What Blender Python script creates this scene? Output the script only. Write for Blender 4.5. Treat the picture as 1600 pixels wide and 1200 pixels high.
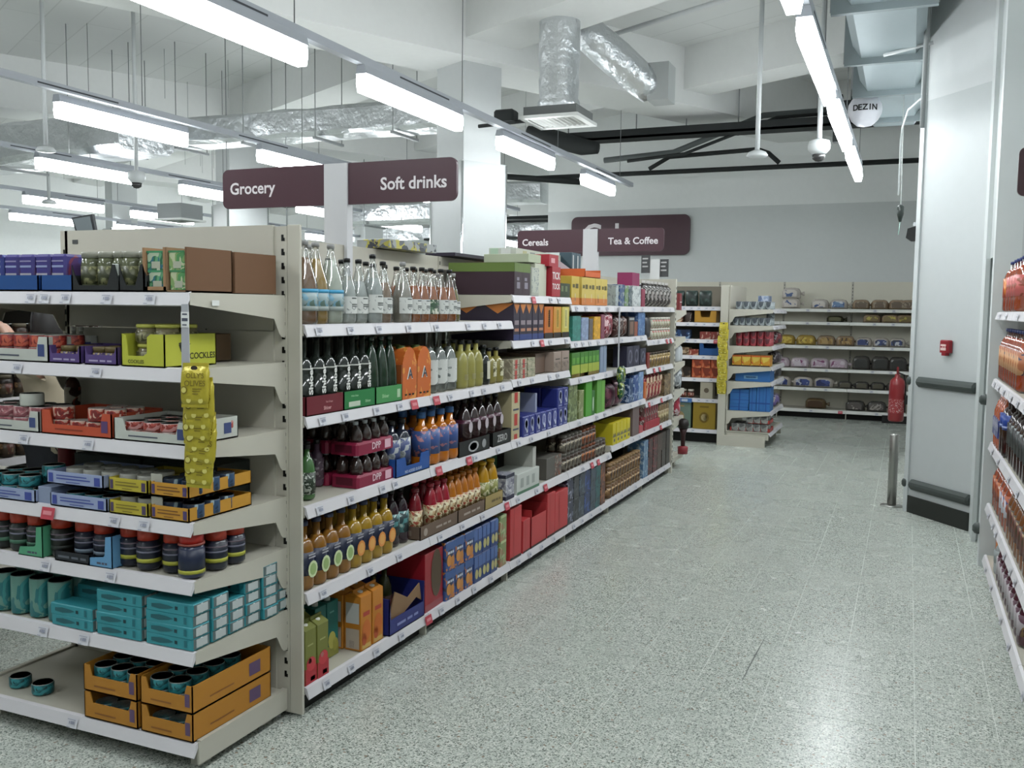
import bpy, bmesh, math, random
from mathutils import Vector, Matrix
random.seed(7)
for o in list(bpy.data.objects): bpy.data.objects.remove(o, do_unlink=True)
COL = bpy.context.scene.collection
PI = math.pi

# ---------------- camera ----------------
def make_camera():
    F, yaw, p, r, H = 1450.0, -.4023, -.0815, .0124, 1.6
    f = Vector((math.sin(yaw)*math.cos(p), math.cos(yaw)*math.cos(p), math.sin(p)))
    ri = Vector((math.cos(yaw), -math.sin(yaw), 0)); up = ri.cross(f)
    c, s = math.cos(r), math.sin(r)
    r2 = ri*c + up*s; u2 = up*c - ri*s
    cam = bpy.data.cameras.new('camera'); o = bpy.data.objects.new('camera', cam); COL.objects.link(o)
    m = Matrix((r2, u2, -f)).transposed().to_4x4(); m.translation = (0, 0, H)
    o.matrix_world = m
    cam.sensor_width = 36; cam.lens = 36*F/1600; cam.clip_start = .05; cam.clip_end = 200
    bpy.context.scene.camera = o
make_camera()

# ---------------- world, exposure, lights ----------------
sc = bpy.context.scene
sc.view_settings.view_transform = 'Standard'; sc.view_settings.look = 'None'
sc.view_settings.gamma = 1; sc.view_settings.use_curve_mapping = False
sc.view_settings.exposure = -0.38
w = bpy.data.worlds.new('world'); sc.world = w; w.use_nodes = True
w.node_tree.nodes['Background'].inputs[0].default_value = (.82, .9, 1, 1)
w.node_tree.nodes['Background'].inputs[1].default_value = .3
LENS_STRENGTH = 27.0
AREA_W = 16.0
LAMP_COL = (.93, .98, 1.0)
# luminaires: (x, y start, length) at z 3.1 ; rows run along the aisle
LAMPS = []
def lamp_row(x, y0, n, pitch=2.35, L=1.5):
    for k in range(n): LAMPS.append((x, y0+k*pitch, L))
LAMPS += [(-.6, -1.6, 1.8), (-.6, .7, 1.8), (-.6, 3.18, 1.8), (-.6, 5.44, 1.78), (-.6, 7.58, 1.72), (-.6, 9.75, 1.7)]
LAMPS += [(-3.56, 1.0, 1.5), (-3.56, 3.36, 1.6), (-3.58, 5.66, 1.54), (-3.62, 8.13, 1.4), (-3.66, 10.7, 1.2), (-3.56, -1.4, 1.5)]
LAMPS += [(-6.4, 5.58, 1.46), (-6.3, 8.0, 1.5), (-6.4, 10.4, 1.5), (-6.4, 3.0, 1.5), (-6.4, .5, 1.5), (-6.4, 13, 1.5)]
LAMPS += [(-9.04, 7.6, 1.46), (-9.15, 9.95, 1.5), (-9.1, 12.5, 1.5), (-9.1, 15.1, 1.5), (-9.1, 5.2, 1.5), (-9.1, 2.6, 1.5)]
LAMPS += [(-12.4, 10.18, 1.5), (-12.5, 12.4, 1.5), (-12.5, 15., 1.5), (-12.5, 17.5, 1.5), (-12.4, 20.2, 1.5)]
LAMPS += [(-15.1, 12.1, 1.5), (-15, 14.5, 1.5), (-15, 17, 1.5), (-15., 19.6, 1.5)]
for k in range(5): LAMPS.append((-8.9, 17.6+2.5*k, 1.5))
for k in range(4): LAMPS.append((-11.6, 22.5+2.5*k, 1.5))
for i, (x, y, L) in enumerate(LAMPS):
    a = bpy.data.lights.new('lamp_light', 'AREA'); a.shape = 'RECTANGLE'; a.size = .12; a.size_y = L
    a.energy = AREA_W*(L/1.5); a.color = LAMP_COL
    o = bpy.data.objects.new('lamp_light', a); COL.objects.link(o); o.location = (x, y+L/2, 3.085)

# ---------------- materials ----------------
MC = {}
def M(name, col, rough=.5, metal=0, emit=0, trans=0, ior=1.45, spec=.5, coat=0):
    if name in MC: return MC[name]
    m = bpy.data.materials.new(name); m.use_nodes = True
    b = m.node_tree.nodes['Principled BSDF']
    b.inputs['Base Color'].default_value = (*col, 1); b.inputs['Roughness'].default_value = rough
    b.inputs['Metallic'].default_value = metal; b.inputs['IOR'].default_value = ior
    b.inputs['Specular IOR Level'].default_value = spec
    if trans: b.inputs['Transmission Weight'].default_value = trans
    if coat: b.inputs['Coat Weight'].default_value = coat; b.inputs['Coat Roughness'].default_value = .1
    if emit:
        b.inputs['Emission Color'].default_value = (*LAMP_COL, 1); b.inputs['Emission Strength'].default_value = emit
    # faint procedural mottling so no surface is perfectly flat
    if not emit and not trans:
        nt = m.node_tree; tc = nt.nodes.new('ShaderNodeNewGeometry'); n = nt.nodes.new('ShaderNodeTexNoise')
        n.inputs['Scale'].default_value = 14; n.inputs['Detail'].default_value = 3
        mx = nt.nodes.new('ShaderNodeMix'); mx.data_type = 'RGBA'; mx.blend_type = 'MULTIPLY'; mx.inputs[0].default_value = .05
        mx.inputs[6].default_value = (*col, 1)
        nt.links.new(tc.outputs['Position'], n.inputs['Vector']); nt.links.new(n.outputs['Fac'], mx.inputs[7])
        ad = nt.nodes.new('ShaderNodeMath'); ad.operation = 'ADD'; ad.inputs[1].default_value = .5
        nt.links.new(n.outputs['Fac'], ad.inputs[0]); nt.links.new(ad.outputs[0], mx.inputs[7])
        nt.links.new(mx.outputs[2], b.inputs['Base Color'])
    MC[name] = m; return m
def hx(s):
    s = s.lstrip('#'); c = [int(s[i:i+2], 16)/255 for i in (0, 2, 4)]; g = .3*c[0]+.6*c[1]+.1*c[2]; c = [(v*.9+g*.1)*.97 for v in c]
    return tuple((v/12.92 if v <= .04045 else ((v+.055)/1.055)**2.4) for v in c)
def K(h, rough=.45, **k):          # plain colour by hex
    return M('paint '+h+(' %g' % rough)+''.join(sorted(k)), hx(h), rough, **k)
def PM(base, cols, scale=40, rough=.4, th=.55, vary=False):   # printed packaging: patches of several inks on a base
    key = 'print '+base+' '.join(cols)+str(scale)+str(th)+str(vary)
    if key in MC: return MC[key]
    m = bpy.data.materials.new(key); m.use_nodes = True; nt = m.node_tree; b = nt.nodes['Principled BSDF']
    b.inputs['Roughness'].default_value = rough
    tc = nt.nodes.new('ShaderNodeTexCoord'); n = nt.nodes.new('ShaderNodeTexNoise')
    n.inputs['Scale'].default_value = scale; n.inputs['Detail'].default_value = 2.5; n.inputs['Distortion'].default_value = .8
    if vary:
        oi = nt.nodes.new('ShaderNodeObjectInfo'); va_ = nt.nodes.new('ShaderNodeVectorMath'); va_.operation = 'MULTIPLY_ADD'; va_.inputs[1].default_value = (1, 1, 1)
        nt.links.new(tc.outputs['Object'], va_.inputs[0]); nt.links.new(oi.outputs['Random'], va_.inputs[2]); nt.links.new(va_.outputs[0], n.inputs['Vector'])
    else: nt.links.new(tc.outputs['Object'], n.inputs['Vector'])
    prev = None
    for i, c in enumerate([base]+cols):
        if prev is None:
            rgb = nt.nodes.new('ShaderNodeRGB'); rgb.outputs[0].default_value = (*hx(c), 1); prev = rgb.outputs[0]; continue
        g = nt.nodes.new('ShaderNodeMath'); g.operation = 'GREATER_THAN'
        sep = nt.nodes.new('ShaderNodeSeparateColor'); nt.links.new(n.outputs['Color'], sep.inputs[0])
        nt.links.new(sep.outputs[(i-1) % 3], g.inputs[0]); g.inputs[1].default_value = th
        mx = nt.nodes.new('ShaderNodeMix'); mx.data_type = 'RGBA'
        nt.links.new(g.outputs[0], mx.inputs[0]); nt.links.new(prev, mx.inputs[6]); mx.inputs[7].default_value = (*hx(c), 1)
        prev = mx.outputs[2]
    nt.links.new(prev, b.inputs['Base Color'])
    MC[key] = m; return m
def clear_mat(name, tint, gl=.12):    # thin clear plastic / glass skin: mostly see-through, glossy on top
    if name in MC: return MC[name]
    m = bpy.data.materials.new(name); m.use_nodes = True; nt = m.node_tree
    for n in list(nt.nodes): nt.nodes.remove(n)
    out = nt.nodes.new('ShaderNodeOutputMaterial'); mx = nt.nodes.new('ShaderNodeMixShader')
    t = nt.nodes.new('ShaderNodeBsdfTransparent'); t.inputs[0].default_value = (*tint, 1)
    g = nt.nodes.new('ShaderNodeBsdfGlossy'); g.inputs['Roughness'].default_value = .08
    lw = nt.nodes.new('ShaderNodeLayerWeight'); lw.inputs[0].default_value = .35
    ad = nt.nodes.new('ShaderNodeMath'); ad.operation = 'MULTIPLY_ADD'; ad.inputs[1].default_value = .5; ad.inputs[2].default_value = gl
    nt.links.new(lw.outputs['Fresnel'], ad.inputs[0]); nt.links.new(ad.outputs[0], mx.inputs[0])
    nt.links.new(t.outputs[0], mx.inputs[1]); nt.links.new(g.outputs[0], mx.inputs[2]); nt.links.new(mx.outputs[0], out.inputs[0])
    MC[name] = m; return m
def liquid(h): return M('liquid '+h, hx(h), .12, spec=.6, coat=.3)
CLEAR = clear_mat('clear plastic', (.93, .95, .95))
WHITE = K('#d9dbd8'); BLACK = K('#0c0d0d', .35); STEEL = M('brushed steel', (.33, .33, .31), .38, 1)
CREAM = K('#bcb8aa', .42); CREAMD = K('#b3ac98', .5); STRIP = K('#cfccd0', .35); TIN = M('tin metal', (.5, .5, .47), .35, .6)
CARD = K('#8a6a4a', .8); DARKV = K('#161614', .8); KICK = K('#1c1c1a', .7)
INK = K('#4b4f60', .6); REDT = K('#c0404e', .5); MAROON = K('#4c2c36', .35); LET = K('#e6dfe2', .5)

# ---------------- mesh builder ----------------
TXT = {}
def text_geo(s, bold=.0):
    if (s, bold) in TXT: return TXT[(s, bold)]
    cu = bpy.data.curves.new('t', 'FONT'); cu.body = s; cu.size = 1; cu.resolution_u = 3; cu.offset = bold; cu.align_x = 'CENTER'; cu.fill_mode = 'FRONT'
    ob = bpy.data.objects.new('t', cu); COL.objects.link(ob)
    dg = bpy.context.evaluated_depsgraph_get(); dg.update()
    me = bpy.data.meshes.new_from_object(ob.evaluated_get(dg))
    vs = [v.co.copy() for v in me.vertices]; fs = [tuple(p.vertices) for p in me.polygons]
    bpy.data.objects.remove(ob); bpy.data.curves.remove(cu); bpy.data.meshes.remove(me)
    if vs:
        x0 = min(v.x for v in vs); x1 = max(v.x for v in vs); y0 = min(v.y for v in vs); y1 = max(v.y for v in vs)
        vs = [Vector(((v.x-(x0+x1)/2), (v.y-(y0+y1)/2), 0)) for v in vs]
        TXT[(s, bold)] = (vs, fs, x1-x0, y1-y0)
    else: TXT[(s, bold)] = ([], [], 1, 1)
    return TXT[(s, bold)]

class MB:
    def __init__(s): s.v = []; s.f = []; s.m = []; s.s = []; s.mats = []
    def mi(s, m):
        if m not in s.mats: s.mats.append(m)
        return s.mats.index(m)
    def add(s, vs, fs, m, smooth=False):
        b = len(s.v); s.v += [tuple(v) for v in vs]; i = s.mi(m)
        for f in fs: s.f.append(tuple(b+k for k in f)); s.m.append(i); s.s.append(smooth)
        return s
    def box(s, x0, y0, z0, x1, y1, z1, m, c=0):
        if c:      # chamfered upright edges and top
            P = [(x0+c, y0), (x1-c, y0), (x1, y0+c), (x1, y1-c), (x1-c, y1), (x0+c, y1), (x0, y1-c), (x0, y0+c)]
            Q = [(min(max(x, x0+c), x1-c), min(max(y, y0+c), y1-c)) for x, y in P]
            vs = [(x, y, z0) for x, y in P]+[(x, y, z1-c) for x, y in P]+[(x, y, z1) for x, y in Q]
            fs = [tuple(range(7, -1, -1)), tuple(range(16, 24))]
            for l in (0, 8):
                for k in range(8): j = (k+1) % 8; fs.append((l+k, l+j, l+8+j, l+8+k))
            return s.add(vs, fs, m)
        v = [(x, y, z) for z in (z0, z1) for x, y in ((x0, y0), (x1, y0), (x1, y1), (x0, y1))]
        return s.add(v, [(3, 2, 1, 0), (4, 5, 6, 7), (0, 1, 5, 4), (1, 2, 6, 5), (2, 3, 7, 6), (3, 0, 4, 7)], m)
    def prism(s, pts, axis, a, b, m):     # polygon pts (2D) extruded along axis from a to b
        def P(p, t): return {'x': (t, p[0], p[1]), 'y': (p[0], t, p[1]), 'z': (p[0], p[1], t)}[axis]
        n = len(pts); vs = [P(p, a) for p in pts]+[P(p, b) for p in pts]
        fs = [tuple(range(n)), tuple(range(2*n-1, n-1, -1))]+[(k, (k+1) % n+0, (k+1) % n+n, k+n) for k in range(n)]
        return s.add(vs, fs, m)
    def lathe(s, prof, m, n=14, cx=0, cy=0, smooth=True, a0=0, a1=2*PI, lobes=0):
        full = abs(a1-a0-2*PI) < 1e-6; k = n if full else n+1; vs = []
        for r, z in prof:
            for i in range(k):
                a = a0+(a1-a0)*i/n; rr = r*(1+(.04*math.cos(lobes*a) if lobes else 0)); vs.append((cx+rr*math.cos(a), cy+rr*math.sin(a), z))
        fs = []
        for j in range(len(prof)-1):
            for i in range(n):
                i2 = (i+1) % k
                fs.append((j*k+i, j*k+i2, (j+1)*k+i2, (j+1)*k+i))
        if full and prof[0][0] > 1e-5: fs.append(tuple(range(k-1, -1, -1)))
        if full and prof[-1][0] > 1e-5: fs.append(tuple((len(prof)-1)*k+i for i in range(k)))
        return s.add(vs, fs, m, smooth)
    def tube(s, pts, r, m, n=8, smooth=True):
        pts = [Vector(p) for p in pts]; vs = []; N = len(pts)
        for i, p in enumerate(pts):
            d = (pts[min(i+1, N-1)]-pts[max(i-1, 0)]).normalized()
            u = d.cross(Vector((0, 0, 1)) if abs(d.z) < .9 else Vector((1, 0, 0))).normalized(); w_ = d.cross(u)
            rr = r[i] if isinstance(r, (list, tuple)) else r
            for k in range(n): a = 2*PI*k/n; vs.append(p+u*math.cos(a)*rr+w_*math.sin(a)*rr)
        fs = [(i*n+k, i*n+(k+1) % n, (i+1)*n+(k+1) % n, (i+1)*n+k) for i in range(N-1) for k in range(n)]
        fs += [tuple(range(n-1, -1, -1)), tuple((N-1)*n+k for k in range(n))]
        return s.add(vs, fs, m, smooth)
    def quad(s, a, b, c, d, m): return s.add([a, b, c, d], [(0, 1, 2, 3)], m)
    def ell(s, cx, cz, rx, rz, y, m, n=12):
        return s.add([(cx+rx*math.cos(2*PI*k/n), y, cz+rz*math.sin(2*PI*k/n)) for k in range(n)], [tuple(range(n))], m)
    def text(s, t, cx, cz, h, y, m, wmax=None, bold=.02, rot=0, T=None, sx=1):
        if t[0] == '~':      # print too fine to read: short bars
            w_ = wmax or h*4
            for q, (a, b_) in enumerate(((-.5, -.1), (-.02, .22), (.3, .5))):
                P = [(cx+a*w_, y, cz-h*.3), (cx+b_*w_, y, cz-h*.3), (cx+b_*w_, y, cz+h*.3), (cx+a*w_, y, cz+h*.3)]; s.add([T(p) if T else p for p in P], [(0, 1, 2, 3)], m)
            return s
        vs, fs, w_, hh = text_geo(t, bold)
        k = h/hh; kx = k*sx
        if wmax and w_*kx > wmax: q = wmax/(w_*kx); kx *= q; k *= q
        o = []
        for v in vs:
            x, z = v.x*kx, v.y*k
            if rot: x, z = x*math.cos(rot)-z*math.sin(rot), x*math.sin(rot)+z*math.cos(rot)
            p = (cx+x, y, cz+z); o.append(T(p) if T else p)
        return s.add(o, fs, m)
    def pillow(s, w_, d, h, m, nx=10, nz=7, p=2.6, lump=.0, seed=0, cx=0, cy=0, z0=0, n2=None):
        # closed puffy bag, width x, depth y, height z
        rnd = random.Random(seed); rows = nz; cols = nx*2; vs = []
        for j in range(rows+1):
            t = -1+2*j/rows; e = (1-abs(t)**p)**(1/p) if abs(t) < 1 else 0
            for i in range(cols):
                a = 2*PI*i/cols; ca, sa = math.cos(a), math.sin(a)
                x = math.copysign(abs(ca)**(.55), ca); y = math.copysign(abs(sa)**.9, sa)
                k = 1+rnd.uniform(-lump, lump)
                vs.append((cx+x*w_/2*(.9+.1*e)*k, cy+y*d/2*max(e, .04)*k, z0+h/2+t*h/2))
        fs = [(j*cols+i, j*cols+(i+1) % cols, (j+1)*cols+(i+1) % cols, (j+1)*cols+i) for j in range(rows) for i in range(cols)]
        fs += [tuple(range(cols-1, -1, -1)), tuple(rows*cols+i for i in range(cols))]
        return s.add(vs, fs, m, True)
    def xf(s, mat):
        s.v = [tuple(mat @ Vector(v)) for v in s.v]; return s
    def mesh(s, name):
        me = bpy.data.meshes.new(name); me.from_pydata(s.v, [], s.f)
        for m in s.mats: me.materials.append(m)
        me.polygons.foreach_set('material_index', s.m); me.polygons.foreach_set('use_smooth', s.s)
        me.update(); return me

def link(name, data, loc=(0, 0, 0), rz=0, parent=None):
    o = bpy.data.objects.new(name, data); COL.objects.link(o); o.location = loc
    if rz: o.rotation_euler = (0, 0, rz)
    if parent: o.parent = parent
    return o
LABELS = {}
def tag(o, label, cat, group=None):
    n = len(label.split())
    if n > 16 or n < 4: print('LABEL LEN', n, label)
    LABELS[label] = LABELS.get(label, 0)+1
    o['label'] = label; o['category'] = cat
    if group: o['group'] = group
    return o
def struct(name, mb, loc=(0, 0, 0), parent=None):
    o = link(name, mb.mesh(name), loc, 0, parent)
    if not parent: o['kind'] = 'structure'
    return o
def thing(name, label, cat, loc=(0, 0, 0), rz=0, group=None):
    return tag(link(name, None, loc, rz), label, cat, group)
def part(name, mb, parent, label=None, loc=(0, 0, 0), rz=0):
    o = link(name, mb.mesh(name) if isinstance(mb, MB) else mb, loc, rz, parent)
    if label: o['label'] = label
    return o
# a proto is (name, [(part name, mesh, sub parts)]) or (name, mesh)
class Proto:
    def __init__(s, name, parts, w_, d, h):
        s.name = name; s.w = w_; s.d = d; s.h = h
        if isinstance(parts, MB): s.mesh = parts.mesh(name); s.parts = []
        else:
            s.mesh = None; s.parts = [(n, mb.mesh(n), [(a, b.mesh(a)) for a, b in sub]) for n, mb, sub in parts]
    def place(s, loc, rz, label, cat, group=None):
        o = link(s.name, s.mesh, loc, rz); tag(o, label, cat, group)
        for n, me, sub in s.parts:
            c = link(n, me, parent=o)
            for n2, m2 in sub: link(n2, m2, parent=c)
        return o
class Frame:      # local x along the shelf, local y inward from its front edge
    def __init__(s, ox, oy, rz): s.o = Vector((ox, oy)); s.rz = rz; s.c = math.cos(rz); s.s = math.sin(rz)
    def w(s, u, v, z=0): return (s.o.x+s.c*u-s.s*v, s.o.y+s.s*u+s.c*v, z)
FA = Frame(-2.10, 0, PI/2); FE = Frame(0, 2.38, 0); FR = Frame(.5, 0, -PI/2); FI = Frame(-1.44, 0, PI/2)
FN = Frame(0, 11.15, 0); FW = Frame(0, 14.6, 0); FG = Frame(-5.15, 0, PI/2); FB = Frame(0, 9.47, PI)
ORD = ['first', 'second', 'third', 'fourth', 'fifth', 'sixth', 'seventh', 'eighth', 'ninth', 'tenth', 'eleventh', 'twelfth', '13th', '14th', '15th', '16th', '17th', '18th', '19th', '20th']
def nth(i, n, near, far):
    if n == 1: return ''
    if i == 0: return near
    if i == n-1: return far
    return ORD[i]+' from '+near
def row(fr, z, u, v, proto, n, desc, cat, group=None, dn=1, du=None, dv=None, st=1, jit=.003, rot=0, ends=('near end', 'far end'), backdesc='behind'):
    """n side by side, dn ranks deep, st layers high, each one a thing of its own with its own label"""
    if fr is FE: u *= 1.0193; z = 1.6+(z-1.6)*1.0193
    du = du or proto.w+.004; dv = dv or proto.d+.006
    for l in range(st):
        for k in range(dn):
            for i in range(n):
                j = random.uniform(-jit, jit); x, y, _ = fr.w(u+i*du+j, v+proto.d/2+k*dv+abs(random.uniform(0, jit)))
                lab = desc
                pos = nth(i, n, *ends)
                if pos: lab += ', '+pos
                if st > 1: lab += ', '+('upper' if (st == 2 and l) else 'lower' if st == 2 else ORD[l])+' layer'
                if k: lab += ', rear' if dn == 2 else ', %s rank' % ORD[k]
                proto.place((x, y, z+l*proto.h), fr.rz+rot+random.uniform(-.03, .03)*(jit > 0), lab, cat, group if (n*dn*st > 1) else None)
# ================= THE ROOM =================
def floor_mat():
    m = bpy.data.materials.new('terrazzo'); m.use_nodes = True; nt = m.node_tree; b = nt.nodes['Principled BSDF']
    g = nt.nodes.new('ShaderNodeNewGeometry'); L = nt.links.new
    def vor(sc_):
        v = nt.nodes.new('ShaderNodeTexVoronoi'); v.inputs['Scale'].default_value = sc_; L(g.outputs['Position'], v.inputs['Vector']); return v
    def mix(f, a, bc, fac=1.0):
        x = nt.nodes.new('ShaderNodeMix'); x.data_type = 'RGBA'
        if f is None: x.inputs[0].default_value = fac
        else: L(f, x.inputs[0])
        if hasattr(a, 'links'): L(a, x.inputs[6])
        else: x.inputs[6].default_value = (*a, 1)
        if hasattr(bc, 'links'): L(bc, x.inputs[7])
        else: x.inputs[7].default_value = (*bc, 1)
        return x.outputs[2]
    base = (.47, .50, .46)
    n = nt.nodes.new('ShaderNodeTexNoise'); n.inputs['Scale'].default_value = 1.6; n.inputs['Detail'].default_value = 5; L(g.outputs['Position'], n.inputs['Vector'])
    c = mix(n.outputs['Fac'], (.44, .475, .43), (.49, .525, .48))
    def chips(scale, lo, size, colr, c):
        v = vor(scale); s = nt.nodes.new('ShaderNodeSeparateColor'); L(v.outputs['Color'], s.inputs[0])
        t = nt.nodes.new('ShaderNodeMath'); t.operation = 'LESS_THAN'; t.inputs[1].default_value = lo; L(s.outputs[0], t.inputs[0])
        d = nt.nodes.new('ShaderNodeMath'); d.operation = 'LESS_THAN'; d.inputs[1].default_value = size; L(v.outputs['Distance'], d.inputs[0])
        q = nt.nodes.new('ShaderNodeMath'); q.operation = 'MULTIPLY'; L(t.outputs[0], q.inputs[0]); L(d.outputs[0], q.inputs[1])
        return mix(q.outputs[0], c, colr)
    c = chips(110, .5, .55, (.62, .64, .59), c)
    c = chips(130, .34, .5, (.33, .36, .32), c)
    c = chips(100, .22, .42, (.16, .18, .16), c)
    c = chips(170, .3, .5, (.16, .18, .16), c)
    c = chips(60, .05, .36, (.27, .22, .17), c)
    L(c, b.inputs['Base Color']); b.inputs['Roughness'].default_value = .22
    r = nt.nodes.new('ShaderNodeMapRange'); r.inputs[3].default_value = .2; r.inputs[4].default_value = .34; L(n.outputs['Fac'], r.inputs[0]); L(r.outputs[0], b.inputs['Roughness'])
    b.inputs['Specular IOR Level'].default_value = .42
    return m
TERR = floor_mat()
GROUT = K('#d4dad2', .6)
mb = MB(); mb.box(-18.2, -5, -.12, 5, 32.2, -.001, GROUT); FLOOR = struct('floor', mb)
T = .29; X0 = .09
tm = MB(); g_ = .0013; tm.box(-T/2+g_, -T/2+g_, -.006, T/2-g_, T/2-g_, 0, TERR); tmesh = tm.mesh('tile')
near = set(); cnt = 0
cells = sorted(((i, j) for i in range(-13, 3) for j in range(4, 52) if -2.6 < X0+(i+.5)*T < .55 and (j+.5)*T > 1.55), key=lambda c: ((X0+(c[0]+.5)*T)**2+((c[1]+.5)*T)**2))
for c in cells[:300]:
    near.add(c); link('tile', tmesh, (X0+(c[0]+.5)*T, (c[1]+.5)*T, 0), 0, FLOOR)
fm = MB()
for i in range(-62, 17):
    for j in range(-17, 110):
        if (i, j) in near: continue
        x, y = X0+(i+.5)*T, (j+.5)*T
        fm.add([(x-T/2+g_, y-T/2+g_, 0), (x+T/2-g_, y-T/2+g_, 0), (x+T/2-g_, y+T/2-g_, 0), (x-T/2+g_, y+T/2-g_, 0)], [(0, 1, 2, 3)], TERR)
o = part('tile_field', fm, FLOOR); o['kind'] = 'stuff'

PAINT_LO = M('grey wall paint', (.64, .665, .66), .55); PAINT_UP = M('white wall paint', (.85, .87, .86), .6)
CEILP = M('white ceiling paint', (.74, .75, .74), .75)
PILP = M('pale grey wall paint', (.42, .445, .445), .5)
def wall(name, x0, y0, x1, y1, th=.12, zt=4.9, lo=PAINT_LO, up=PAINT_UP, zs=3.25):
    d = Vector((x1-x0, y1-y0)); n = Vector((-d.y, d.x)).normalized()*th; mb = MB()
    for z0, z1, m in ((0, zs, lo), (zs, zt, up)):
        P = [(x0, y0), (x1, y1), (x1+n.x, y1+n.y), (x0+n.x, y0+n.y)]
        mb.prism(P, 'z', z0, z1, m)
    return struct(name, mb)
wall('wall_back', -5.77, 15.05, .2, 15.05)
wall('wall_far', -18, 32, -5, 32, lo=PAINT_UP); wall('wall_left', -18, -5, -18, 32, lo=PAINT_UP)
wall('wall_rear', 5, -5, -18, -5); wall('wall_side', -5.77, 32, -5.77, 15.19, lo=PAINT_UP)
wall('wall_right', .06, 15.05, .06, 8.13, .12)
wall('wall_aisle', 1.0, 6.6, 1.0, -5, .12, lo=PILP)
# angled wall beside the bollard: two bumper rails, kick plate
A = Vector((.053, 8.074)); B = Vector((.472, 7.533)); AD = (B-A).normalized(); AN = Vector((AD.y, -AD.x))  # AN points into the aisle
if AN.x > 0: AN = -AN
def pang(s, off, z): p = A+AD*s+AN*off; return (p.x, p.y, z)
def anglebox(mb, s0, s1, o0, o1, z0, z1, m):
    P = [(A+AD*s+AN*o).to_tuple() for s, o in ((s0, o0), (s1, o0), (s1, o1), (s0, o1))]
    return mb.prism(P, 'z', z0, z1, m)
mb = MB(); anglebox(mb, -.02, .80, -.1, 0, 0, 3.25, PILP); anglebox(mb, -.02, .80, -.1, 0.002, 3.25, 4.9, M('white pillar paint', (.52, .54, .54), .5)); WA = struct('wall_corner', mb)
mb = MB(); anglebox(mb, 0, .685, 0, .012, 0, .136, K('#20241f', .6)); part('kick_plate', mb, WA, 'black kick plate')
mb = MB(); anglebox(mb, -.035, .012, -.03, .016, 0, 4.9, K('#b9bfbf', .4)); part('corner_guard', mb, WA)
RAILM = K('#3a423f', .5)
def rail(s0, s1, z, r=.04):
    mb = MB(); prof = [(0, -r), (.02, -r), (.04, -r*.5), (.046, 0), (.04, r*.5), (.02, r), (0, r)]
    vs = []; e = .012
    for s_, k in ((s0, .6), (s0+e, 1), (s1-e, 1), (s1, .6)):
        for o_, dz in prof: vs.append(pang(s_, o_*k, z+dz*k))
    n = len(prof); fs = [(i*n+j, i*n+j+1, (i+1)*n+j+1, (i+1)*n+j) for i in range(3) for j in range(n-1)]+[tuple(range(n)), tuple(3*n+j for j in range(n-1, -1, -1))]
    mb.add(vs, fs, RAILM); part('bumper_rail', mb, WA, 'dark grey bumper rail')
rail(.075, .70, 1.06); rail(.045, .695, .232)
# door casing between angled wall and the shelves
mb = MB()
mb.box(.472, 7.25, 0, .62, 7.56, 4.9, K('#c3c9c8', .45)); mb.box(.50, 6.62, 1.98, .62, 7.25, 4.9, K('#b4bab9', .45))
mb.box(.472, 6.50, 0, .62, 6.62, 4.9, K('#c3c9c8', .45)); mb.box(.58, 6.62, 0, .64, 7.25, 1.98, K('#a8afae', .5))
mb.box(.472, 7.20, 0, .50, 7.25, 1.98, K('#b0b6b4', .4)); mb.box(.62, 6.5, 0, 1.12, 6.56, 4.9, PILP)
DO = struct('door_1', mb)
for z in (.232, 1.06):
    m2 = MB(); m2.lathe([(.0, 0), (.03, .004), (.042, .02), (.042, .05), (.03, .066), (0, .07)], RAILM, 12)
    m2.xf(Matrix.Translation((.474, 6.56, z-.035))); part('bumper_stop', m2, DO, 'dark rail end stop')
for s_, z in ((-.03, .232), (-.03, 1.06)):
    m2 = MB(); m2.lathe([(0, 0), (.022, .004), (.03, .02), (.03, .05), (.022, .066), (0, .07)], RAILM, 12)
    p = pang(s_, .002, z-.035); m2.xf(Matrix.Translation(p)); part('bumper_stop', m2, WA, 'dark rail end stop')

# ceiling: slab with planked soffit, beams on the column grid
cm = bpy.data.materials.new('planked soffit'); cm.use_nodes = True; nt = cm.node_tree; b = nt.nodes['Principled BSDF']
g = nt.nodes.new('ShaderNodeNewGeometry'); mp = nt.nodes.new('ShaderNodeMapping'); mp.inputs['Rotation'].default_value = (0, 0, math.radians(28))
br = nt.nodes.new('ShaderNodeTexBrick'); br.inputs['Scale'].default_value = 1; br.inputs['Brick Width'].default_value = 2.4; br.inputs['Row Height'].default_value = .45
br.inputs['Mortar Size'].default_value = .008; br.inputs['Color1'].default_value = (.66, .67, .66, 1); br.inputs['Color2'].default_value = (.62, .63, .62, 1); br.inputs['Mortar'].default_value = (.54, .55, .54, 1)
nt.links.new(g.outputs['Position'], mp.inputs[0]); nt.links.new(mp.outputs[0], br.inputs[0]); nt.links.new(br.outputs[0], b.inputs[0]); b.inputs['Roughness'].default_value = .8
mb = MB(); mb.box(-18.2, -5, 4.9, 5, 32.2, 5.1, cm); CE = struct('ceiling', mb)
va = Vector((.469, .883)); vb = Vector((-.883, .469)); C0 = Vector((-4.45, 8.99))+va*.28+vb*.24    # column centre
def beam(p, d, l0, l1, wd, z0, z1=4.9, m=CEILP):
    n = Vector((-d.y, d.x))*wd/2; a = p+d*l0; c = p+d*l1; mb = MB()
    mb.prism([(a+n).to_tuple(), (a-n).to_tuple(), (c-n).to_tuple(), (c+n).to_tuple()], 'z', z0, z1, m); part('beam', mb, CE)
beam(C0, va, -14, 26, .82, 4.2)
beam(C0+vb*6.2, va, -14, 26, .8, 4.2); beam(C0+vb*12.4, va, -14, 24, .8, 4.2)
beam(C0-vb*6.4, va, -14, 8, .8, 4.25)
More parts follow.
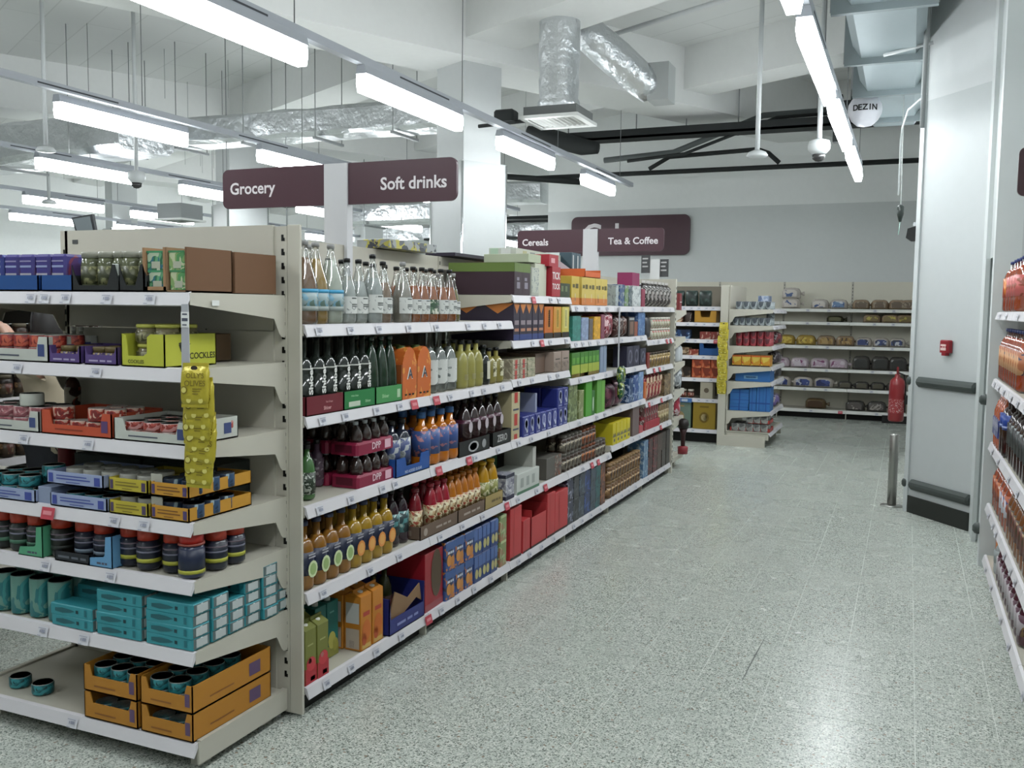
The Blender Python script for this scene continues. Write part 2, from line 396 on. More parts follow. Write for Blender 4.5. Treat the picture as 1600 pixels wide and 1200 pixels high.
for k, off in enumerate((-6.2, 0, 3.3, 6.4, 12.6)):
    beam(C0+va*off, vb, -9, 24, .7 if off != 3.3 else .5, 4.38)
# columns
CLAD = M('glossy white cladding', (.40, .42, .42), .35)
def column(p, s=.50, clad=True, zb=4.25):
    mb = MB(); q = [(p+va*a+vb*b_).to_tuple() for a, b_ in ((-s/2, -s/2), (s/2, -s/2), (s/2, s/2), (-s/2, s/2))]
    mb.prism(q, 'z', 2.95, zb, M('column paint', (.50, .52, .52), .5)); o = struct('trim_1', mb); o.name = 'column'
    s2 = s+.09; m2 = MB(); q = [(p+va*a+vb*b_).to_tuple() for a, b_ in ((-s2/2, -s2/2), (s2/2, -s2/2), (s2/2, s2/2), (-s2/2, s2/2))]
    m2.prism(q, 'z', 0, 3.16, CLAD); part('cladding', m2, o, 'glossy white cladding')
    for a, b_ in ((-1, -1), (1, -1), (-1, 1)):
        c = p+va*a*s2/2+vb*b_*s2/2; m3 = MB(); m3.lathe([(.014, 0), (.014, 3.15)], M('polished edge strip', (.75, .77, .78), .18, 1), 8); m3.xf(Matrix.Translation((c.x, c.y, 0))); part('edge_strip', m3, o)
    return o
column(C0, .50); column(Vector((-9.75, 11.9)), .55); column(Vector((-15.3, 14.9)), .5); column(Vector((-12.3, 19.8)), .5)

# ---------- lighting ----------
LENS = M('lit diffuser', (1, 1, 1), .4, emit=LENS_STRENGTH); HOUS = K('#a9aeb6', .45)
lm = {}
rown = {}
for i, (x, y, L) in enumerate(LAMPS):
    k = round(L, 2)
    if k not in lm:
        h = MB(); h.prism([(-.045, .125), (-.03, .185), (.03, .185), (.045, .125)], 'y', 0, L, HOUS)
        d = MB(); d.prism([(-.04, .125), (-.045, .06), (-.034, 0), (.034, 0), (.045, .06), (.04, .125)], 'y', .01, L-.01, LENS)
        lm[k] = (h.mesh('housing'), d.mesh('diffuser'))
    r = round(x/2.9); rown.setdefault(r, []).append(i); n = len(rown[r])
    rn = {0: 'over the open aisle', -1: 'over the drinks shelving', -2: 'in the second row left', -3: 'in the third row left', -4: 'in the far left rows', -5: 'in the outermost left row'}[r]
    t = thing('strip_light', 'lit white strip light %s, %s from front' % (rn, ORD[n-1]), 'light', (x, y, 3.09), 0, 'strip lights hung in rows')
    link('housing', lm[k][0], parent=t); link('diffuser', lm[k][1], parent=t)
def track(x, y0, y1, lab, wires=True):
    t = thing('lighting_track', lab, 'track', (x, y0, 3.275))
    mb = MB(); mb.box(-.03, 0, 0, .03, y1-y0, .055, HOUS); part('trunking', mb, t)
    y = .6
    while y < y1-y0-.5:
        s_ = MB(); s_.box(.0301, y, .018, .032, y+.8, .03, K('#3c3f45', .6)); part('slot', s_, t)
        w_ = MB(); w_.tube([(0, y+1.1, .05), (0, y+1.1, 4.9-3.275)], .004, K('#777a7c', .5), 5); part('suspension_wire', w_, t)
        y += 2.35
track(-.6, -2, 11.6, 'slim trunking carrying the strip lights over the open aisle')
track(-3.58, -1.5, 12.5, 'slim grey trunking above the drinks shelving carrying strip lights')
track(-6.3, 0, 15, 'slim trunking of the second strip light row from the aisle')
track(-9.1, 2, 17, 'slim trunking of the third strip light row from the aisle')
track(-12.45, 8, 22, 'slim trunking of the fourth strip light row, far left')
track(-8.87, 17, 30, 'slim trunking of the strip lights beyond the white column, far back')
track(-11.57, 22, 32, 'slim trunking of the farthest strip lights')
track(-15.05, 10, 21, 'slim trunking of the outermost strip light row, far left')

# ---------- services ----------
foil = bpy.data.materials.new('crinkled foil'); foil.use_nodes = True; nt = foil.node_tree; b = nt.nodes['Principled BSDF']
b.inputs['Base Color'].default_value = (.72, .74, .76, 1); b.inputs['Metallic'].default_value = .9; b.inputs['Roughness'].default_value = .3
n = nt.nodes.new('ShaderNodeTexNoise'); n.inputs['Scale'].default_value = 7; n.inputs['Detail'].default_value = 6; bp = nt.nodes.new('ShaderNodeBump'); bp.inputs['Strength'].default_value = .9; bp.inputs['Distance'].default_value = .05
g = nt.nodes.new('ShaderNodeNewGeometry'); nt.links.new(g.outputs['Position'], n.inputs[0]); nt.links.new(n.outputs[0], bp.inputs['Height']); nt.links.new(bp.outputs[0], b.inputs['Normal'])
GALV = M('galvanised duct', (.36, .42, .44), .42, .55); CABLE = K('#1e2222', .7); GREYP = K('#8d9192', .5); PIPEW = K('#c8cccd', .4)
def foil_duct(p0, p1, w_, h_, lab, wires=3):
    p0 = Vector(p0); p1 = Vector(p1); L = (p1-p0).length; rz = math.atan2(p1.y-p0.y, p1.x-p0.x)
    t = thing('foil_duct', lab, 'duct', p0, rz); mb = MB(); N = max(4, int(L/.35)); rnd = random.Random(int(L*100))
    vs = []; P = [(-.5, -.38), (-.38, -.5), (.38, -.5), (.5, -.38), (.5, .38), (.38, .5), (-.38, .5), (-.5, .38)]
    for i in range(N+1):
        k = 1+rnd.uniform(-.05, .03)
        for a, c in P: vs.append((L*i/N, a*w_*k+rnd.uniform(-.012, .012), c*h_*k+rnd.uniform(-.012, .012)))
    fs = [(i*8+j, i*8+(j+1) % 8, (i+1)*8+(j+1) % 8, (i+1)*8+j) for i in range(N) for j in range(8)]+[tuple(range(8)), tuple(N*8+j for j in range(7, -1, -1))]
    mb.add(vs, fs, foil); part('duct_body', mb, t)
    for i in range(wires):
        x = L*(i+.5)/wires; m2 = MB()
        for sy in (-w_/2-.03, w_/2+.03): m2.tube([(x, sy, -h_/2-.02), (x, sy, 4.88-p0.z)], .006, GREYP, 5)
        m2.box(x-.02, -w_/2-.05, -h_/2-.05, x+.02, w_/2+.05, -h_/2-.02, GREYP); part('hanger', m2, t)
foil_duct((-10.2, 9.6, 3.78), (-4.95, 9.6, 3.72), .5, .34, 'long foil wrapped duct running towards the white column', 5)
foil_duct((-13.5, 9.2, 3.62), (-8.4, 8.6, 3.62), .8, .5, 'wide crumpled foil duct high on the left', 3)
foil_duct((-9.3, 15, 3.6), (-5.9, 15.2, 3.6), .5, .35, 'short foil duct behind the white column, far back', 2)
foil_duct((-9.8, 14.7, 3.25), (-6.6, 14.6, 3.3), .6, .35, 'foil duct in the distance left of white column', 2)
foil_duct((-8, 21, 3.45), (-14, 21.5, 3.4), .6, .4, 'foil duct across the far end of the shop', 2)
# round foil drop with diffuser
t = thing('ceiling_diffuser', 'square white air diffuser under a round foil duct', 'vent', (-3.25, 8.72, 3.45))
mb = MB(); mb.lathe([(.20, .06), (.21, .16), (.19, .2), (.2, .38), (.19, .42), (.205, .6), (.2, .8), (.21, 1.45)], foil, 20); part('round_duct', mb, t, 'crinkled round foil duct')
mb = MB(); mb.box(-.27, -.25, 0, .27, .25, .09, K('#6b6e6d', .6)); part('plenum', mb, t)
mb = MB()
for a, b_, c, d in ((-.3, -.3, .3, -.24), (-.3, .24, .3, .3), (-.3, -.24, -.24, .24), (.24, -.24, .3, .24)): mb.box(a, b_, -.03, c, d, 0, WHITE)
part('frame', mb, t)
for k in range(9):
    m2 = MB(); m2.prism([(-.23+k*.052, -.02), (-.225+k*.052, -.02), (-.19+k*.052, 0), (-.195+k*.052, 0)], 'y', -.24, .24, WHITE); part('slat', m2, t)
t = thing('foil_duct', 'slanting round foil duct dropping right of the ceiling diffuser', 'duct', (-3.1, 9.3, 4.35))
mb = MB(); mb.tube([(-.12, -.1, .12), (.0, .0, .02), (.2, .17, -.16), (.42, .36, -.36), (.52, .44, -.44)], [.17, .175, .185, .175, .16], foil, 16); part('duct_body', mb, t)
mb = MB(); mb.box(.5, .3, -.58, .72, .6, -.2, K('#a9adac', .5)); part('duct_end_box', mb, t)
# big galvanised duct right
t = thing('air_duct', 'big grey galvanised duct hung above the corner wall', 'duct', (-.24, 5.0, 3.85)); mb = MB()
P = [(-.27, -.12), (-.2, -.22), (.2, -.22), (.27, -.12), (.27, .3), (.2, .4), (-.2, .4), (-.27, .3)]
mb.prism(P, 'y', 0, 6.1, GALV); part('duct_body', mb, t)
for y in (.1, 1.7, 3.1, 4.3, 5.6):
    m2 = MB(); m2.box(-.33, y, -.27, .33, y+.05, .42, M('duct flange', (.25, .29, .3), .5, .5)); part('flange', m2, t)
    for sx in (-.33, .33):
        m3 = MB(); m3.tube([(sx, y+.025, -.25), (sx, y+.025, 1.04)], .008, GREYP, 6); part('drop_rod', m3, t)
mb = MB(); mb.lathe([(0, -.16), (.07, -.145), (.12, -.1), (.15, -.04), (.155, 0), (.15, .05), (.12, .1), (.07, .14), (0, .155)], K('#d3d3da', .35), 20)
for i, ch in enumerate('DEZIN'):
    a = -PI/2-.56+i*.28
    vs, fs, w_, h_ = text_geo(ch, .03); k = .075
    mb.add([( (.158)*math.cos(a)+v.x*k*(-math.sin(a)), (.158)*math.sin(a)+v.x*k*math.cos(a), .0+v.y*k) for v in vs], fs, BLACK)
o = link('globe_sign', mb.mesh('globe_sign'), (-.47, 9.6, 3.52), math.radians(3)); tag(o, 'white globe with a black printed band under the grey duct', 'globe')
t = thing('ceiling_bracket', 'black motor bracket behind the white globe', 'bracket', (-.62, 9.95, 3.5)); mb = MB()
mb.box(-.14, 0, .1, .16, .1, .2, CABLE); mb.box(-.16, 0, -.2, -.08, .1, .26, CABLE); mb.box(0, 0, .16, .06, .1, .3, CABLE); part('bracket_arm', mb, t)
mb = MB(); mb.tube([(0, .05, .2), (0, .05, 1.3)], .012, GREYP, 6); part('rod', mb, t)
# cable tray and pipes across the back
t = thing('cable_tray', 'thick black cable tray crossing the aisle near the ceiling', 'cable tray', (0, 12.6, 3.93)); mb = MB()
mb.box(-4.9, -.15, 0, .05, .15, .03, CABLE); mb.box(-4.9, -.15, 0, .05, -.13, .12, CABLE); part('tray', mb, t)
for k in range(6):
    m2 = MB(); rnd = random.Random(k); m2.tube([(x_, -.1+k*.04+rnd.uniform(-.02, .02), .06+.03*(k % 3)+rnd.uniform(-.012, .012)) for x_ in [(-4.9+.45*j) for j in range(12)]], .022, K('#171a1a', .6), 6); part('cable', m2, t)
m2 = MB()
for x_ in (-4.6, -3.6, -2.9, -2.2, -1.2, -.5):
    m2.tube([(x_, .16, 0), (x_, .16, .95)], .008, GREYP, 5)
o = part('hanger', m2, t)
def pipe(lab, pts, r, m, cat='pipe'):
    p0 = Vector(pts[0]); mb = MB(); mb.tube([Vector(p)-p0 for p in pts], r, m, 8); o = link('pipe', mb.mesh('pipe'), p0); tag(o, lab, cat); return o
pipe('black pipe running level below the cable tray', [(-5.6, 13.6, 3.62), (.05, 13.6, 3.62)], .035, CABLE)
pipe('bent black pipe branching up above the level pipe', [(-3.6, 13.5, 3.66), (-3.3, 13.5, 3.82), (-2.05, 13.5, 3.86), (-1.9, 13.5, 3.8), (-1.75, 13.5, 3.66)], .032, CABLE)
pipe('grey conduit slanting up behind the cable tray', [(-4.1, 12.9, 3.72), (-3.1, 12.9, 3.78), (-1.9, 12.9, 4.2), (.05, 12.9, 4.22)], .04, K('#5b6160', .6))
pipe('second thin slanting conduit behind the cable tray', [(-3.7, 12.7, 3.66), (-2.9, 12.7, 3.72), (-1.7, 12.7, 4.12), (.05, 12.7, 4.14)], .022, CABLE)
pipe('white sprinkler pipe across the soffit above diffuser', [(-3.4, 9.9, 4.5), (.3, 7.9, 4.5)], .025, PIPEW)
pipe('white sprinkler pipe on the soffit, upper left', [(-6.6, 6.0, 4.55), (-4.6, 5.0, 4.55)], .022, PIPEW)
pipe('thin white pipe along the soffit, far upper left', [(-11, 8.0, 4.6), (-7.6, 6.2, 4.6)], .02, PIPEW)
pipe('vertical grey conduit beside the corner wall', [(.03, 7.8, 3.0), (.03, 7.8, 4.9)], .018, GREYP)
pipe('red valve pipe behind the grey duct', [(.0, 8.3, 4.08), (.5, 7.9, 4.35)], .03, K('#7c2a2c', .5))
pipe('white cable looping from the corner wall top', [(.05, 8.05, 3.3), (-.08, 8.6, 3.3), (-.13, 9.3, 3.28), (-.14, 9.5, 3.2), (-.14, 9.5, 2.7)], .008, PIPEW, 'cable')
pipe('thin pale arm sticking out under grey duct', [(.08, 7.9, 3.65), (-.27, 7.95, 3.6)], .014, PIPEW)
rnd = random.Random(5)
# cable chains and hanger rods on the left ceiling
t = thing('hanger_rods', 'scattered thin steel hanger rods dropping from the ceiling left', 'rods', (-8, 10, 4.9)); 
for k in range(26):
    m2 = MB(); x_ = rnd.uniform(-6.5, 3); y_ = rnd.uniform(-.5, 6); m2.tube([(x_, y_, 0), (x_, y_, -rnd.uniform(.5, 1.1))], .004, K('#a9adad', .5), 5); part('rod', m2, t)
t = thing('cable_tray', 'black cable tray with tangled cables in the distance left', 'cable tray', (-11.5, 13.4, 3.35)); mb = MB(); mb.box(0, 0, 0, 5.5, .3, .05, CABLE); mb.box(1.2, -.3, -.02, 2.6, .4, .2, K('#2b2f31', .7)); part('tray', mb, t)
mb = MB(); mb.tube([(3.8, 0, 0), (3.8, 0, .3), (5.6, .1, .3), (7, .1, .15)], .05, CABLE, 6); part('cable_bundle', mb, t)
t = thing('cable_tray', 'dark cable tray behind the soft drinks sign, far back', 'cable tray', (-10.5, 17.5, 3.4)); mb = MB(); mb.box(0, 0, 0, 4, .3, .06, CABLE); mb.box(0, 1.8, -.25, 4, 2.1, -.2, CABLE); mb.box(.5, 2.7, .2, 4.5, 2.9, .3, CABLE); part('tray', mb, t)
t = thing('duct_fitting', 'black lagged pipe fitting left of the cable tray', 'pipe', (-4.9, 12.45, 3.85)); mb = MB()
mb.tube([(-.2, 0, .27), (.05, 0, .2), (.3, 0, .10), (.62, 0, .0), (.85, 0, -.03)], [.07, .1, .13, .12, .08], CABLE, 10); part('lagging', mb, t)
t = thing('loudspeaker', 'small dark speaker clamp beside the white column', 'speaker', (-3.9, 8.9, 3.5)); mb = MB(); mb.box(-.1, -.08, 0, .12, .08, .12, CABLE, .02); part('case', mb, t)
mb = MB(); mb.tube([(-.3, 0, -.02), (.7, 0, .02)], .02, CABLE, 6); part('arm', mb, t)
for (x0, y0, z_, lab) in ((-11.6, 12.6, 3.05, 'square white vent frame hanging far left'), (-6.3, 13.6, 3.1, 'square white vent frame right of white column'), (-8.3, 23, 3.1, 'small square vent frame in the far background')):
    t = thing('ceiling_diffuser', lab, 'vent', (x0, y0, z_)); mb = MB()
    for a, b_, c, d in ((-.3, -.3, .3, -.24), (-.3, .24, .3, .3), (-.3, -.24, -.24, .24), (.24, -.24, .3, .24)): mb.box(a, b_, -.03, c, d, 0, WHITE)
    part('frame', mb, t); mb = MB(); mb.box(-.26, -.26, .0, .26, .26, .25, GREYP); part('plenum', mb, t)
# pendants
def pendant(x, y, z, lab, cam):
    t = thing('camera_dome' if cam else 'wifi_disc', lab, 'camera' if cam else 'sensor', (x, y, z)); mb = MB(); mb.tube([(0, 0, .04), (.0, .0, 4.9-z)], .022, PIPEW, 8); part('drop_pole', mb, t)
    mb = MB()
    if cam:
        mb.lathe([(.03, .12), (.09, .1), (.1, .06), (.095, .02), (.06, -.02)], PIPEW, 14); part('housing', mb, t)
        m2 = MB(); m2.lathe([(.06, -.02), (.055, -.06), (.03, -.08), (0, -.085)], M('smoked dome', (.03, .03, .03), .1), 12); part('dome', m2, t)
    else:
        mb.lathe([(0, -.02), (.09, -.015), (.1, .0), (.08, .03), (.03, .05)], PIPEW, 16); part('disc', mb, t)
pendant(-1.37, 9, 3.05, 'white disc sensor on a long white pole', False)
pendant(-.82, 9, 3.05, 'white camera with smoked dome on a white pole', True)
pendant(-8.22, 8.24, 3.0, 'small camera on a grey pole left of the grocery sign', True)
pendant(-11.2, 9.6, 3.0, 'thin pole with sensor disc, upper left', False)
pendant(-8.46, 7.23, 3.2, 'leftmost thick grey drop pole with sensor disc', False)
t = thing('pull_cord', 'thin cord with black plug hanging before the back wall', 'cord', (-.115, 9.5, 2.45)); mb = MB(); mb.tube([(0, 0, .13), (-.02, 0, 1.4)], .005, K('#c5cac8', .5), 5); part('cord', mb, t)
mb = MB(); mb.lathe([(.012, 0), (.03, .07), (.034, .14), (.01, .16)], K('#1a2420', .4), 10); part('plug', mb, t); mb = MB(); mb.tube([(0, 0, 0), (-.01, 0, -.12)], .004, K('#9fc4b8', .5), 5); part('tail', mb, t)
# wall fittings
t = thing('call_point', 'red square fire alarm call point on the angled wall', 'alarm', pang(.384, .002, 1.352), math.atan2(AD.y, AD.x)); RED = K('#8e1420', .35)
mb = MB(); mb.box(-.048, -.045, -.048, .048, 0, .048, RED, .008); part('case', mb, t); mb = MB(); mb.box(-.03, -.048, -.03, .026, -.0451, .016, K('#d9b9b2', .5)); mb.text('~', 0, -.004, .018, -.0486, RED); part('glass_plate', mb, t, 'pale break glass plate')
mb = MB(); mb.box(-.02, -.045, -.07, .02, -.01, -.048, RED); part('key_slot', mb, t)
t = thing('wall_spotlight', 'small black hooded lamp at the pillar edge', 'lamp', (.0, 8.12, 2.22)); mb = MB(); mb.prism([(-.01, -.05), (-.05, -.02), (-.04, .05), (.02, .07), (.02, -.05)], 'y', -.03, .03, BLACK); part('hood', mb, t); mb = MB(); mb.box(.0, -.02, .06, .02, .02, .1, K('#cfd4d6')); part('bracket', mb, t)
t = thing('fire_extinguisher', 'red fire extinguisher hung beyond the bollard', 'extinguisher', (-.09, 11.5, .36)); RE = K('#8f1d22', .3, coat=.4)
mb = MB(); mb.lathe([(.0, 0), (.075, .0), (.085, .02), (.085, .42), (.075, .47), (.045, .5), (.028, .51), (.028, .54), (0, .545)], RE, 20); part('cylinder', mb, t)
mb = MB(); mb.lathe([(.0862, .1), (.0862, .26)], PM('#9c2a30', ['#d0bab4'], 90, .4, .6), 20, a0=PI, a1=2*PI); part('instruction_label', mb, t)
mb = MB(); mb.box(-.012, -.03, .54, .012, .03, .58, RE); mb.box(-.012, -.09, .58, .012, .05, .592, RE); mb.prism([(-.09, .60), (.05, .59), (.05, .605), (-.09, .63)], 'x', -.01, .01, RE); part('handle', mb, t)
mb = MB(); mb.tube([(.0, .03, .56), (.07, .05, .53), (.09, .03, .4), (.09, .02, .1)], .011, BLACK, 6); part('hose', mb, t)
mb = MB(); mb.box(.085, -.04, .2, .14, .04, .3, BLACK); part('wall_bracket', mb, t)
t = thing('extinguisher_plinth', 'black low panel under the extinguisher and back shelves', 'panel', (-.3, 14.5, 0)); mb = MB(); mb.box(-.0, -.02, 0, .34, .02, .11, KICK); part('panel', mb, t)
t = thing('bollard', 'short brushed steel bollard with round base plate', 'bollard', (-.066, 8.25, 0)); mb = MB(); mb.lathe([(.036, .008), (.036, .59), (.03, .602), (0, .604)], STEEL, 20); part('post', mb, t)
mb = MB(); mb.lathe([(0, 0), (.088, 0), (.088, .006), (.05, .012), (.036, .014)], STEEL, 24); part('base_plate', mb, t)
o = link('floor_scuff', MB().add([(0, 0, .0006), (.004, 0, .0006), (.007, .55, .0006), (.004, .6, .0006), (-.001, .3, .0006)], [(0, 1, 2, 3, 4)], K('#5c605c', .6)).mesh('floor_scuff'), (-.60, 4.0, 0), -.02); tag(o, 'thin dark scuff line on the terrazzo mid aisle', 'scuff')
o = link('paper_scrap', MB().box(-.014, -.01, 0, .014, .01, .003, WHITE).mesh('paper_scrap'), (-.44, 4.72, .0), .4); tag(o, 'tiny white scrap lying on the terrazzo floor', 'litter')
o = link('paper_scrap', MB().box(-.03, -.012, 0, .03, .012, .006, WHITE).mesh('paper_scrap'), (-2.22, 2.87, .0), .5); tag(o, 'white scrap on the floor beside the end shelf base', 'litter')

# ---------- hanging signs ----------
def rrect(x0, z0, x1, z1, r, cor='tlbr'):
    P = []
    for cx, cz, a, k in ((x1, z1, 0, 'tr'), (x0, z1, 90, 'tl'), (x0, z0, 180, 'bl'), (x1, z0, 270, 'br')):
        if k in cor:
            sx = 1 if cx == x1 else -1; sz = 1 if cz == z1 else -1
            for q in range(6): t_ = math.radians(a+q*18); P.append((cx-sx*r+r*math.cos(t_), cz-sz*r+r*math.sin(t_)))
        else: P.append((cx, cz))
    return P
def aisle_sign(y, lt, rt, zt, zl, lab, hl=.075):
    t = thing('aisle_sign', lab, 'sign', (-2.62, y, 0)); z0, z1 = zt-.2, zt
    mb = MB(); mb.box(-.067, -.02, 1.75, .067, .03, z1, K('#c9c9cc', .4)); part('pylon', mb, t, 'pale grey pylon')
    for s_, x0, x1, tx, cor, px in ((lt, -.70, -.069, 'l', 'tl bl', -.70), (rt, .069, .66, 'r', 'tr br', .66)):
        mb = MB(); mb.prism(rrect(x0, z0, x1, z1, .035, cor), 'y', -.012, .006, MAROON); b_ = part('sign_panel', mb, t, 'maroon panel reading '+s_)
        vs, fs, w_, h_ = text_geo(s_, .02); k = hl/ text_geo('G', .02)[3]; k *= .72
        wd = w_*k; cx = x0+.05+wd/2 if tx == 'l' else x1-.05-wd/2
        m2 = MB(); m2.text(s_, cx, (z0+z1)/2-.008, h_*k, -.0135, LET); part('lettering', m2, b_)
aisle_sign(3.93, 'Grocery', 'Soft drinks', 2.297, .075, 'maroon overhead sign reading Grocery and Soft drinks', .085)
aisle_sign(7.9, 'Cereals', 'Tea & Coffee', 2.305, .075, 'maroon overhead sign reading Cereals and Tea & Coffee', .085)
t = thing('wall_sign', 'large maroon sign on the back wall, lettering mostly hidden', 'sign', (-4.32, 15.02, 2.82)); mb = MB(); mb.prism(rrect(-1.0, -.325, 1.02, .325, .1, 'tl tr bl br'), 'y', -.03, 0, MAROON); part('panel', mb, t)
mb = MB(); mb.text('Cakes', -.2, .03, .36, -.032, LET); part('lettering', mb, t)
for x_, lab in ((-2.53, 'left'), (-2.335, 'right')):
    t = thing('shelf_flag', 'small dark %s hand flag sign on top of far shelving' % lab, 'sign', (x_, 9.44, 2.07 if lab == 'left' else 2.03), -.25); mb = MB(); mb.box(-.05, -.004, -.09, .05, .004, .09, K('#3b3c3e', .5)); part('flag', mb, t)
    mb = MB(); [mb.box(-.035, -.006, .05-k*.04, .03-.012*(k % 2), -.0045, .065-k*.04, K('#aaa9a8')) for k in range(3)]; part('lettering', mb, t)
t = thing('sign_post', 'pale sign post between two small dark flags', 'post', (-2.43, 9.43, 1.0)); mb = MB(); mb.box(-.05, 0, 0, .05, .03, 1.12, K('#cfd0d0')); part('post', mb, t)
t = thing('hanging_sign', 'dark maroon rounded sign at the right edge', 'sign', (1.0, 6.0, 2.4)); mb = MB(); mb.prism(rrect(-.47, -.135, .0, .135, .035, 'tl bl'), 'y', -.01, .01, K('#3a2226', .35)); part('panel', mb, t)
t = thing('aisle_sign', 'distant maroon sign reading Greetings cards', 'sign', (-5.0, 4.9, 2.0)); mb = MB(); mb.box(-.28, -.01, -.16, .25, .01, .03, MAROON); part('sign_panel', mb, t)
mb = MB(); mb.text('Greetings', .02, -.02, .05, -.012, LET); mb.text('cards', .1, -.09, .035, -.012, LET); part('lettering', mb, t); mb = MB(); mb.box(-.42, -.01, -.3, -.28, .02, .04, K('#cfd1d3')); part('pylon', mb, t)
mb = MB(); mb.prism([(-.42, .04), (-.24, .03), (-.28, .22), (-.48, .2)], 'y', -.02, 0, K('#2a2d30', .5)); mb.prism([(-.4, .05), (-.26, .045), (-.3, .205), (-.46, .19)], 'y', -.024, -.021, K('#6d777b', .4)); part('top_board', mb, t)
t = thing('aisle_sign', 'small distant maroon sign behind the top shelf bottles', 'sign', (-7.3, 9.4, 2.18)); mb = MB(); mb.box(-.8, -.01, -.14, .5, .01, .12, MAROON); part('sign_panel', mb, t)

mb = MB(); mb.tube([(-.6, 0, .12), (-.6, 0, 2.7)], .006, GREYP, 5); mb.tube([(.3, 0, .12), (.3, 0, 2.7)], .006, GREYP, 5); part('wires', mb, t)
# ================= SHELVING =================
SM = {}
def shelf_meshes(w_, d, hb=.10, mat=CREAM, strip=STRIP):
    k = (round(w_, 3), d, hb, mat.name, strip.name)
    if k in SM: return SM[k]
    a = MB(); a.box(.004, .014, -.03, w_-.004, d, 0, mat)
    b = MB(); b.prism([(.013, .004), (0, 0), (-.012, -.042), (-.008, -.045), (.014, -.012)], 'x', .002, w_-.002, strip)
    c = MB(); c.prism([(.006, .0), (.006, -.04), (d*.885, -hb+.012), (d*.9, -hb), (d*.945, -hb-.042), (d*.97, -hb-.055), (d+.01, -hb-.06), (d+.01, 0)], 'x', -.002, .002, mat)
    SM[k] = (a.mesh('shelf'), b.mesh('price_strip'), c.mesh('bracket')); return SM[k]
TK = MB(); TK.add([(-.024, -.0075, -.007), (-.024, -.0172, -.041), (.024, -.0172, -.041), (.024, -.0075, -.007)], [(0, 1, 2, 3)], K('#cbcbd2', .45))
def tz(z): return -.0021-.0092*0+(-.0075+(z+.007)*(.0097/.034))-.0016
for x0, x1, z0, z1 in ((-.02, .018, -.012, -.010), (-.004, .014, -.026, -.016), (-.012, -.007, -.026, -.017), (-.02, -.004, -.038, -.0355)):
    TK.add([(x0, tz(z0), z0), (x1, tz(z0), z0), (x1, tz(z1), z1), (x0, tz(z1), z1)], [(0, 1, 2, 3)], K('#8f92a2', .6))
TICK = TK.mesh('price_ticket')
TR = MB(); TR.add([(-.032, -.009, -.004), (-.032, -.0195, -.046), (.032, -.0195, -.046), (.032, -.009, -.004)], [(0, 1, 2, 3)], REDT)
TR.add([(-.022, -.0135, -.016), (-.022, -.0170, -.030), (.02, -.0170, -.030), (.02, -.0135, -.016)], [(0, 1, 2, 3)], K('#d98088'))
TRED = TR.mesh('red_ticket')
def shelf(parent, u, v, z, w_, d, tick=(), red=(), hb=.10, br=(1, 1), mat=CREAM, strip=STRIP, rz=0):
    s, p, b = shelf_meshes(w_, d, hb, mat, strip)
    o = link('shelf', s, (u, v, z), 0, parent); link('price_strip', p, (0, 0, 0), 0, o)
    if br[0]: link('bracket', b, (.003, 0, 0), 0, o)
    if br[1]: link('bracket', b, (w_-.003, 0, 0), 0, o)
    for t_ in tick: link('price_ticket', TICK, (t_*w_, 0, 0), 0, o)
    for t_ in red: link('red_ticket', TRED, (t_*w_, 0, 0), 0, o)['label'] = 'red promotional ticket'
    return o
def slots(mb, x, y, z0, z1, step=.05, w_=.008, h_=.022, face='-y', m=BLACK):
    z = z0
    while z < z1:
        if face == '-y': mb.box(x-w_/2, y-.0015, z, x+w_/2, y, z+h_, m)
        else: mb.box(x-.0015, y-w_/2, z, x+.0015, y+w_/2, z+h_, m)
        z += step
def unit(fr, u, w_, H, d, lab, levels, base=None, back=True, backcol=CREAMD, posts=(1, 0), base_d=None, group=None, strip=STRIP, name='shelving_bay', shadecol=None, kick=False, feet=True, gap_shade=False):
    """one bay of shelving in frame fr: levels = [(z, ticks, reds, depth)]"""
    x, y, _ = fr.w(u, 0); t = thing(name, lab, 'shelving', (x, y, 0), fr.rz, group)
    if back:
        for z0, z1, m_ in ((.08, 1.45, shadecol or backcol), (1.453, H, backcol)): mb = MB(); mb.box(.005, d+.005, z0, w_-.005, d+.02, z1, m_); part('back_panel', mb, t)
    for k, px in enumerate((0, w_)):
        if posts[k]:
            mb = MB(); mb.box(px-.015, d-.0, 0, px+.015, d+.05, H, CREAM)
            slots(mb, px, d, .2, H-.03); part('slotted_upright', mb, t)
    for lv in levels:
        z, tk, rd = lv[:3]; dd = lv[3] if len(lv) > 3 else d
        shelf(t, 0, d-dd if dd < d else 0, z, w_, dd if dd < d else d, tk, rd, strip=strip)
    if base is not None:
        z, tk, rd = base; s_, p_, b_ = shelf_meshes(w_, d, .05, CREAM, strip)
        o = link('base_shelf', s_, (0, 0, z), 0, t); link('price_strip', p_, (0, 0, 0), 0, o)
        for q in tk: link('price_ticket', TICK, (q*w_, 0, 0), 0, o)
        for q in rd: link('red_ticket', TRED, (q*w_, 0, 0), 0, o)['label'] = 'red promotional ticket'
        if feet:
            mb = MB(); mb.box(w_-.012, .01, 0, w_+.0, .2, z-.03, CREAM); part('foot', mb, t)
        if gap_shade: mb = MB(); mb.box(.0, .045, 0, w_, .055, z-.03, KICK); part('kick_or_shade_strip', mb, t)  # black strip added under the base shelf, painting the shade of the open gap
        if kick: mb = MB(); mb.box(.0, .12, 0, w_, .13, z-.03, KICK); part('kick_or_shade_strip', mb, t)
    return t
TKS = (.08, .3, .52, .78)
DARKB = K('#6e675a', .6)
names = ['nearest the camera', 'second from camera', 'third from camera', 'fourth from camera', 'fifth from camera', 'farthest along the aisle']
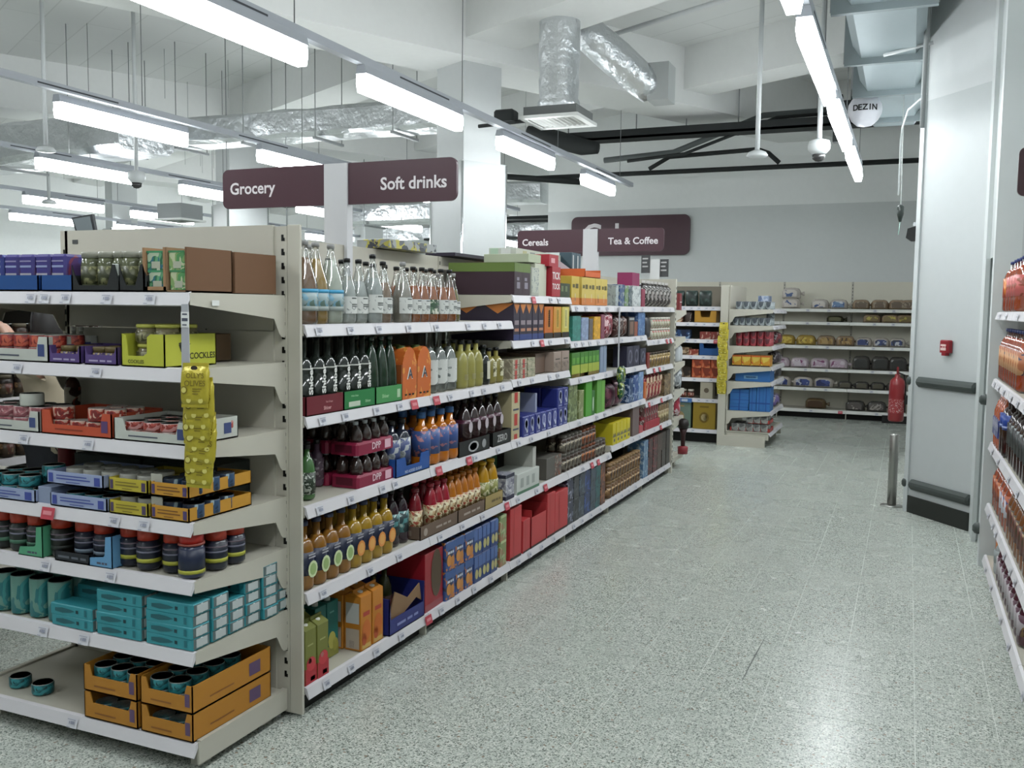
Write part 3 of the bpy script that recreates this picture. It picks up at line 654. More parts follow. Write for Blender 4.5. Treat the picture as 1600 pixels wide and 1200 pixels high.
bay_levels = [
    [(1.525, TKS, ()), (1.175, (.1, .26, .5, .7), (.83,)), (.825, (.08, .3, .55, .66), ()), (.485, (.1, .45, .7), ())],
    [(1.525, (.05, .4, .6, .8), ()), (1.175, (.2, .45, .6, .85), (.05,)), (.825, (.5, .8), (.08, .42)), (.485, (.1, .35, .6), (.93,))],
    [(1.675, (.6, .75), (.3,)), (1.41, (.3, .6, .9), (.45,)), (1.185, (.1, .3, .6, .75), ()), (.825, (.1, .3, .6), ()), (.485, (.1, .4), (.55,))],
    [(1.625, (.1, .3, .6, .8), ()), (1.378, (.1, .25, .4, .6, .8), ()), (1.125, (.2, .5, .8), ()), (.825, (.2, .6, .8), ()), (.485, (.3, .9), (.5, .65))],
    [(1.625, (.1, .5, .8), ()), (1.378, (.2, .6, .8), ()), (1.125, (.3, .6), ()), (.825, (.2, .5, .8), ()), (.53, (.3, .6, .8), ())],
    [(1.625, (.2, .5, .8), ()), (1.33, (.2, .4), (.7, .85)), (1.08, (.6,), (.25, .45)), (.785, (.2, .8), (.1, .55)), (.53, (.3, .8), (.55,))]]
base_reds = [(.0,), (.0,), (), (), (), ()]
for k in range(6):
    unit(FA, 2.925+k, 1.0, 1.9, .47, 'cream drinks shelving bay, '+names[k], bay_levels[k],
         base=(.108, (.12, .3, .5, .72), (.98,) if k == 0 else ()), posts=(1, 1 if k == 5 else 0), backcol=CREAM, gap_shade=True, shadecol=K('#4a443a', .7), group='bays of the drinks shelving run')  # lower back panels darkened: shade inside the shelves painted into their colour
# core between the two faces (back of the run), closing panel
t = thing('shelving_bay', 'back side of the drinks run facing the next aisle', 'shelving', (-3.14, 2.925, 0), -PI/2)
mb = MB(); mb.box(-6, .5, .08, 0, .515, 1.9, CREAM); part('back_panel', mb, t)
for z in (.1, .5, .85, 1.2, 1.53): shelf(t, -6, 0, z, 6, .5, (), (), br=(0, 0))
# end panel (white post) at the near end and at the far end
t = thing('end_post', 'broad white post closing the near end of drinks shelving', 'post', (-2.115, 2.9, 0))
mb = MB(); mb.box(-.035, -.012, .02, .022, .002, 1.9, CREAM, .002); part('face', mb, t)
mb = MB(); mb.box(-.095, -.012, .02, -.0355, .03, 1.895, CREAM)
z = .16
while z < 1.86: mb.box(-.060, -.0135, z, -.050, -.0121, z+.024, BLACK); mb.box(-.050, -.0135, z, -.0455, -.0121, z+.012, BLACK); z += .0525
part('slotted_channel', mb, t)
t = thing('end_post', 'slim white slotted post closing the far end of drinks shelving', 'post', (-2.10, 8.935, 0))
mb = MB(); mb.box(-.05, -.0, .0, .01, .05, 1.9, CREAM); part('face', mb, t); mb = MB()
slots(mb, .0115, .025, .1, 1.85, .05, .012, .024, 'x'); part('slot_row', mb, t)

# ---- near end bay (faces the camera) ----
def endbay(fr, u0, w_, d, levels, zb, lab, back=True, side=True, H=1.9, tks=None, baseh=.137, base=True):
    x, y, _ = fr.w(u0, 0); t = thing('end_bay', lab, 'shelving', (x, y, 0), fr.rz)
    if back:
        for z0, z1 in ((.1, .80), (.805, 1.50), (1.505, H)):
            mb = MB(); mb.box(.005, d+.0, z0, w_-(.05 if fr is FE else .005), d+.015, z1, CREAM); part('back_panel', mb, t)
    for i, z in enumerate(levels): shelf(t, 0, 0, z, w_, d, tks[i][0] if tks else (.2, .6), tks[i][1] if tks else (), hb=.10, br=(0, 1))
    if base:
        s_, p_, b_ = shelf_meshes(w_, d, .05, CREAM, STRIP); o = link('base_shelf', s_, (0, 0, baseh), 0, t); link('price_strip', p_, parent=o); link('price_ticket', TICK, (.5*w_, 0, 0), 0, o)
        if side:
            for xx in (0, w_):
                mb = MB(); mb.box(xx-.006, .012, .035 if xx else .09, xx+.002, d, baseh+.004, CREAM); mb.box(xx-.02, .02, baseh, xx+.003, d, baseh+.008, CREAM); part('base_side', mb, t)
        for xx in (.06, w_-.08):
            for yy in (.06, d-.1): mb = MB(); mb.box(xx, yy, 0, xx+.04, yy+.06, baseh-.03, CREAM); part('foot', mb, t)
    return t
ELV = [1.637, 1.39, 1.14, .885, .69, .45]
ETK = [((.37, .43, .52, .69, .86), ()), ((.3, .64), ()), ((.32, .6), ()), ((.7, .82), (.42,)), ((.4, .68), ()), ((.38, .56), ())]
ELV = [1.6+(z-1.6)*1.0193 for z in ELV]
eb = endbay(FE, -3.28, 1.12, .50, ELV, 0, 'cream end bay facing the camera, tins and trays on it', tks=ETK, baseh=.109)
eb2 = endbay(FE, -4.44, 1.155, .50, ELV, 0, 'open backed end bay at the left edge of frame', back=False, tks=[((.8,), ())]*6, baseh=.109, base=False)
mb = MB(); mb.box(-.02, .5, 0, .02, .53, 1.9, CREAM); slots(mb, 0, .5, .2, 1.85); part('slotted_upright', mb, eb)
mb = MB(); mb.box(.05, .498, 1.845, .08, .4995, 1.862, K('#4a4d4c')); part('maker_plate', mb, eb)
o = link('shelf_label', MB().box(-.018, -.001, -.009, .018, 0, .009, WHITE).mesh('shelf_label'), (-2.1555, 2.50, 1.605), PI/2); tag(o, 'small white label stuck on the top shelf side bracket', 'label')
# other side of the next aisle, seen through the gap
for k in range(4):
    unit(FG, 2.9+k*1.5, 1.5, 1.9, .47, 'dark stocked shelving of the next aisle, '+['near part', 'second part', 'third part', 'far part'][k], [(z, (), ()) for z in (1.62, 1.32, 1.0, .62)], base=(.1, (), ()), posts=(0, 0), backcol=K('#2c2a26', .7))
# ---- island run at the back: facing camera + its end bay ----
for k in range(3):
    unit(FN, -5.05+k*1.0, 1.0, 1.9, .5, 'back run shelving facing camera, '+['left part', 'middle part', 'right part by white post'][k], [(1.645, (.55, .64, .73, .82, .9), ()), (1.455, (.6, .7, .8, .92), ()), (1.255, (.6, .7, .85), (.95,)), (1.06, (.65, .8, .9), ()), (.79, (.7, .9), ()), (.54, (.66, .76, .86, .93), ())], base=(.17, (.7, .88), ()), posts=(1, 0), backcol=DARKB, kick=True)
ie = endbay(FI, 11.1, 1.15, .50, [1.62, 1.43, 1.19, .95, .77, .42], 0, 'cream end bay of the back run, blue and red packs on it', tks=[((.2, .5, .8), ()), ((.2, .5, .8), ()), ((.3, .6), ()), ((.3, .6), ()), ((.3,), ()), ((.3, .6), ())], baseh=.175)
o = thing('end_post', 'white slotted post left of the blue box end bay', 'post', (-1.99, 11.08, 0)); mb = MB(); mb.box(-.06, 0, .0, .03, .03, 1.9, CREAM, .004); part('face', mb, o)
mb = MB(); mb.box(.0, -.005, .0, .5, .015, .13, CREAM); part('base_panel', mb, o)
# brackets facing us on the left edge of the end bay
for z in (1.62, 1.43, 1.19, .95, .77, .42):
    s_, p_, b_ = shelf_meshes(1.15, .5, .10, CREAM, STRIP); link('bracket', b_, (.0, 0, z), 0, ie)
# ---- far end bay of the drinks run ----
fe = endbay(FB, 2.10, 1.0, .5, [1.6, 1.33, 1.08, .80, .52], 0, 'far end bay of drinks run, seen from its side', side=True, tks=[((.3,), ())]*5)
for z in (1.6, 1.33, 1.08, .80, .52):
    s_, p_, b_ = shelf_meshes(1.0, .5, .12, CREAM, STRIP); link('bracket', b_, (.0, 0, z), 0, fe)
# ---- bread wall ----
STRIPW = K('#dcdcd6', .3); BACKW = K('#e2decd', .6)
WBR = [1.645, 1.45, 1.095, .75, .46]
bn = ['behind the far left goods', 'left of the end bay', 'behind the blue boxes', 'left of the extinguisher', 'behind the extinguisher']
for k in range(4):
    wk = 1.0 if k < 3 else .85
    unit(FW, -3.8+k*1.0, wk, 2.06, .42, 'cream bread shelving on back wall, '+bn[k], [(z, (.4, .7), ()) for z in WBR], base=(.135, (.5,), (.92,) if k == 2 else ()), posts=(1, 0), backcol=BACKW, strip=STRIPW, kick=True, group='bays of the bread wall')
# ---- right hand shelving ----
rn_ = ['beside the camera', 'second from the camera', 'beside the door casing']
for k in range(5):
    unit(FR, -6.45+k*1.0, 1.0, 1.9, .46, 'right hand drinks shelving bay, '+['next to the door casing', 'second from door casing', 'third from door casing', 'fourth from door casing', 'beside the camera'][k], [(1.61, (.3, .7), ()), (1.20, (.2, .5, .8), ()), (.805, (.3, .7), ()), (.42, (.3, .6, .8), ())], base=(.09, (.3, .7), ()), posts=(1, 0), backcol=K('#a8a69c', .6))
# ================= GOODS: builders =================
def bottle(r, h, shoulder, neck_r, neck_h, body, cap, label=None, lz=(.25, .55), clear=False, liq=None, fill=.72, name='bottle', waist=0, cap_h=.018, art=None, n=14, lab_w=None, cap_r=None, cone=False):
    zs = h-neck_h-shoulder-cap_h; zn = h-neck_h-cap_h
    prof = [(r*.82, 0), (r*.96, .008), (r, .02)]
    if waist: prof += [(r, zs*.3), (r*(1-waist), zs*.42), (r*(1-waist), zs*.55), (r, zs*.68)]
    prof += [(r, zs)]
    if cone: prof += [(r*.97, zs+shoulder*.12), (neck_r+(r-neck_r)*.72, zs+shoulder*.38), (neck_r+(r-neck_r)*.3, zs+shoulder*.75), (neck_r+.001, zn)]
    for t_ in () if cone else (.2, .4, .6, .8, 1): prof.append((neck_r+(r-neck_r)*math.cos(t_*PI/2)**1.15 if t_ < 1 else neck_r, zs+shoulder*math.sin(t_*PI/2)**1.2 if t_ < 1 else zn))
    prof += [(neck_r, h-cap_h)]
    b = MB(); b.lathe(prof, CLEAR if clear else body, n); parts = [('body', b, [])]
    if clear and liq:
        q = [(max(p[0]-.003, .002), p[1]+.003) for p in prof if p[1] < h*fill]; zl = h*fill
        rr = [p for p in prof if p[1] >= zl]; q.append((max(q[-1][0]*.8, .006), zl)); q.append((0, zl))
        l = MB(); l.lathe(q, liq, n); parts.append(('liquid', l, []))
    c = MB(); cr = cap_r or neck_r*1.25; c.lathe([(cr, h-cap_h), (cr, h-.002), (cr*.85, h), (0, h)], cap, 10); parts.append(('cap', c, []))
    if label:
        z0, z1 = lz[0]*h, lz[1]*h; l = MB(); rl = r*(1-waist)*1.012 if waist else r*1.012
        a0, a1 = (0, 2*PI) if not lab_w else (-PI/2-lab_w, -PI/2+lab_w)
        l.lathe([(rl, z0), (rl, z1)], label, n, a0=a0, a1=a1)
        if art: art(l, rl, z0, z1)
        parts.append(('label', l, []))
    return Proto(name, parts, 2*r, 2*r, h)
def can(r, h, wall, top=TIN, name='tin', n=14, band=None, ring=True):
    b = MB(); b.lathe([(r*.97, 0), (r, .004), (r, h-.005), (r*.97, h-.002)], wall, n)
    b.lathe([(r*.97, h-.002), (r*.95, h), (r*.9, h-.004), (0, h-.004)], top, n)
    if band: b.lathe([(r*1.01, h*band[0]), (r*1.01, h*band[1])], band[2], n)
    return Proto(name, b, 2*r, 2*r, h)
def jar(r, h, glass, lid, label=None, lidh=.02, name='jar', n=14, bands=(), contents=None):
    b = MB(); b.lathe([(r*.8, 0), (r, .01), (r, h-lidh-.02), (r*.86, h-lidh)], glass, n)
    c = MB(); c.lathe([(r*.92, h-lidh), (r*.94, h-.003), (r*.88, h), (0, h)], lid, n)
    p = [('body', b, []), ('lid', c, [])]
    if label:
        l = MB(); l.lathe([(r*1.01, h*.15), (r*1.01, h*.62)], label, n)
        for z0, z1, m in bands: l.lathe([(r*1.018, h*z0), (r*1.018, h*z1)], m, n)
        p.append(('label', l, []))
    return Proto(name, p, 2*r, 2*r, h)
def art_apply(mb, w_, d, h, art):
    for a in art:
        k = a[0]; f = 'F'
        if len(k) == 2: k, f = k
        y = -d/2-.0012
        if f == 'L':   # face at -x
            def Tq(p): return (-w_/2-.0012, -p[0], p[2])
        elif f == 'R':
            def Tq(p): return (w_/2+.0012, p[0], p[2])
        elif f == 'T':
            def Tq(p): return (p[0], p[2], h+.0012)
        else: Tq = None
        W = w_ if f in 'FT' else d
        H = h if f != 'T' else d
        off = -H/2 if f == 'T' else 0
        if k == 'r':
            x0, z0, x1, z1, m = a[1:6]; P = [(x0*W-W/2, y, z0*H+off), (x1*W-W/2, y, z0*H+off), (x1*W-W/2, y, z1*H+off), (x0*W-W/2, y, z1*H+off)]
            mb.add([Tq(p) if Tq else p for p in P], [(0, 1, 2, 3)], m)
        elif k == 'p':
            pts, m = a[1:3]; mb.add([(Tq or (lambda p: p))((x*W-W/2, y, z*H+off)) for x, z in pts], [tuple(range(len(pts)))], m)
        elif k == 'e':
            cx, cz, rx, rz, m = a[1:6]; P = [((cx-.5)*W+rx*W*math.cos(2*PI*q/12), y-.0004, cz*H+off+rz*H*math.sin(2*PI*q/12)) for q in range(12)]
            mb.add([Tq(p) if Tq else p for p in P], [tuple(range(12))], m)
        elif k == 't':
            s_, cx, cz, hh, m = a[1:6]; wm = a[6] if len(a) > 6 else .9
            if Tq: mb.text(s_, (cx-.5)*W, cz*H+off, hh*H, y-.0006, m, wmax=wm*W, T=Tq)
            else: mb.text(s_, (cx-.5)*W, cz*H+off, hh*H, y-.0006, m, wmax=wm*W)
def box(w_, d, h, m, art=(), name='box', c=.002, top=None):
    b = MB(); b.box(-w_/2, -d/2, 0, w_/2, d/2, h, m, min(c, w_/8))
    if top: art = list(art)+[('rT', .02, .02, .98, .98, top)]
    art_apply(b, w_, d, h, art); return Proto(name, b, w_, d, h)
def carton(w_, d, h, m, cap, art=(), name='carton', gable=.0):
    b = MB(); hb = h*(1-gable) if gable else h-.012
    b.box(-w_/2, -d/2, 0, w_/2, d/2, hb, m, .002)
    if gable: b.prism([(-d/2, hb), (d/2, hb), (.004, h-.012), (-.004, h-.012)], 'x', -w_/2, w_/2, m); b.box(-w_/2, -.003, h-.014, w_/2, .003, h, m)
    art_apply(b, w_, d, hb, art)
    c = MB(); c.lathe([(.014, hb-.002), (.014, hb+.014), (.01, hb+.016), (0, hb+.016)], cap, 10, 0, -d*.1)
    return Proto(name, [('body', b, []), ('cap', c, [])], w_, d, h)
def tray(w_, d, h, m, low=.5, t_=.004, art=(), name='tray', cut=.14, inner=None, backh=None, sidelow=1):
    """open display tray: low front with raised corners"""
    b = MB(); inner = inner or CARD; bh = backh or h
    b.box(-w_/2, -d/2, 0, w_/2, d/2, .004, inner)
    c0 = w_/2-cut*w_; lo = h*low
    b.prism([(-w_/2, 0), (w_/2, 0), (w_/2, h), (c0+.012, h), (c0, lo), (-c0, lo), (-c0-.012, h), (-w_/2, h)] if cut else [(-w_/2, 0), (w_/2, 0), (w_/2, lo), (-w_/2, lo)], 'y', -d/2, -d/2+t_, m)
    b.box(-w_/2, d/2-t_, 0, w_/2, d/2, bh, m)
    for sx in (-1, 1): b.box(sx*w_/2-(t_ if sx > 0 else 0), -d/2, 0, sx*w_/2+(t_ if sx < 0 else 0), d/2, h*sidelow if not cut else h, m)
    art_apply(b, w_, d, h, art); return Proto(name, b, w_, d, h)
def bag(w_, d, h, m, name='bag', art=(), lump=.03, seed=1, seal=None, p=3):
    b = MB(); b.pillow(w_, d, h, m, 8, 6, p, lump, seed)
    if seal: b.box(-w_*.45, -.004, h*.97, w_*.45, .004, h+.02, seal); 
    for a in art:
        if a[0] == 'e': b.ell((a[1]-.5)*w_, a[2]*h, a[3]*w_, a[4]*h, -d/2-.002, a[5])
        else: b.add([((a[1]-.5)*w_, -d/2-.002, a[2]*h), ((a[3]-.5)*w_, -d/2-.002, a[2]*h), ((a[3]-.5)*w_, -d/2-.002, a[4]*h), ((a[1]-.5)*w_, -d/2-.002, a[4]*h)], [(0, 1, 2, 3)], a[5])
    return Proto(name, b, w_, d, h)
def loaf(w_, d, h, m, band, name='bread_loaf', seed=0, tail=True, blab=None):
    """loaf in a clear wrapper lying along the shelf, printed band, twisted end"""
    rnd = random.Random(seed); b = MB(); N = 10; k = 16; vs = []
    for i in range(N+1):
        t_ = i/N; u_ = abs(2*t_-1); e = (1-u_**5)**.5 if u_ < 1 else .12; e = max(e, .35)
        for j in range(k):
            a = 2*PI*j/k; ca, sa = math.cos(a), math.sin(a); q = 1+rnd.uniform(-.03, .03)
            y = d/2*e*math.copysign(abs(ca)**.45, ca)*q; z = h*.48+h*.48*(e if sa > 0 else 1)*math.copysign(abs(sa)**.45, sa)*(q if sa > 0 else 1)
            if sa > .3: z += h*.05*math.cos(ca*2.4)*e
            vs.append((-w_/2+w_*t_, y, max(z, 0)))
    fs = [(i*k+j, i*k+(j+1) % k, (i+1)*k+(j+1) % k, (i+1)*k+j) for i in range(N) for j in range(k)]+[tuple(range(k-1, -1, -1)), tuple(N*k+j for j in range(k))]
    b.add(vs, fs, m, True); parts = [('wrapped_loaf', b, [])]
    l = MB(); l.add([(-w_*.34, -d/2-.004, h*.16), (w_*.34, -d/2-.004, h*.16), (w_*.36, -d/2-.003, h*.62), (w_*.2, -d/2-.001, h*.8), (-w_*.2, -d/2-.001, h*.8), (-w_*.36, -d/2-.003, h*.62)], [(0, 1, 2, 3, 4, 5)], band); parts.append(('printed_band', l, []))
    if tail:
        t2 = MB(); t2.lathe([(.012, 0), (.02, .02), (.035, .05)], m, 8); t2.xf(Matrix.Translation((w_/2+.0, 0, h*.45)) @ Matrix.Rotation(PI/2, 4, 'Y')); parts.append(('twisted_end', t2, []))
    return Proto(name, parts, w_, d, h)
def wrapband(m): return m
# ================= DRINKS RUN, bays one and two =================
NE = ('nearest', 'farthest'); SH = {'top': 'top shelf', 2: 'second shelf', 3: 'third shelf', 4: 'fourth shelf', 5: 'base shelf'}
GREYCAP = K('#8d8d8c'); BLUEBAND = PM('#8fa3a6', ['#6fa0b8', '#5b7368'], 26)
def blueart(l, r, z0, z1): l.lathe([(r*1.01, z1-.014), (r*1.01, z1)], K('#3c9bc8'), 14); l.lathe([(r*1.01, z0), (r*1.01, z0+.018)], K('#8d9793'), 14)
big = lambda liq: bottle(.052, .325, .15, .013, .02, None, GREYCAP, BLUEBAND, (.17, .43), True, liquid(liq), .8, name='mixer_bottle', art=blueart, cone=True)
PALEW = '#d5d8d2'
row(FA, 1.525, 3.0, .0, big('#7a4f22'), 1, 'amber brown mixer bottle with blue banded label beside the post', 'bottle', dn=2, du=.11)
row(FA, 1.525, 3.105, .02, big('#a47f22'), 1, 'golden mixer bottle with blue banded label on the top shelf', 'bottle', dn=2)
row(FA, 1.525, 3.21, .02, big('#b9bfae'), 1, 'pale mixer bottle with blue banded label on the top shelf', 'bottle', dn=2)
WLAB = PM('#c8cac6', ['#8d9290', '#c8cac6'], 60, th=.62)
def wart(l, r, z0, z1):
    for q, (a, b_) in enumerate(((.86, .93), (.5, .57), (.40, .46))): l.lathe([(r*1.012, z0+(z1-z0)*a), (r*1.012, z0+(z1-z0)*b_)], K('#505653'), 14, a0=-PI/2-.5, a1=-PI/2+.25*(q+1)-.1)
ton = lambda liq, h=.275, r=.042, cap=BLACK, lab=WLAB, a=wart, lw=1.35: bottle(r, h, .12, .012, .025, None, cap, lab, (.16, .42), True, liquid(liq), .66, name='tonic_bottle', art=a, lab_w=lw, cone=True)
cl = ton('#aeb3ae'); 
row(FA, 1.525, 3.325, .03, cl, 2, 'clear tonic bottle with white label near the post', 'bottle', 'clear tonic bottles', dn=2, du=.095, ends=NE)
row(FA, 1.525, 3.485, .0, ton('#aab0ac', .30, .046), 1, 'tallest clear tonic bottle on top shelf with white label', 'bottle', dn=1)
row(FA, 1.525, 3.60, .02, ton('#8e7157'), 1, 'smoky pink tonic bottle with white label on top shelf', 'bottle', dn=2)
row(FA, 1.525, 3.745, .0, ton('#9a9286', .28, .045, GREYCAP), 1, 'clear tonic bottle with a grey cap on the top shelf', 'bottle', dn=1)
row(FA, 1.525, 3.68, .12, ton('#9aa09a', .27), 2, 'clear tonic bottle standing in the rear rank, top shelf', 'bottle', 'rear rank tonic bottles', du=.1, ends=NE)
br = ton('#a4561c', .265, .041); row(FA, 1.525, 3.87, .02, br, 2, 'brown ginger bottle with white label', 'bottle', 'brown ginger bottles on the top shelf', dn=2, du=.09, ends=NE)
row(FA, 1.525, 4.045, .02, ton('#a4561c', .265, .041, lab=PM('#3f5a44', ['#5b7a5e', '#c9c9b8'], 40)), 1, 'brown ginger bottle with green label', 'bottle', dn=2)
row(FA, 1.525, 4.135, .01, br, 2, 'brown ginger bottle beyond the green labelled one', 'bottle', 'brown ginger bottles beyond', dn=2, du=.09, ends=NE)
row(FA, 1.525, 4.31, .03, ton('#7c7434', .25, .041, GREYCAP), 1, 'olive cordial bottle with grey cap, last on top shelf', 'bottle', dn=2)
# second shelf
DKG = M('black bottle glass', (.012, .016, .013), .12, coat=.5); DGREEN = M('dark green bottle glass', (.012, .03, .016), .15, coat=.4)
def shlo(l, r, z0, z1):
    vs, fs, w_, h_ = text_geo('Shloer', .035); k = .115/w_
    l.add([(-.002+(-v.y*k*.8), -r-.0015, z0+.128+v.x*k) for v in vs], fs, K('#dcdcd6'))
    l.lathe([(r*1.0, z0+.167), (r*.93, z0+.176)], K('#c9c9c2'), 14)
sb = bottle(.037, .315, .055, .013, .075, DKG, BLACK, DKG, (.02, .5), art=shlo, name='grape_bottle')
row(FA, 1.18, 2.985, .012, sb, 3, 'black grape drink bottle with white upright lettering, maroon tray', 'bottle', 'black grape drink bottles', dn=2, du=.082, ends=NE)
row(FA, 1.18, 3.245, .012, sb, 3, 'black grape drink bottle with white upright lettering, green tray', 'bottle', 'black grape drink bottles', dn=2, du=.08, ends=NE)
gb = bottle(.037, .29, .15, .013, .03, DGREEN, DGREEN, name='green_bottle')
row(FA, 1.18, 3.475, .012, gb, 3, 'dark green wine style bottle in light green tray', 'bottle', 'dark green bottles', dn=2, du=.078, ends=NE)
T1 = K('#6e1d28'); T2 = K('#1f7a3c'); T3 = K('#3f8f4c')
def crate(w_, col, lines, name='bottle_tray'): return tray(w_, .22, .075, col, 1, art=lines, name=name, cut=0)
row(FA, 1.176, 3.06, .0, crate(.255, T1, [('t', 'Red Grape', .6, .62, .14, K('#c98f8f'), .4), ('t', 'Shloer', .55, .32, .2, K('#d9a0a0'), .5)]), 1, 'maroon card tray holding the black grape bottles', 'tray', jit=0)
row(FA, 1.176, 3.312, .0, crate(.24, T2, [('r', .14, .14, .5, .42, K('#bcc9b4')), ('t', 'White Grape', .32, .72, .13, K('#9ed0a0'), .4), ('t', 'Shloer', .75, .35, .16, K('#9ed0a0'), .35)]), 1, 'green card tray holding black grape bottles', 'tray', jit=0)
row(FA, 1.176, 3.55, .0, crate(.225, T3, [('r', .8, .25, .92, .75, K('#a9c9a0')), ('t', 'Shloer', .35, .45, .22, K('#9fd09a'), .5)]), 1, 'light green card tray under the dark green bottles', 'tray', jit=0)
OR = PM('#c85f1d', ['#d98a35', '#c85f1d'], 14)
def apack():
    b = MB(); w_ = .125; P = [(-w_/2, 0), (w_/2, 0), (w_/2, .17)]+[(w_/2*math.cos(t_)*.9+0, .17+.07*math.sin(t_)) for t_ in (.4, .8, 1.2, 1.57, 1.94, 2.34, 2.74)]+[(-w_/2, .17)]
    b.prism(P, 'y', -.05, .05, OR); b.text('A', 0, .12, .055, -.0515, K('#e8e2d8')); b.text('A', .004, .118, .045, -.0522, K('#3c4450'))
    for x in (-.035, 0, .03): b.box(x-.008, -.052, .018, x+.008, -.0505, .026, BLACK)
    c = MB(); c.lathe([(.02, .20), (.03, .225), (.02, .245), (0, .247)], K('#3e4f22', .4), 10)
    s_ = MB(); s_.box(-w_/2-.012, -.05, 0, -w_/2-.002, .05, .16, M('amber bottle side', (.25, .07, .02), .2)); 
    return Proto('bottle_pack', [('sleeve', b, []), ('bottle_top', c, []), ('bottle_side', s_, [])], .14, .1, .247)
row(FA, 1.176, 3.745, .004, apack(), 2, 'orange four bottle carry pack with white letter A', 'pack', 'orange carry packs', du=.135, dn=2, ends=('nearer the post', 'farther from post'))
WPAP = PM('#c6c8c4', ['#6c7270', '#c6c8c4'], 34, th=.6)
cg = bottle(.047, .33, .09, .016, .09, None, GREYCAP, WPAP, (.13, .5), True, liquid('#7d827c'), .68, name='gin_style_bottle', lab_w=1.3)
row(FA, 1.176, 4.06, .03, cg, 3, 'clear long necked bottle with large white label', 'bottle', 'clear long necked bottles', dn=2, du=.105, ends=NE)
ol = bottle(.043, .25, .07, .014, .035, M('olive juice bottle', (.27, .25, .07), .2, coat=.4), BLACK, K('#8a8452'), (.18, .3), name='cordial_bottle', lab_w=.5)
row(FA, 1.176, 4.385, .02, ol, 3, 'plain olive cordial bottle on second shelf', 'bottle', 'olive cordial bottles', dn=2, du=.095, ends=NE)
dw = bottle(.04, .22, .06, .013, .03, DKG, BLACK, K('#c9c7b4'), (.15, .6), name='syrup_bottle', lab_w=.5)
row(FA, 1.176, 4.665, .02, dw, 1, 'dark syrup bottle with narrow cream label', 'bottle', dn=2)
ol2 = bottle(.046, .20, .06, .013, .03, M('amber olive bottle', (.22, .19, .05), .2, coat=.4), BLACK, PM('#c9c4a4', ['#55502a'], 50), (.2, .62), name='syrup_bottle', lab_w=.55)
row(FA, 1.176, 4.755, .02, ol2, 2, 'squat olive syrup bottle with cream label', 'bottle', 'squat syrup bottles', dn=2, du=.095, ends=NE)
# third shelf
GGL = M('green bottle glass', (.05, .13, .04), .15, coat=.5)
row(FA, .83, 2.975, .05, bottle(.034, .22, .07, .012, .03, GGL, BLACK, PM('#20301e', ['#b9c0b4'], 60), (.1, .5), name='green_bottle'), 2, 'green glass bottle behind the post, third shelf', 'bottle', 'green glass bottles', dn=2, du=.08, ends=NE)
row(FA, .83, 3.16, .18, bottle(.03, .2, .05, .012, .03, M('dull purple glass', (.10, .06, .09), .2), BLACK, PM('#6c5a68', ['#b4a4ae'], 50), (.15, .6), name='small_bottle'), 3, 'small purple labelled bottle deep on third shelf', 'bottle', 'small purple labelled bottles', du=.07, dn=2, ends=NE)
CR = K('#8d1a3c', .4)
def dpack():
    b = MB(); b.box(-.15, -.07, 0, .15, .07, .055, CR, .01); b.text('DPP', .0, .03, .03, -.0716, K('#e4c2cc'))
    b.box(.07, -.0715, .008, .12, -.0705, .046, K('#d9a9b8')); art_apply(b, .3, .14, .055, [('rL', .2, .2, .8, .8, K('#5d1228'))])
    t_ = []
    p = [('sleeve', b, [])]
    for k in range(4):
        for j in (0, 1):
            c = MB(); c.lathe([(.03, .055), (.03, .085), (.02, .115), (.011, .125), (.011, .14), (0, .14)], M('dark cola bottle', (.03, .018, .015), .12, coat=.5), 10, -.108+k*.072, -.034+j*.068)
            c.lathe([(.0115, .128), (.0125, .142), (0, .143)], K('#b9bfc4'), 8, -.108+k*.072, -.034+j*.068); p.append(('small_bottle', c, []))
    return Proto('bottle_multipack', p, .30, .14, .14)
row(FA, .827, 3.47, .015, dpack(), 1, 'crimson sleeve of small dark bottles', 'multipack', 'crimson bottle sleeves', st=2)
row(FA, .827, 3.47, .17, dpack(), 1, 'crimson sleeve of small dark bottles at the rear', 'multipack', 'crimson bottle sleeves', st=2)
DKB = M('dark blue black bottle', (.014, .018, .03), .15, coat=.4)
sq = bottle(.045, .25, .06, .016, .03, DKB, BLACK, PM('#a9adaf', ['#7f8486', '#3c4a7c'], 20), (.2, .66), name='squash_bottle')
row(FA, .83, 3.66, .012, sq, 2, 'dark bottle with silver label in blue tray', 'bottle', 'dark bottles in blue tray', dn=2, du=.098, ends=NE)
row(FA, .826, 3.77, .0, tray(.32, .22, .085, K('#1c4f9e'), .5, art=[('t', 'NO ADDED SUGAR', .5, .2, .16, K('#b9c4e0'), .6)], cut=.3), 1, 'bright blue card tray with a stepped front edge', 'tray', jit=0)
ob = bottle(.047, .265, .07, .018, .035, liquid('#b8640c'), K('#2f5f96'), PM('#34508f', ['#b0707c', '#34508f'], 22, th=.57), (.2, .66), name='orange_drink_bottle', cap_h=.03)
row(FA, .83, 3.93, .0, ob, 4, 'orange drink bottle with blue label and blue cap', 'bottle', 'orange drink bottles', dn=2, du=.1, ends=NE)
ck = bottle(.046, .285, .11, .014, .03, M('cola bottle', (.025, .012, .012), .12, coat=.5), BLACK, M('dark red label', (.06, .012, .03), .3), (.35, .62), name='cola_bottle', waist=.06,
            art=lambda l, r, z0, z1: l.add([(.022*math.cos(2*PI*q/12), -r-.002, (z0+z1)/2+.03*math.sin(2*PI*q/12)) for q in range(12)], [tuple(range(12))], K('#b9aeb4')))
row(FA, .83, 4.42, .012, ck, 5, 'dark cola bottle with white oval in black crate', 'bottle', 'dark cola bottles', dn=2, du=.103, ends=NE)
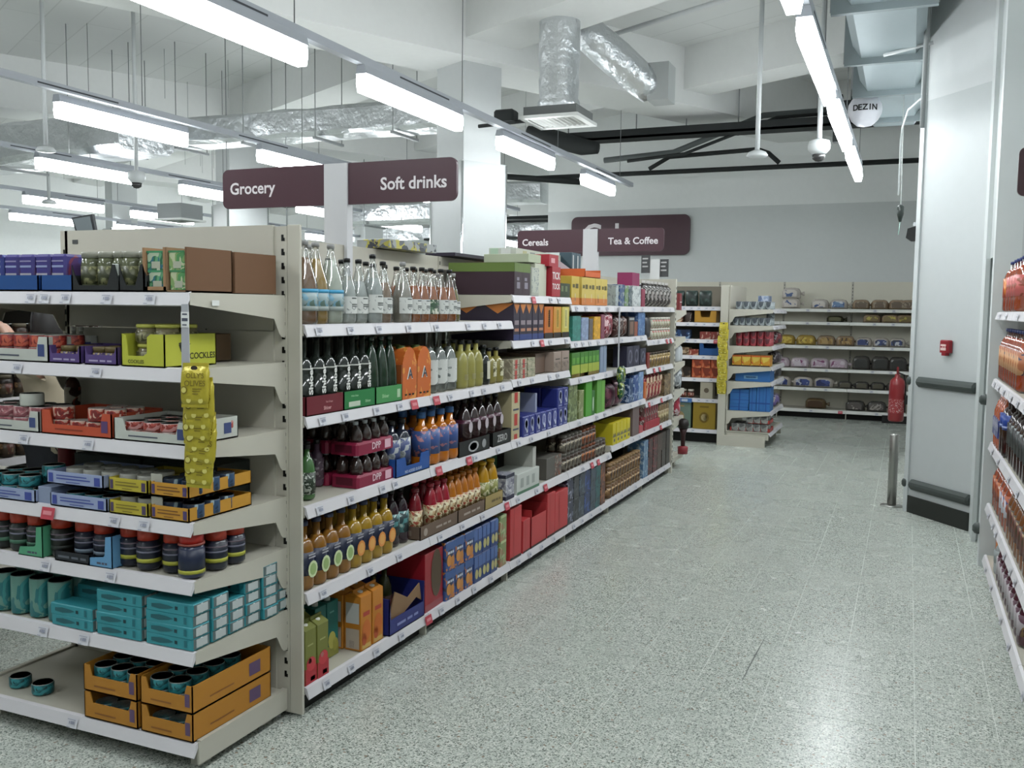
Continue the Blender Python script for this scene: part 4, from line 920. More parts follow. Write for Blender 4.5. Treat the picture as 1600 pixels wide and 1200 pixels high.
row(FA, .826, 4.44, .0, tray(.38, .24, .08, K('#0e0f10', .4), 1, art=[('e', .45, .5, .17, .36, K('#a9aaac')), ('e', .45, .5, .12, .26, K('#1a1a1c')), ('e', .8, .5, .07, .3, K('#8f9092')), ('eL', .5, .5, .2, .3, K('#8f9092'))], cut=0), 1, 'black crate with grey oval emblem, nearer half', 'crate', jit=0)
row(FA, .826, 4.80, .0, tray(.26, .24, .08, K('#0e0f10', .4), 1, art=[('t', 'ZERO', .5, .5, .5, K('#b4b4b4'), .7)], cut=0), 1, 'black crate with pale lettering, farther half', 'crate', jit=0)
CREAMB = K('#b7ab84'); RB = K('#b9322a')
row(FA, .825, 5.03, .01, box(.115, .3, .28, CREAMB, [('r', .3, .0, .7, .12, RB), ('r', .3, .3, .7, .55, RB), ('r', .3, .78, .7, 1, RB), ('r', .15, .62, .85, .66, INK), ('r', .15, .2, .85, .24, INK), ('rL', .1, .3, .3, .55, RB), ('rL', .5, .3, .7, .55, RB)]), 1, 'tall cream carton with red squares at third shelf', 'carton')
BCAN = K('#2b3484', .35)
bc = box(.098, .12, .125, BCAN, [('e', .5, .6, .28, .3, K('#aab0d6')), ('e', .5, .62, .2, .2, K('#2a3590')), ('e', .62, .3, .12, .12, K('#c9cdda')), ('r', .2, .06, .8, .12, K('#8f96c2'))], name='juice_carton_pack', c=.006)
row(FA, .825, 5.165, .0, bc, 8, 'royal blue drink pack with pale ring, lower row', 'pack', 'royal blue drink packs', du=.1, dn=2, ends=NE)
row(FA, .825+.125, 5.765, .0, bc, 2, 'royal blue drink pack with pale ring, upper row', 'pack', 'royal blue drink packs', du=.1, dn=2, ends=NE)
row(FA, .95, 5.40, .03, box(.03, .2, .12, K('#8c93b0')), 1, 'pale upright card divider among the blue packs', 'divider')
# fourth shelf
NAVY = PM('#232a44', ['#333c5c', '#232a44'], 20)
def fruit(c1, c2):
    def f(l, r, z0, z1):
        z = z0+(z1-z0)*.25
        l.add([(.004+.03*math.cos(2*PI*q/12), -r-.0016+(0), z+.034*math.sin(2*PI*q/12)) for q in range(12)], [tuple(range(12))], K(c1))
        l.add([(.004+.02*math.cos(2*PI*q/12), -r-.0022, z+.024*math.sin(2*PI*q/12)) for q in range(12)], [tuple(range(12))], K(c2))
        for q in (.86, .74): l.box(-.022, -r-.002, z0+(z1-z0)*q, .02, -r-.001, z0+(z1-z0)*q+.006, K('#9b9aa4'))
    return f
def squash(top, c1, c2): return bottle(.042, .27, .045, .016, .05, liquid(top), K('#2c3350'), NAVY, (.22, .56), name='squash_bottle', art=fruit(c1, c2))
row(FA, .487, 2.985, .012, squash('#8a5a1a', '#c8d6a4', '#93b06a'), 4, 'apple squash bottle with navy label and green slice', 'bottle', 'apple squash bottles', dn=2, du=.088, ends=NE)
row(FA, .487, 3.337, .012, squash('#a07a14', '#d88434', '#e0a050'), 4, 'orange squash bottle with navy label and orange slice', 'bottle', 'orange squash bottles', dn=2, du=.086, ends=NE)
tl = bottle(.042, .265, .09, .014, .03, M('blackcurrant bottle', (.02, .008, .014), .15, coat=.5), BLACK, PM('#4f8a8c', ['#a9c4c0', '#20383c'], 22), (.2, .58), name='squash_bottle')
row(FA, .487, 3.70, .04, tl, 2, 'dark squash bottle with teal wave label', 'bottle', 'teal labelled squash bottles', dn=2, du=.088, ends=NE)
LABF = PM('#c4a67c', ['#a8402c', '#d9cfa8', '#7a5c34'], 26)
def juice(c): return bottle(.038, .235, .12, .016, .014, liquid(c), K(c, .3), LABF, (.1, .55), name='smoothie_bottle')
row(FA, .495, 3.88, .012, juice('#7c1420'), 1, 'lone dark red smoothie bottle in brown tray', 'bottle')
row(FA, .495, 4.03, .012, juice('#9c1c2c'), 3, 'red smoothie bottle with fruit label in brown tray', 'bottle', 'red smoothie bottles', dn=2, du=.073, ends=NE)
row(FA, .495, 4.25, .012, juice('#b5660e'), 5, 'amber smoothie bottle with fruit label in brown tray', 'bottle', 'amber smoothie bottles', dn=2, du=.072, ends=NE)
row(FA, .486, 4.04, .0, tray(.40, .24, .065, K('#6a5546', .6), 1, art=[('e', .13, .5, .05, .3, K('#a39488')), ('t', '~', .6, .5, .28, K('#a39488'), .4), ('eL', .3, .5, .08, .3, K('#a39488')), ('rL', .5, .3, .8, .7, K('#8a786a'))], cut=0), 1, 'brown printed card tray under the red smoothies', 'tray', jit=0)
row(FA, .486, 4.41, .0, tray(.33, .24, .065, K('#6a5546', .6), 1, art=[('t', '~', .5, .5, .3, K('#a39488'), .6)], cut=0), 1, 'brown printed card tray under the amber smoothies', 'tray', jit=0)
yb = bottle(.046, .25, .11, .02, .014, liquid('#b8850a'), K('#c99a12', .3), PM('#8f8f4c', ['#c9c39a', '#6f7a3c'], 26), (.12, .55), name='smoothie_bottle')
row(FA, .495, 4.66, .01, yb, 2, 'yellow smoothie bottle in the tan tray', 'bottle', 'yellow smoothie bottles', dn=2, du=.11, ends=NE)
row(FA, .486, 4.70, .0, tray(.24, .24, .075, K('#a08a52', .6), 1, art=[('t', '~', .6, .5, .3, K('#6d5a30'), .5)], cut=0), 1, 'tan card tray holding the yellow smoothies', 'tray', jit=0)
row(FA, .486, 4.93, .0, box(.13, .16, .15, PM('#9c9ca6', ['#c4c4c8', '#6c6c80'], 26), [('r', 0, .86, 1, 1, K('#23263c')), ('rL', 0, .86, 1, 1, K('#23263c')), ('r', 0, 0, 1, .16, K('#2c2a44')), ('rL', 0, 0, 1, .16, K('#2c2a44'))]), 1, 'silver grey box with navy top edge', 'box')
row(FA, .486, 5.22, .0, box(.36, .2, .125, K('#c2c6c0'), [('r', 0, 0, 1, .14, K('#4c7a5c')), ('r', .15, .3, .28, .75, K('#9aa09a')), ('r', .4, .3, .53, .75, K('#9aa09a')), ('r', .65, .3, .78, .75, K('#9aa09a'))]), 1, 'white case with green base and grey panels', 'box')
row(FA, .486, 5.12, .22, box(.22, .2, .23, K('#13502c', .4), [('e', .5, .5, .3, .3, K('#2c7a48'))]), 1, 'dark green case behind the white and green one', 'box', st=1)
row(FA, .487, 5.36, .02, box(.05, .2, .25, K('#b4b4ac')), 1, 'white upright carton side beyond the green case', 'box')
GREYB = K('#5a5650', .5); CHK = PM('#57504a', ['#8d8478', '#2e2a28', '#7a3a22'], 30)
row(FA, .487, 5.72, .02, box(.28, .4, .14, GREYB, [('r', .55, .0, 1, 1, CHK)]), 1, 'wide grey brown case low on the fourth shelf', 'box', st=1)
cj = jar(.036, .125, M('coffee granules', (.05, .03, .02), .3), K('#5f5a52'), PM('#7a7264', ['#b0a48c', '#3c3228'], 30), name='coffee_jar')
row(FA, .487, 5.93, .01, cj, 5, 'grey labelled coffee jar on fourth shelf', 'jar', 'grey labelled coffee jars', du=.078, dn=2, st=2, ends=NE)
cj2 = jar(.036, .125, M('coffee granules', (.05, .03, .02), .3), K('#7a3c1e'), PM('#8a4424', ['#c2783c', '#3c2418'], 30), name='coffee_jar')
row(FA, .487, 6.33, .01, cj2, 4, 'rust labelled coffee jar on fourth shelf', 'jar', 'rust labelled coffee jars', du=.078, dn=2, st=2, ends=NE)
row(FA, .487, 6.66, .01, cj, 3, 'brown coffee jar at the end of fourth shelf', 'jar', 'end coffee jars', du=.078, dn=2, st=1, ends=NE)
# base shelf
GC = K('#72762e', .45)
gr = carton(.075, .075, .25, GC, K('#d0d0c8'), [('r', 0, 0, 1, .3, K('#b3202c')), ('e', .5, .36, .42, .13, K('#c8323a')), ('e', .4, .42, .14, .05, K('#e09c94')), ('r', .45, .04, .85, .12, K('#cfc9bc')), ('rL', 0, 0, 1, .3, K('#b3202c')), ('r', .2, .7, .7, .73, K('#9ea060'))], gable=.12)
row(FA, .111, 2.975, .012, gr, 2, 'olive green juice carton with red apples', 'carton', 'apple juice cartons', dn=2, du=.082, ends=NE)
tc = carton(.08, .075, .25, K('#12665e', .45), K('#d0d0c8'), [('r', 0, 0, 1, .2, K('#8a8a3a')), ('e', .4, .3, .34, .16, K('#b2ac4c')), ('e', .7, .2, .25, .12, K('#a09a3c')), ('r', .2, .8, .6, .83, K('#5fa096'))], gable=.0)
row(FA, .111, 3.17, .10, tc, 2, 'teal juice carton with yellow fruit', 'carton', 'teal juice cartons', dn=2, du=.084, ends=NE)
oc = carton(.085, .085, .265, K('#c4781c', .45), K('#d8d4cc'), [('e', .5, .35, .38, .2, K('#c9641c')), ('e', .3, .2, .2, .12, K('#b8481c')), ('r', .1, .02, .9, .1, K('#c9a04c')), ('r', .2, .62, .8, .7, K('#b33c2c')), ('rL', .1, .5, .9, .88, K('#c0c0bc')), ('rL', .1, .03, .9, .4, K('#b9a898')), ('rL', .3, .05, .6, .18, INK)], gable=.1)
row(FA, .111, 3.385, .015, oc, 2, 'bright orange juice carton with white side panel', 'carton', 'orange juice cartons', dn=2, du=.1, ends=NE)
row(FA, .111, 3.32, .22, oc, 2, 'orange juice carton set back behind the others', 'carton', 'orange juice cartons set back', dn=1, du=.1, ends=NE)
row(FA, .111, 3.72, .0, tray(.33, .3, .17, K('#242c78', .45), .42, art=[('t', '~', .5, .2, .12, K('#8088c0'), .6)], cut=.04, inner=CARD, backh=.2), 1, 'deep blue open case with torn brown flaps', 'case', jit=0)
flap = MB(); flap.prism([(-.15, .06), (-.02, .05), (.1, .09), (.15, .06), (.13, .15), (.02, .11), (-.1, .17)], 'y', -.003, .003, CARD)
row(FA, .125, 3.73, .012, Proto('card_flap', flap, .3, .01, .17), 1, 'torn brown card flap inside the blue case', 'card', jit=0)
row(FA, .111, 3.68, .12, bottle(.04, .25, .1, .013, .03, M('dark olive bottle', (.05, .055, .02), .2), BLACK, K('#5a2c20'), (.2, .45), name='cordial_bottle'), 2, 'dim olive bottle inside the blue case', 'bottle', 'olive bottles in blue case', du=.1, ends=NE)
row(FA, .111, 4.0, .01, box(.2, .3, .29, K('#9c1624', .4), [('e', .62, .6, .3, .42, K('#4f3a22')), ('r', 0, 0, 1, .12, K('#9c4048'))]), 1, 'dark red case with a big brown oval opening', 'case')
BM = PM('#2c4684', ['#c0702c', '#3c5ca0', '#24304c'], 18, th=.57)
ml = box(.108, .12, .15, BM, [('r', 0, .72, 1, .98, K('#3a5a96')), ('e', .35, .35, .22, .2, K('#d08a3a')), ('e', .68, .3, .2, .18, K('#c47c30')), ('t', '~', .5, .62, .14, K('#c9d0dc'), .6)], name='juice_multipack', c=.006)
row(FA, .111, 4.165, .0, ml, 3, 'blue multipack with orange fruit print', 'multipack', 'orange fruit multipacks', dn=2, du=.11, st=2, ends=NE)
ml2 = box(.105, .12, .15, K('#28407c', .4), [('r', .05, .55, .45, .95, K('#4c6aa8')), ('r', .55, .55, .95, .95, K('#4c6aa8')), ('e', .3, .3, .18, .18, K('#b9b070')), ('e', .7, .3, .18, .18, K('#b9b070'))], name='juice_multipack', c=.006)
row(FA, .111, 4.495, .0, ml2, 3, 'blue multipack with pale yellow fruit print', 'multipack', 'yellow fruit multipacks', dn=2, du=.107, st=2, ends=NE)
gm = box(.10, .12, .15, PM('#7a8c54', ['#a4b080', '#9c6c4c'], 26), [('r', .1, .9, .9, 1, K('#b4c48c'))], name='juice_multipack', c=.006)
row(FA, .111, 4.84, .0, gm, 1, 'light green multipack beside the red cases', 'multipack', 'green multipacks', dn=2, st=2)
rc = lambda w_, h_: box(w_, .34, h_, K('#c23438', .45), [('r', .3, 0, .34, 1, K('#a8282c')), ('r', .0, 0, 1, .05, K('#2b1d1a'))])
row(FA, .111, 5.03, .0, rc(.16, .31), 1, 'tall red case, the nearest of the red cases', 'case')
row(FA, .111, 5.19, .0, rc(.12, .2), 1, 'lower red case stepped down beside the tall one', 'case')
row(FA, .111, 5.40, .0, tray(.26, .34, .24, K('#c23438', .45), .8, art=[('r', .0, 0, 1, .05, K('#2b1d1a'))], cut=0, inner=K('#7a161c')), 1, 'open red case with a hollow front', 'case', jit=0)
row(FA, .111, 5.62, .0, rc(.14, .29), 1, 'tall red case beyond the open one', 'case'); row(FA, .111, 5.82, .0, rc(.24, .27), 1, 'last wide red case before the dark packs', 'case')
def pk(c, cs, w_=.1, h_=.15, sc_=24, art=(), th=.55): return box(w_, .13, h_, PM(c, cs, sc_, th=th), art, c=.004)
for i, (c, cs, lab) in enumerate((('#2c2e48', ['#8a8ea4', '#1a1a20'], 'navy and white'), ('#26282c', ['#4a4e54'], 'charcoal'), ('#343a44', ['#50606e'], 'slate'), ('#1c2c5c', ['#30509c'], 'bright navy'), ('#3a4858', ['#222830'], 'steel blue'), ('#1f5a5c', ['#20303c'], 'dark teal'), ('#5a3020', ['#9c5a34'], 'rust'))):
    row(FA, .111, 6.0+i*.125, .0, pk(c, cs, .12, .16), 1, lab+' coloured coffee pack on the base shelf', 'pack', 'coffee packs on the base shelf', dn=2, st=2)
# ================= DRINKS RUN, bays three to six =================
def bx(z, u, v, w_, d, h, col, lab, cat='box', art=(), n=1, st=1, dn=1, grp=None, cs=None, sc_=26):
    m = PM(col, cs, sc_) if cs else K(col, .45)
    row(FA, z, u+w_/2, v, box(w_, d, h, m, art), n, lab, cat, grp, st=st, dn=dn, ends=NE)
Z = 1.678
tb = [('rL', 0, .72, 1, 1, K('#5d7430')), ('r', 0, .72, 1, 1, K('#5d7430')), ('r', .3, .2, .7, .4, K('#8a8290')), ('r', .3, .45, .6, .55, K('#8a8290'))]
for i in range(2): bx(Z, 4.945+i*.13, .0, .125, .42, .185, '#36202c', ('nearer' if i == 0 else 'farther')+' plum case with green top on the top shelf', 'case', tb)
bx(Z, 5.22, .0, .12, .3, .17, '#a9aca0', 'pale grey green box with fine print, top shelf', art=[('r', .05, .1, .95, .95, PM('#b4b8aa', ['#7c8488'], 40, th=.6))])
bx(Z, 5.35, .03, .2, .3, .2, '#bfc2ae', 'pale cream box beside the red tea packs')
tt = [('r', 0, .0, 1, 1, K('#a81c2c')), ('t', 'TICK', .5, .70, .3, WHITE, .92), ('t', 'TOCK', .5, .34, .3, WHITE, .92), ('rL', 0, .0, 1, 1, K('#a81c2c'))]
bx(Z, 5.56, .0, .155, .16, .19, '#a81c2c', 'red tea pack with large white block lettering', 'pack', tt)
bx(Z+.19, 5.52, .0, .16, .16, .075, '#a81c2c', 'small red tea pack lying on the lettered one', 'pack', [('r', .2, .3, .6, .7, K('#d99aa0'))])
row(FA, Z+.05, 5.74, .05, bag(.13, .12, .22, K('#a3162a', .35), lump=.06, seed=4), 1, 'bunched shiny red bag behind the red tea', 'bag')
bx(Z, 5.72, .0, .2, .2, .09, '#2c3a20', 'low dark green packs at end of top shelf', 'pack', [('r', .1, .4, .3, .8, K('#6c7c50')), ('r', .5, .4, .7, .8, K('#6c7c50'))])
# things lying on top of the run (z 1.9)
row(FA, 1.905, 4.45, .38, box(.5, .2, .045, PM('#b9b048', ['#5a5e64', '#9ca0a0', '#3c4048'], 14), ()), 1, 'long thin yellow and grey pack on the run top', 'pack')
row(FA, 1.905, 5.3, .38, box(.7, .2, .02, K('#241c30')), 1, 'flat dark purple tray on the run top', 'tray')
for k in range(2):
    row(FA, 1.905+k*.052, 6.3, .36, box(1.0, .2, .050, K('#b9beb0'), [('r', .12, .25, .2, .75, K('#a9a878')), ('r', .26, .2, .36, .7, K('#7f8684')), ('r', .5, .4, .55, .7, K('#8f9690')), ('r', .72, .3, .86, .8, K('#8ea070')), ('rL', .05, .05, .35, .95, K('#a4c0a4')), ('rL', .45, .1, .8, .9, K('#cfd4cc'))]), 1, ('lower' if k == 0 else 'upper')+' white tray of boxes stacked on the run top', 'tray')
row(FA, Z+.203, 5.35, .03, box(.2, .3, .05, K('#a9b294'), ()), 1, 'pale green flat pack under the white trays', 'pack')
# bay 3 second shelf
dm = [('p', [(.0, 1), (.5, .72), (1, 1)], K('#c4722c')), ('r', 0, .0, 1, .16, K('#2c3c7c')), ('r', .15, .42, .85, .54, K('#8a7c84')), ('r', .15, .24, .85, .32, K('#b0785c')), ('pL', [(.0, 1), (.25, .72), (.5, 1)], K('#c4722c')), ('pL', [(.5, 1), (.75, .72), (1, 1)], K('#c4722c'))]
row(FA, 1.413, 4.995, .0, box(.095, .4, .215, K('#2c2236'), dm), 5, 'dark violet tea box with orange triangle', 'box', 'dark violet tea boxes', du=.098, ends=NE)
oy = lambda c1, c2: box(.135, .16, .2, K(c1), [('r', .3, .3, .75, .95, K(c2)), ('r', .4, .35, .65, .9, K('#2a1a14')), ('r', 0, 0, 1, .17, K('#231812')), ('rL', 0, .0, 1, .15, K('#231812'))])
row(FA, 1.413, 5.53, .0, oy('#c9641c', '#c9741c'), 1, 'orange tea box with black column, nearest of three', 'box')
row(FA, 1.413, 5.68, .0, oy('#d08a2c', '#c9a03c'), 1, 'amber tea box with black column, middle of three', 'box')
row(FA, 1.413, 5.84, .0, oy('#c9b84c', '#d6cf80'), 1, 'yellow tea box with black column, farthest of three', 'box')
# bay 3 on second drink shelf
cbx = box(.1, .16, .062, PM('#a69c84', ['#8c8270', '#bcb49c'], 30), [('r', .3, .1, .62, .95, K('#b9443c')), ('r', .1, .45, .9, .52, K('#5a544c'))], c=.002)
row(FA, 1.178, 5.0, .0, cbx, 2, 'cream wafer box with red square', 'box', 'cream wafer boxes with red squares', du=.115, st=2, dn=2, ends=NE)
row(FA, 1.178, 5.24, .0, box(.12, .16, .062, PM('#9c967c', ['#7c8264', '#b0a88c'], 26)), 1, 'cream and green wafer box at the stack end', 'box', 'cream and green wafer boxes', st=2, dn=2)
bx(1.19, 5.42, .05, .18, .3, .125, '#6c5648', 'plain brown box side on the second shelf'); bx(1.19, 5.62, .0, .15, .3, .13, '#a08c80', 'pinkish brown carton with dark line', art=[('r', .2, .6, .8, .66, K('#3c3430')), ('r', 0, .0, 1, .5, PM('#8c7a6c', ['#6a5a50'], 30))], n=2, grp='pinkish brown cartons')
bx(1.19, 5.05, .3, .5, .14, .22, '#3a2e28', 'tall dark brown box at the back of second shelf')
# bay 4
yt = [('r', 0, 0, 1, .25, K('#c9722c')), ('r', .12, .6, .4, .72, K('#5a5020')), ('r', .5, .58, .85, .74, K('#5a5020')), ('r', .42, .1, .5, .4, K('#d0c0a0')), ('rL', 0, 0, 1, .25, K('#c9722c'))]
row(FA, 1.628, 6.02, .0, box(.16, .15, .195, K('#c4a83c'), yt), 1, 'yellow tea box alone beside the green packs', 'box')
row(FA, 1.628, 6.23, .0, box(.145, .15, .195, K('#c9b050'), yt), 4, 'yellow tea box with orange base', 'box', 'yellow tea boxes with orange base', du=.15, ends=NE)
row(FA, 1.83, 6.55, .05, tray(.36, .25, .06, K('#d05a20'), .7, cut=0), 1, 'bright orange open tray on the yellow boxes', 'tray', jit=0)
lidm = MB(); lidm.prism([(-.4, 0), (.45, 0), (.45, .10), (-.35, .26), (-.4, .26)], 'y', -.004, .004, K('#a4949a')); lidm.box(-.3, -.006, .14, -.18, -.0045, .17, K('#7c7078')); lidm.box(-.4, .0, 0, .45, .28, .005, K('#8f8086'))
row(FA, 1.70, 6.75, .27, Proto('case_flap', lidm, .85, .02, .26), 1, 'large greyish pink carton lid sloping behind yellow boxes', 'card', jit=0)
row(FA, 1.83, 6.78, .28, box(.11, .1, .2, K('#39505c'), [('r', .2, .1, .45, .9, K('#b9bcbc'))]), 2, 'dark teal and white box standing up high', 'box', 'dark teal and white boxes', ends=NE)
z = 1.381
for u, w_, h_, c, lab in ((5.99, .17, .17, '#2f7a70', 'teal green box at the second shelf bay start'), (6.17, .16, .16, '#7c8cab', 'pale blue grey box after the teal one'), (6.34, .09, .15, '#5c5450', 'narrow brown grey box'), (6.44, .17, .165, '#c9941c', 'bright yellow box standing out among dark ones'), (6.62, .1, .18, '#7c3c50', 'dull purple box beside the red swirl pack')):
    bx(z, u, .0, w_-.01, .15, h_, c, lab, cs=[c, '#%02x%02x%02x' % tuple(min(255, int(int(c[i:i+2], 16)*1.15)) for i in (1, 3, 5))])
row(FA, z, 6.86, .0, bag(.2, .1, .21, PM('#8c2034', ['#d8b4b8', '#4a101c'], 22), seed=2), 1, 'crimson and pink swirl pouch on second shelf', 'pouch')
for k in range(3): row(FA, z, 7.08+k*.1, .0, bag(.095, .09, .17, PM(['#4c2420', '#3a1c16', '#54281c'][k], ['#8f7c74', '#2a100c'], 26), seed=k), 1, ['dark maroon', 'chocolate', 'reddish brown'][k]+' pouch behind the clip strip', 'pouch')
bx(z, 7.36, .0, .16, .15, .16, '#2c2422', 'black framed box with tan panel', art=[('r', .2, .1, .8, .75, K('#7a5c4c')), ('r', .1, .84, .9, .95, K('#a4a8a8'))])
bx(z, 7.53, .0, .1, .15, .12, '#8c4a34', 'small orange brown box before blue pack'); bx(z, 7.65, .0, .22, .15, .2, '#4a70a4', 'mid blue box at bay end', cs=['#7c98bc', '#385c90'])
z = 1.128
gp = box(.085, .12, .17, K('#3c7a24'), [('r', 0, 0, 1, .5, K('#9cab34')), ('r', 0, 0, 1, .14, K('#6c1c1c')), ('r', .15, .55, .85, .8, K('#5c9c34'))], name='tea_pack')
row(FA, z, 6.02, .0, gp, 7, 'green and lime tea pack', 'pack', 'green and lime tea packs', du=.088, ends=NE)
row(FA, z, 6.66, .0, box(.07, .12, .2, K('#7c8ca4')), 2, 'slim pale blue pack beside the green tea', 'pack', 'slim pale blue packs', ends=NE)
bx(z, 6.02, .14, .4, .12, .22, '#2c5c24', 'dark green box behind the lime packs')
z = .828
row(FA, z, 6.02, .0, box(.17, .14, .26, PM('#6c7a44', ['#8c9a6c', '#4c5a30'], 24)), 1, 'olive patterned box at the bay start', 'box')
row(FA, z, 6.2, .0, box(.1, .14, .2, PM('#7a8450', ['#a4aa7c'], 24)), 1, 'pale olive pack next to it', 'box')
for k, (c, w_, h_) in enumerate((('#4a9c2c', .13, .27), ('#2c6c28', .07, .18), ('#5c9c3c', .12, .26), ('#6caa44', .08, .24))): bx(z, 6.3+k*.125, .0, w_, .14, h_, c, ['bright green tall box', 'green pack with white bottle shape', 'green speckled box', 'lime green box'][k]+' on the third shelf', art=[('e', .5, .45, .2, .3, K('#b9d0b0'))] if k == 1 else ())
for k in range(2): row(FA, z, 6.98+k*.2, .0, bag(.17, .1, .19+.02*k, PM('#5c2c40', ['#7c4454', '#3c1c2c'], 24), seed=k+3), 1, ['nearer', 'farther'][k]+' plum coloured coffee pouch', 'pouch')
for k, c in enumerate(('#20406c', '#2c4c8c', '#6c8cb8')): bx(z, 7.4+k*.16, .0, .14, .13, .2+.02*k, c, ['dark blue pack with white flecks', 'royal blue pack with white flecks', 'light blue pack at bay end'][k], 'pack', cs=['#a4b4cc', c])
z = 1.128
for k in range(3): bx(z, 7.33+k*.2, .0, .18, .12, .17-.03*(k == 2), '#2c2c40', ['nearest', 'middle', 'last'][k]+' navy box with grey ring pattern', art=[('e', .5, .5, .3, .35, K('#6c6c80')), ('e', .5, .5, .2, .24, K('#2c2c40'))])
z = .533
ylw = box(.095, .16, .17, K('#c9b818'), [('e', .3, .45, .12, .08, INK), ('e', .7, .45, .12, .08, INK), ('r', 0, .35, 1, .42, K('#7c744c')), ('e', .5, .2, .2, .08, INK)])
row(FA, z, 7.02, .0, ylw, 5, 'bright yellow coffee pack with black dots', 'pack', 'bright yellow coffee packs', du=.1, ends=NE)
bx(z, 7.55, .0, .2, .3, .25, '#6c5a58', 'plain brown carton side beyond the yellow packs'); bx(z, 7.76, .0, .12, .1, .06, '#b0444c', 'small pinkish red pack on the shelf edge', 'pack')
# base, bays five and six
bj = jar(.04, .135, M('brown coffee jar', (.16, .09, .045), .25), K('#8c6c44'), PM('#8c6438', ['#c09c6c', '#3c2414'], 26), name='coffee_jar')
row(FA, .111, 6.98, .0, bj, 11, 'tan coffee jar on base shelf', 'jar', 'tan coffee jars on base shelf', du=.083, dn=1, st=2, ends=NE)
for k, (c, cs) in enumerate((('#4c7094', ['#90a4b4']), ('#3c1c1c', ['#7c3434', '#201010']), ('#4c1c20', ['#8c3c40', '#241010']), ('#3c2c24', ['#5a443a']), ('#2c2420', ['#483a34']), ('#241f1c', ['#3c342e']))):
    bx(.111, 7.93+k*.165, .0, .155, .15, .165, c, ['blue', 'dark red', 'deep crimson', 'brown', 'dark brown', 'near black'][k]+' packs at the far base shelf end', 'pack', st=2, cs=cs, grp='packs on the far base shelf')
# bay five and six top
z = 1.628
for k, (c, w_, h_) in enumerate((('#a9b4b4', .07, .16), ('#34507c', .14, .17), ('#6c8c54', .09, .165), ('#4c5c64', .08, .16), ('#c4c8c8', .27, .17))):
    u = (6.98, 7.08, 7.24, 7.35, 7.45)[k]; bx(z, u, .0, w_, .15, h_, c, ['pale blue slim box', 'slate blue box', 'moss green slim box', 'dark slim box', 'wide white box with grey columns'][k]+' on the top shelf', cs=[c, '#8f9698'])
bx(z+.17, 7.5, .02, .22, .13, .11, '#8c2454', 'magenta box standing on the white one'); bx(z, 7.74, .0, .1, .13, .15, '#8c3048', 'stack of pink and dark red packs', 'pack')
pouch = bag(.13, .09, .21, PM('#3c3432', ['#a4a09c', '#201a18'], 22, rough=.25), name='coffee_pouch', seed=8, art=[('e', .5, .45, .3, .2, K('#8c8480'))], seal=K('#b9b4b0', .3))
row(FA, z, 7.95, .0, pouch, 7, 'dark and silver coffee pouch on the top shelf', 'pouch', 'dark and silver coffee pouches', du=.137, ends=NE)
z = 1.333
row(FA, z, 8.02, .0, bag(.2, .1, .22, K('#26242c', .3), name='coffee_pouch', seed=9), 1, 'large blackish pouch at start of last bay', 'pouch')
wj = jar(.045, .1, PM('#b4b0a0', ['#6c7c44', '#a44c40'], 20), K('#c4c0b4'), PM('#b0aa98', ['#9c4c44', '#6c7848'], 22), name='spread_jar')
row(FA, z, 8.2, .0, wj, 7, 'white lidded jar with red and green label', 'jar', 'white lidded jars', du=.098, st=2, ends=NE)
z = 1.083
bx(z, 7.98, .0, .08, .12, .14, '#7c2c24', 'slim red pack by the gold jars', 'pack')
row(FA, z, 8.12, .0, jar(.045, .135, M('gold jar', (.25, .17, .06), .3), K('#3c3024'), PM('#8c6c34', ['#c0a058', '#4c3418'], 24), name='coffee_jar'), 8, 'gold labelled jar in the last bay', 'jar', 'gold labelled jars', du=.1, ends=NE)
z = .788
for k in range(5): row(FA, z, 8.0+k*.12, .0, bag(.115, .1, .23, PM('#8c1c2c', ['#a82c34', '#c0a080'], 18), seed=k+20, name='coffee_pouch', art=[('e', .5, .82, .35, .12, K('#c9ac90'))]), 1, 'red pouch with cream top, '+nth(k, 5, 'nearest', 'farthest')+' of the row', 'pouch', 'red pouches with cream tops')
bx(z, 7.9, .0, .06, .12, .18, '#c4642c', 'orange pack next to the red pouches', 'pack'); bx(z, 8.62, .0, .27, .12, .2, '#7a6444', 'tan packs at the end of the last bay', 'pack', cs=['#a48c64', '#4c3c28'])
z = .533
row(FA, z, 7.98, .0, can(.04, .12, PM('#5c3c38', ['#a89c94', '#8c2430'], 22), K('#9c1c2c')), 6, 'red lidded tin in the last bay', 'tin', 'red lidded tins', du=.084, st=2, ends=NE)
row(FA, z, 8.52, .0, jar(.045, .2, M('amber jar', (.18, .12, .06), .25), K('#5a4a34'), PM('#8c7850', ['#b4a47c'], 24), name='coffee_jar'), 4, 'tall amber jar at far end', 'jar', 'tall amber jars', du=.1, ends=NE)
bx(z, 7.95, .0, .5, .02, .07, '#a42030', 'low red card tray front under the tins', 'tray')
# clip strip with green bags between bays
GREYSTRIP = K('#a9aab0', .3)
def hang_strip(x, y, z0, z1, rz, lab, n, dz, w_, h_, mat, art=None, pname='packet', plab='', zs=None):
    t = thing('clip_strip', lab, 'clip strip', (x, y, z0), rz); mb = MB(); mb.box(-.016, -.002, z1-z0, .016, .002, 0, GREYSTRIP); part('strip', mb, t)
    return t
hang_strip(-2.07, 6.98, 1.62, 1.1, PI/2, 'grey plastic clip strip hanging from top shelf mid run', 0, 0, 0, 0, None)
for k in range(2):
    b = MB(); b.pillow(.15, .05, .14, PM('#2c5a34', ['#c4ccc0', '#8c9c34', '#1c3c24'], 18, rough=.25), 8, 6, 3, .05, k+3)
    o = link('snack_bag', b.mesh('snack_bag'), (-2.045, 6.98, 1.02-k*.12), PI/2+.15*k); tag(o, ['upper', 'lower'][k]+' green snack bag hanging on the mid run clip strip', 'bag')
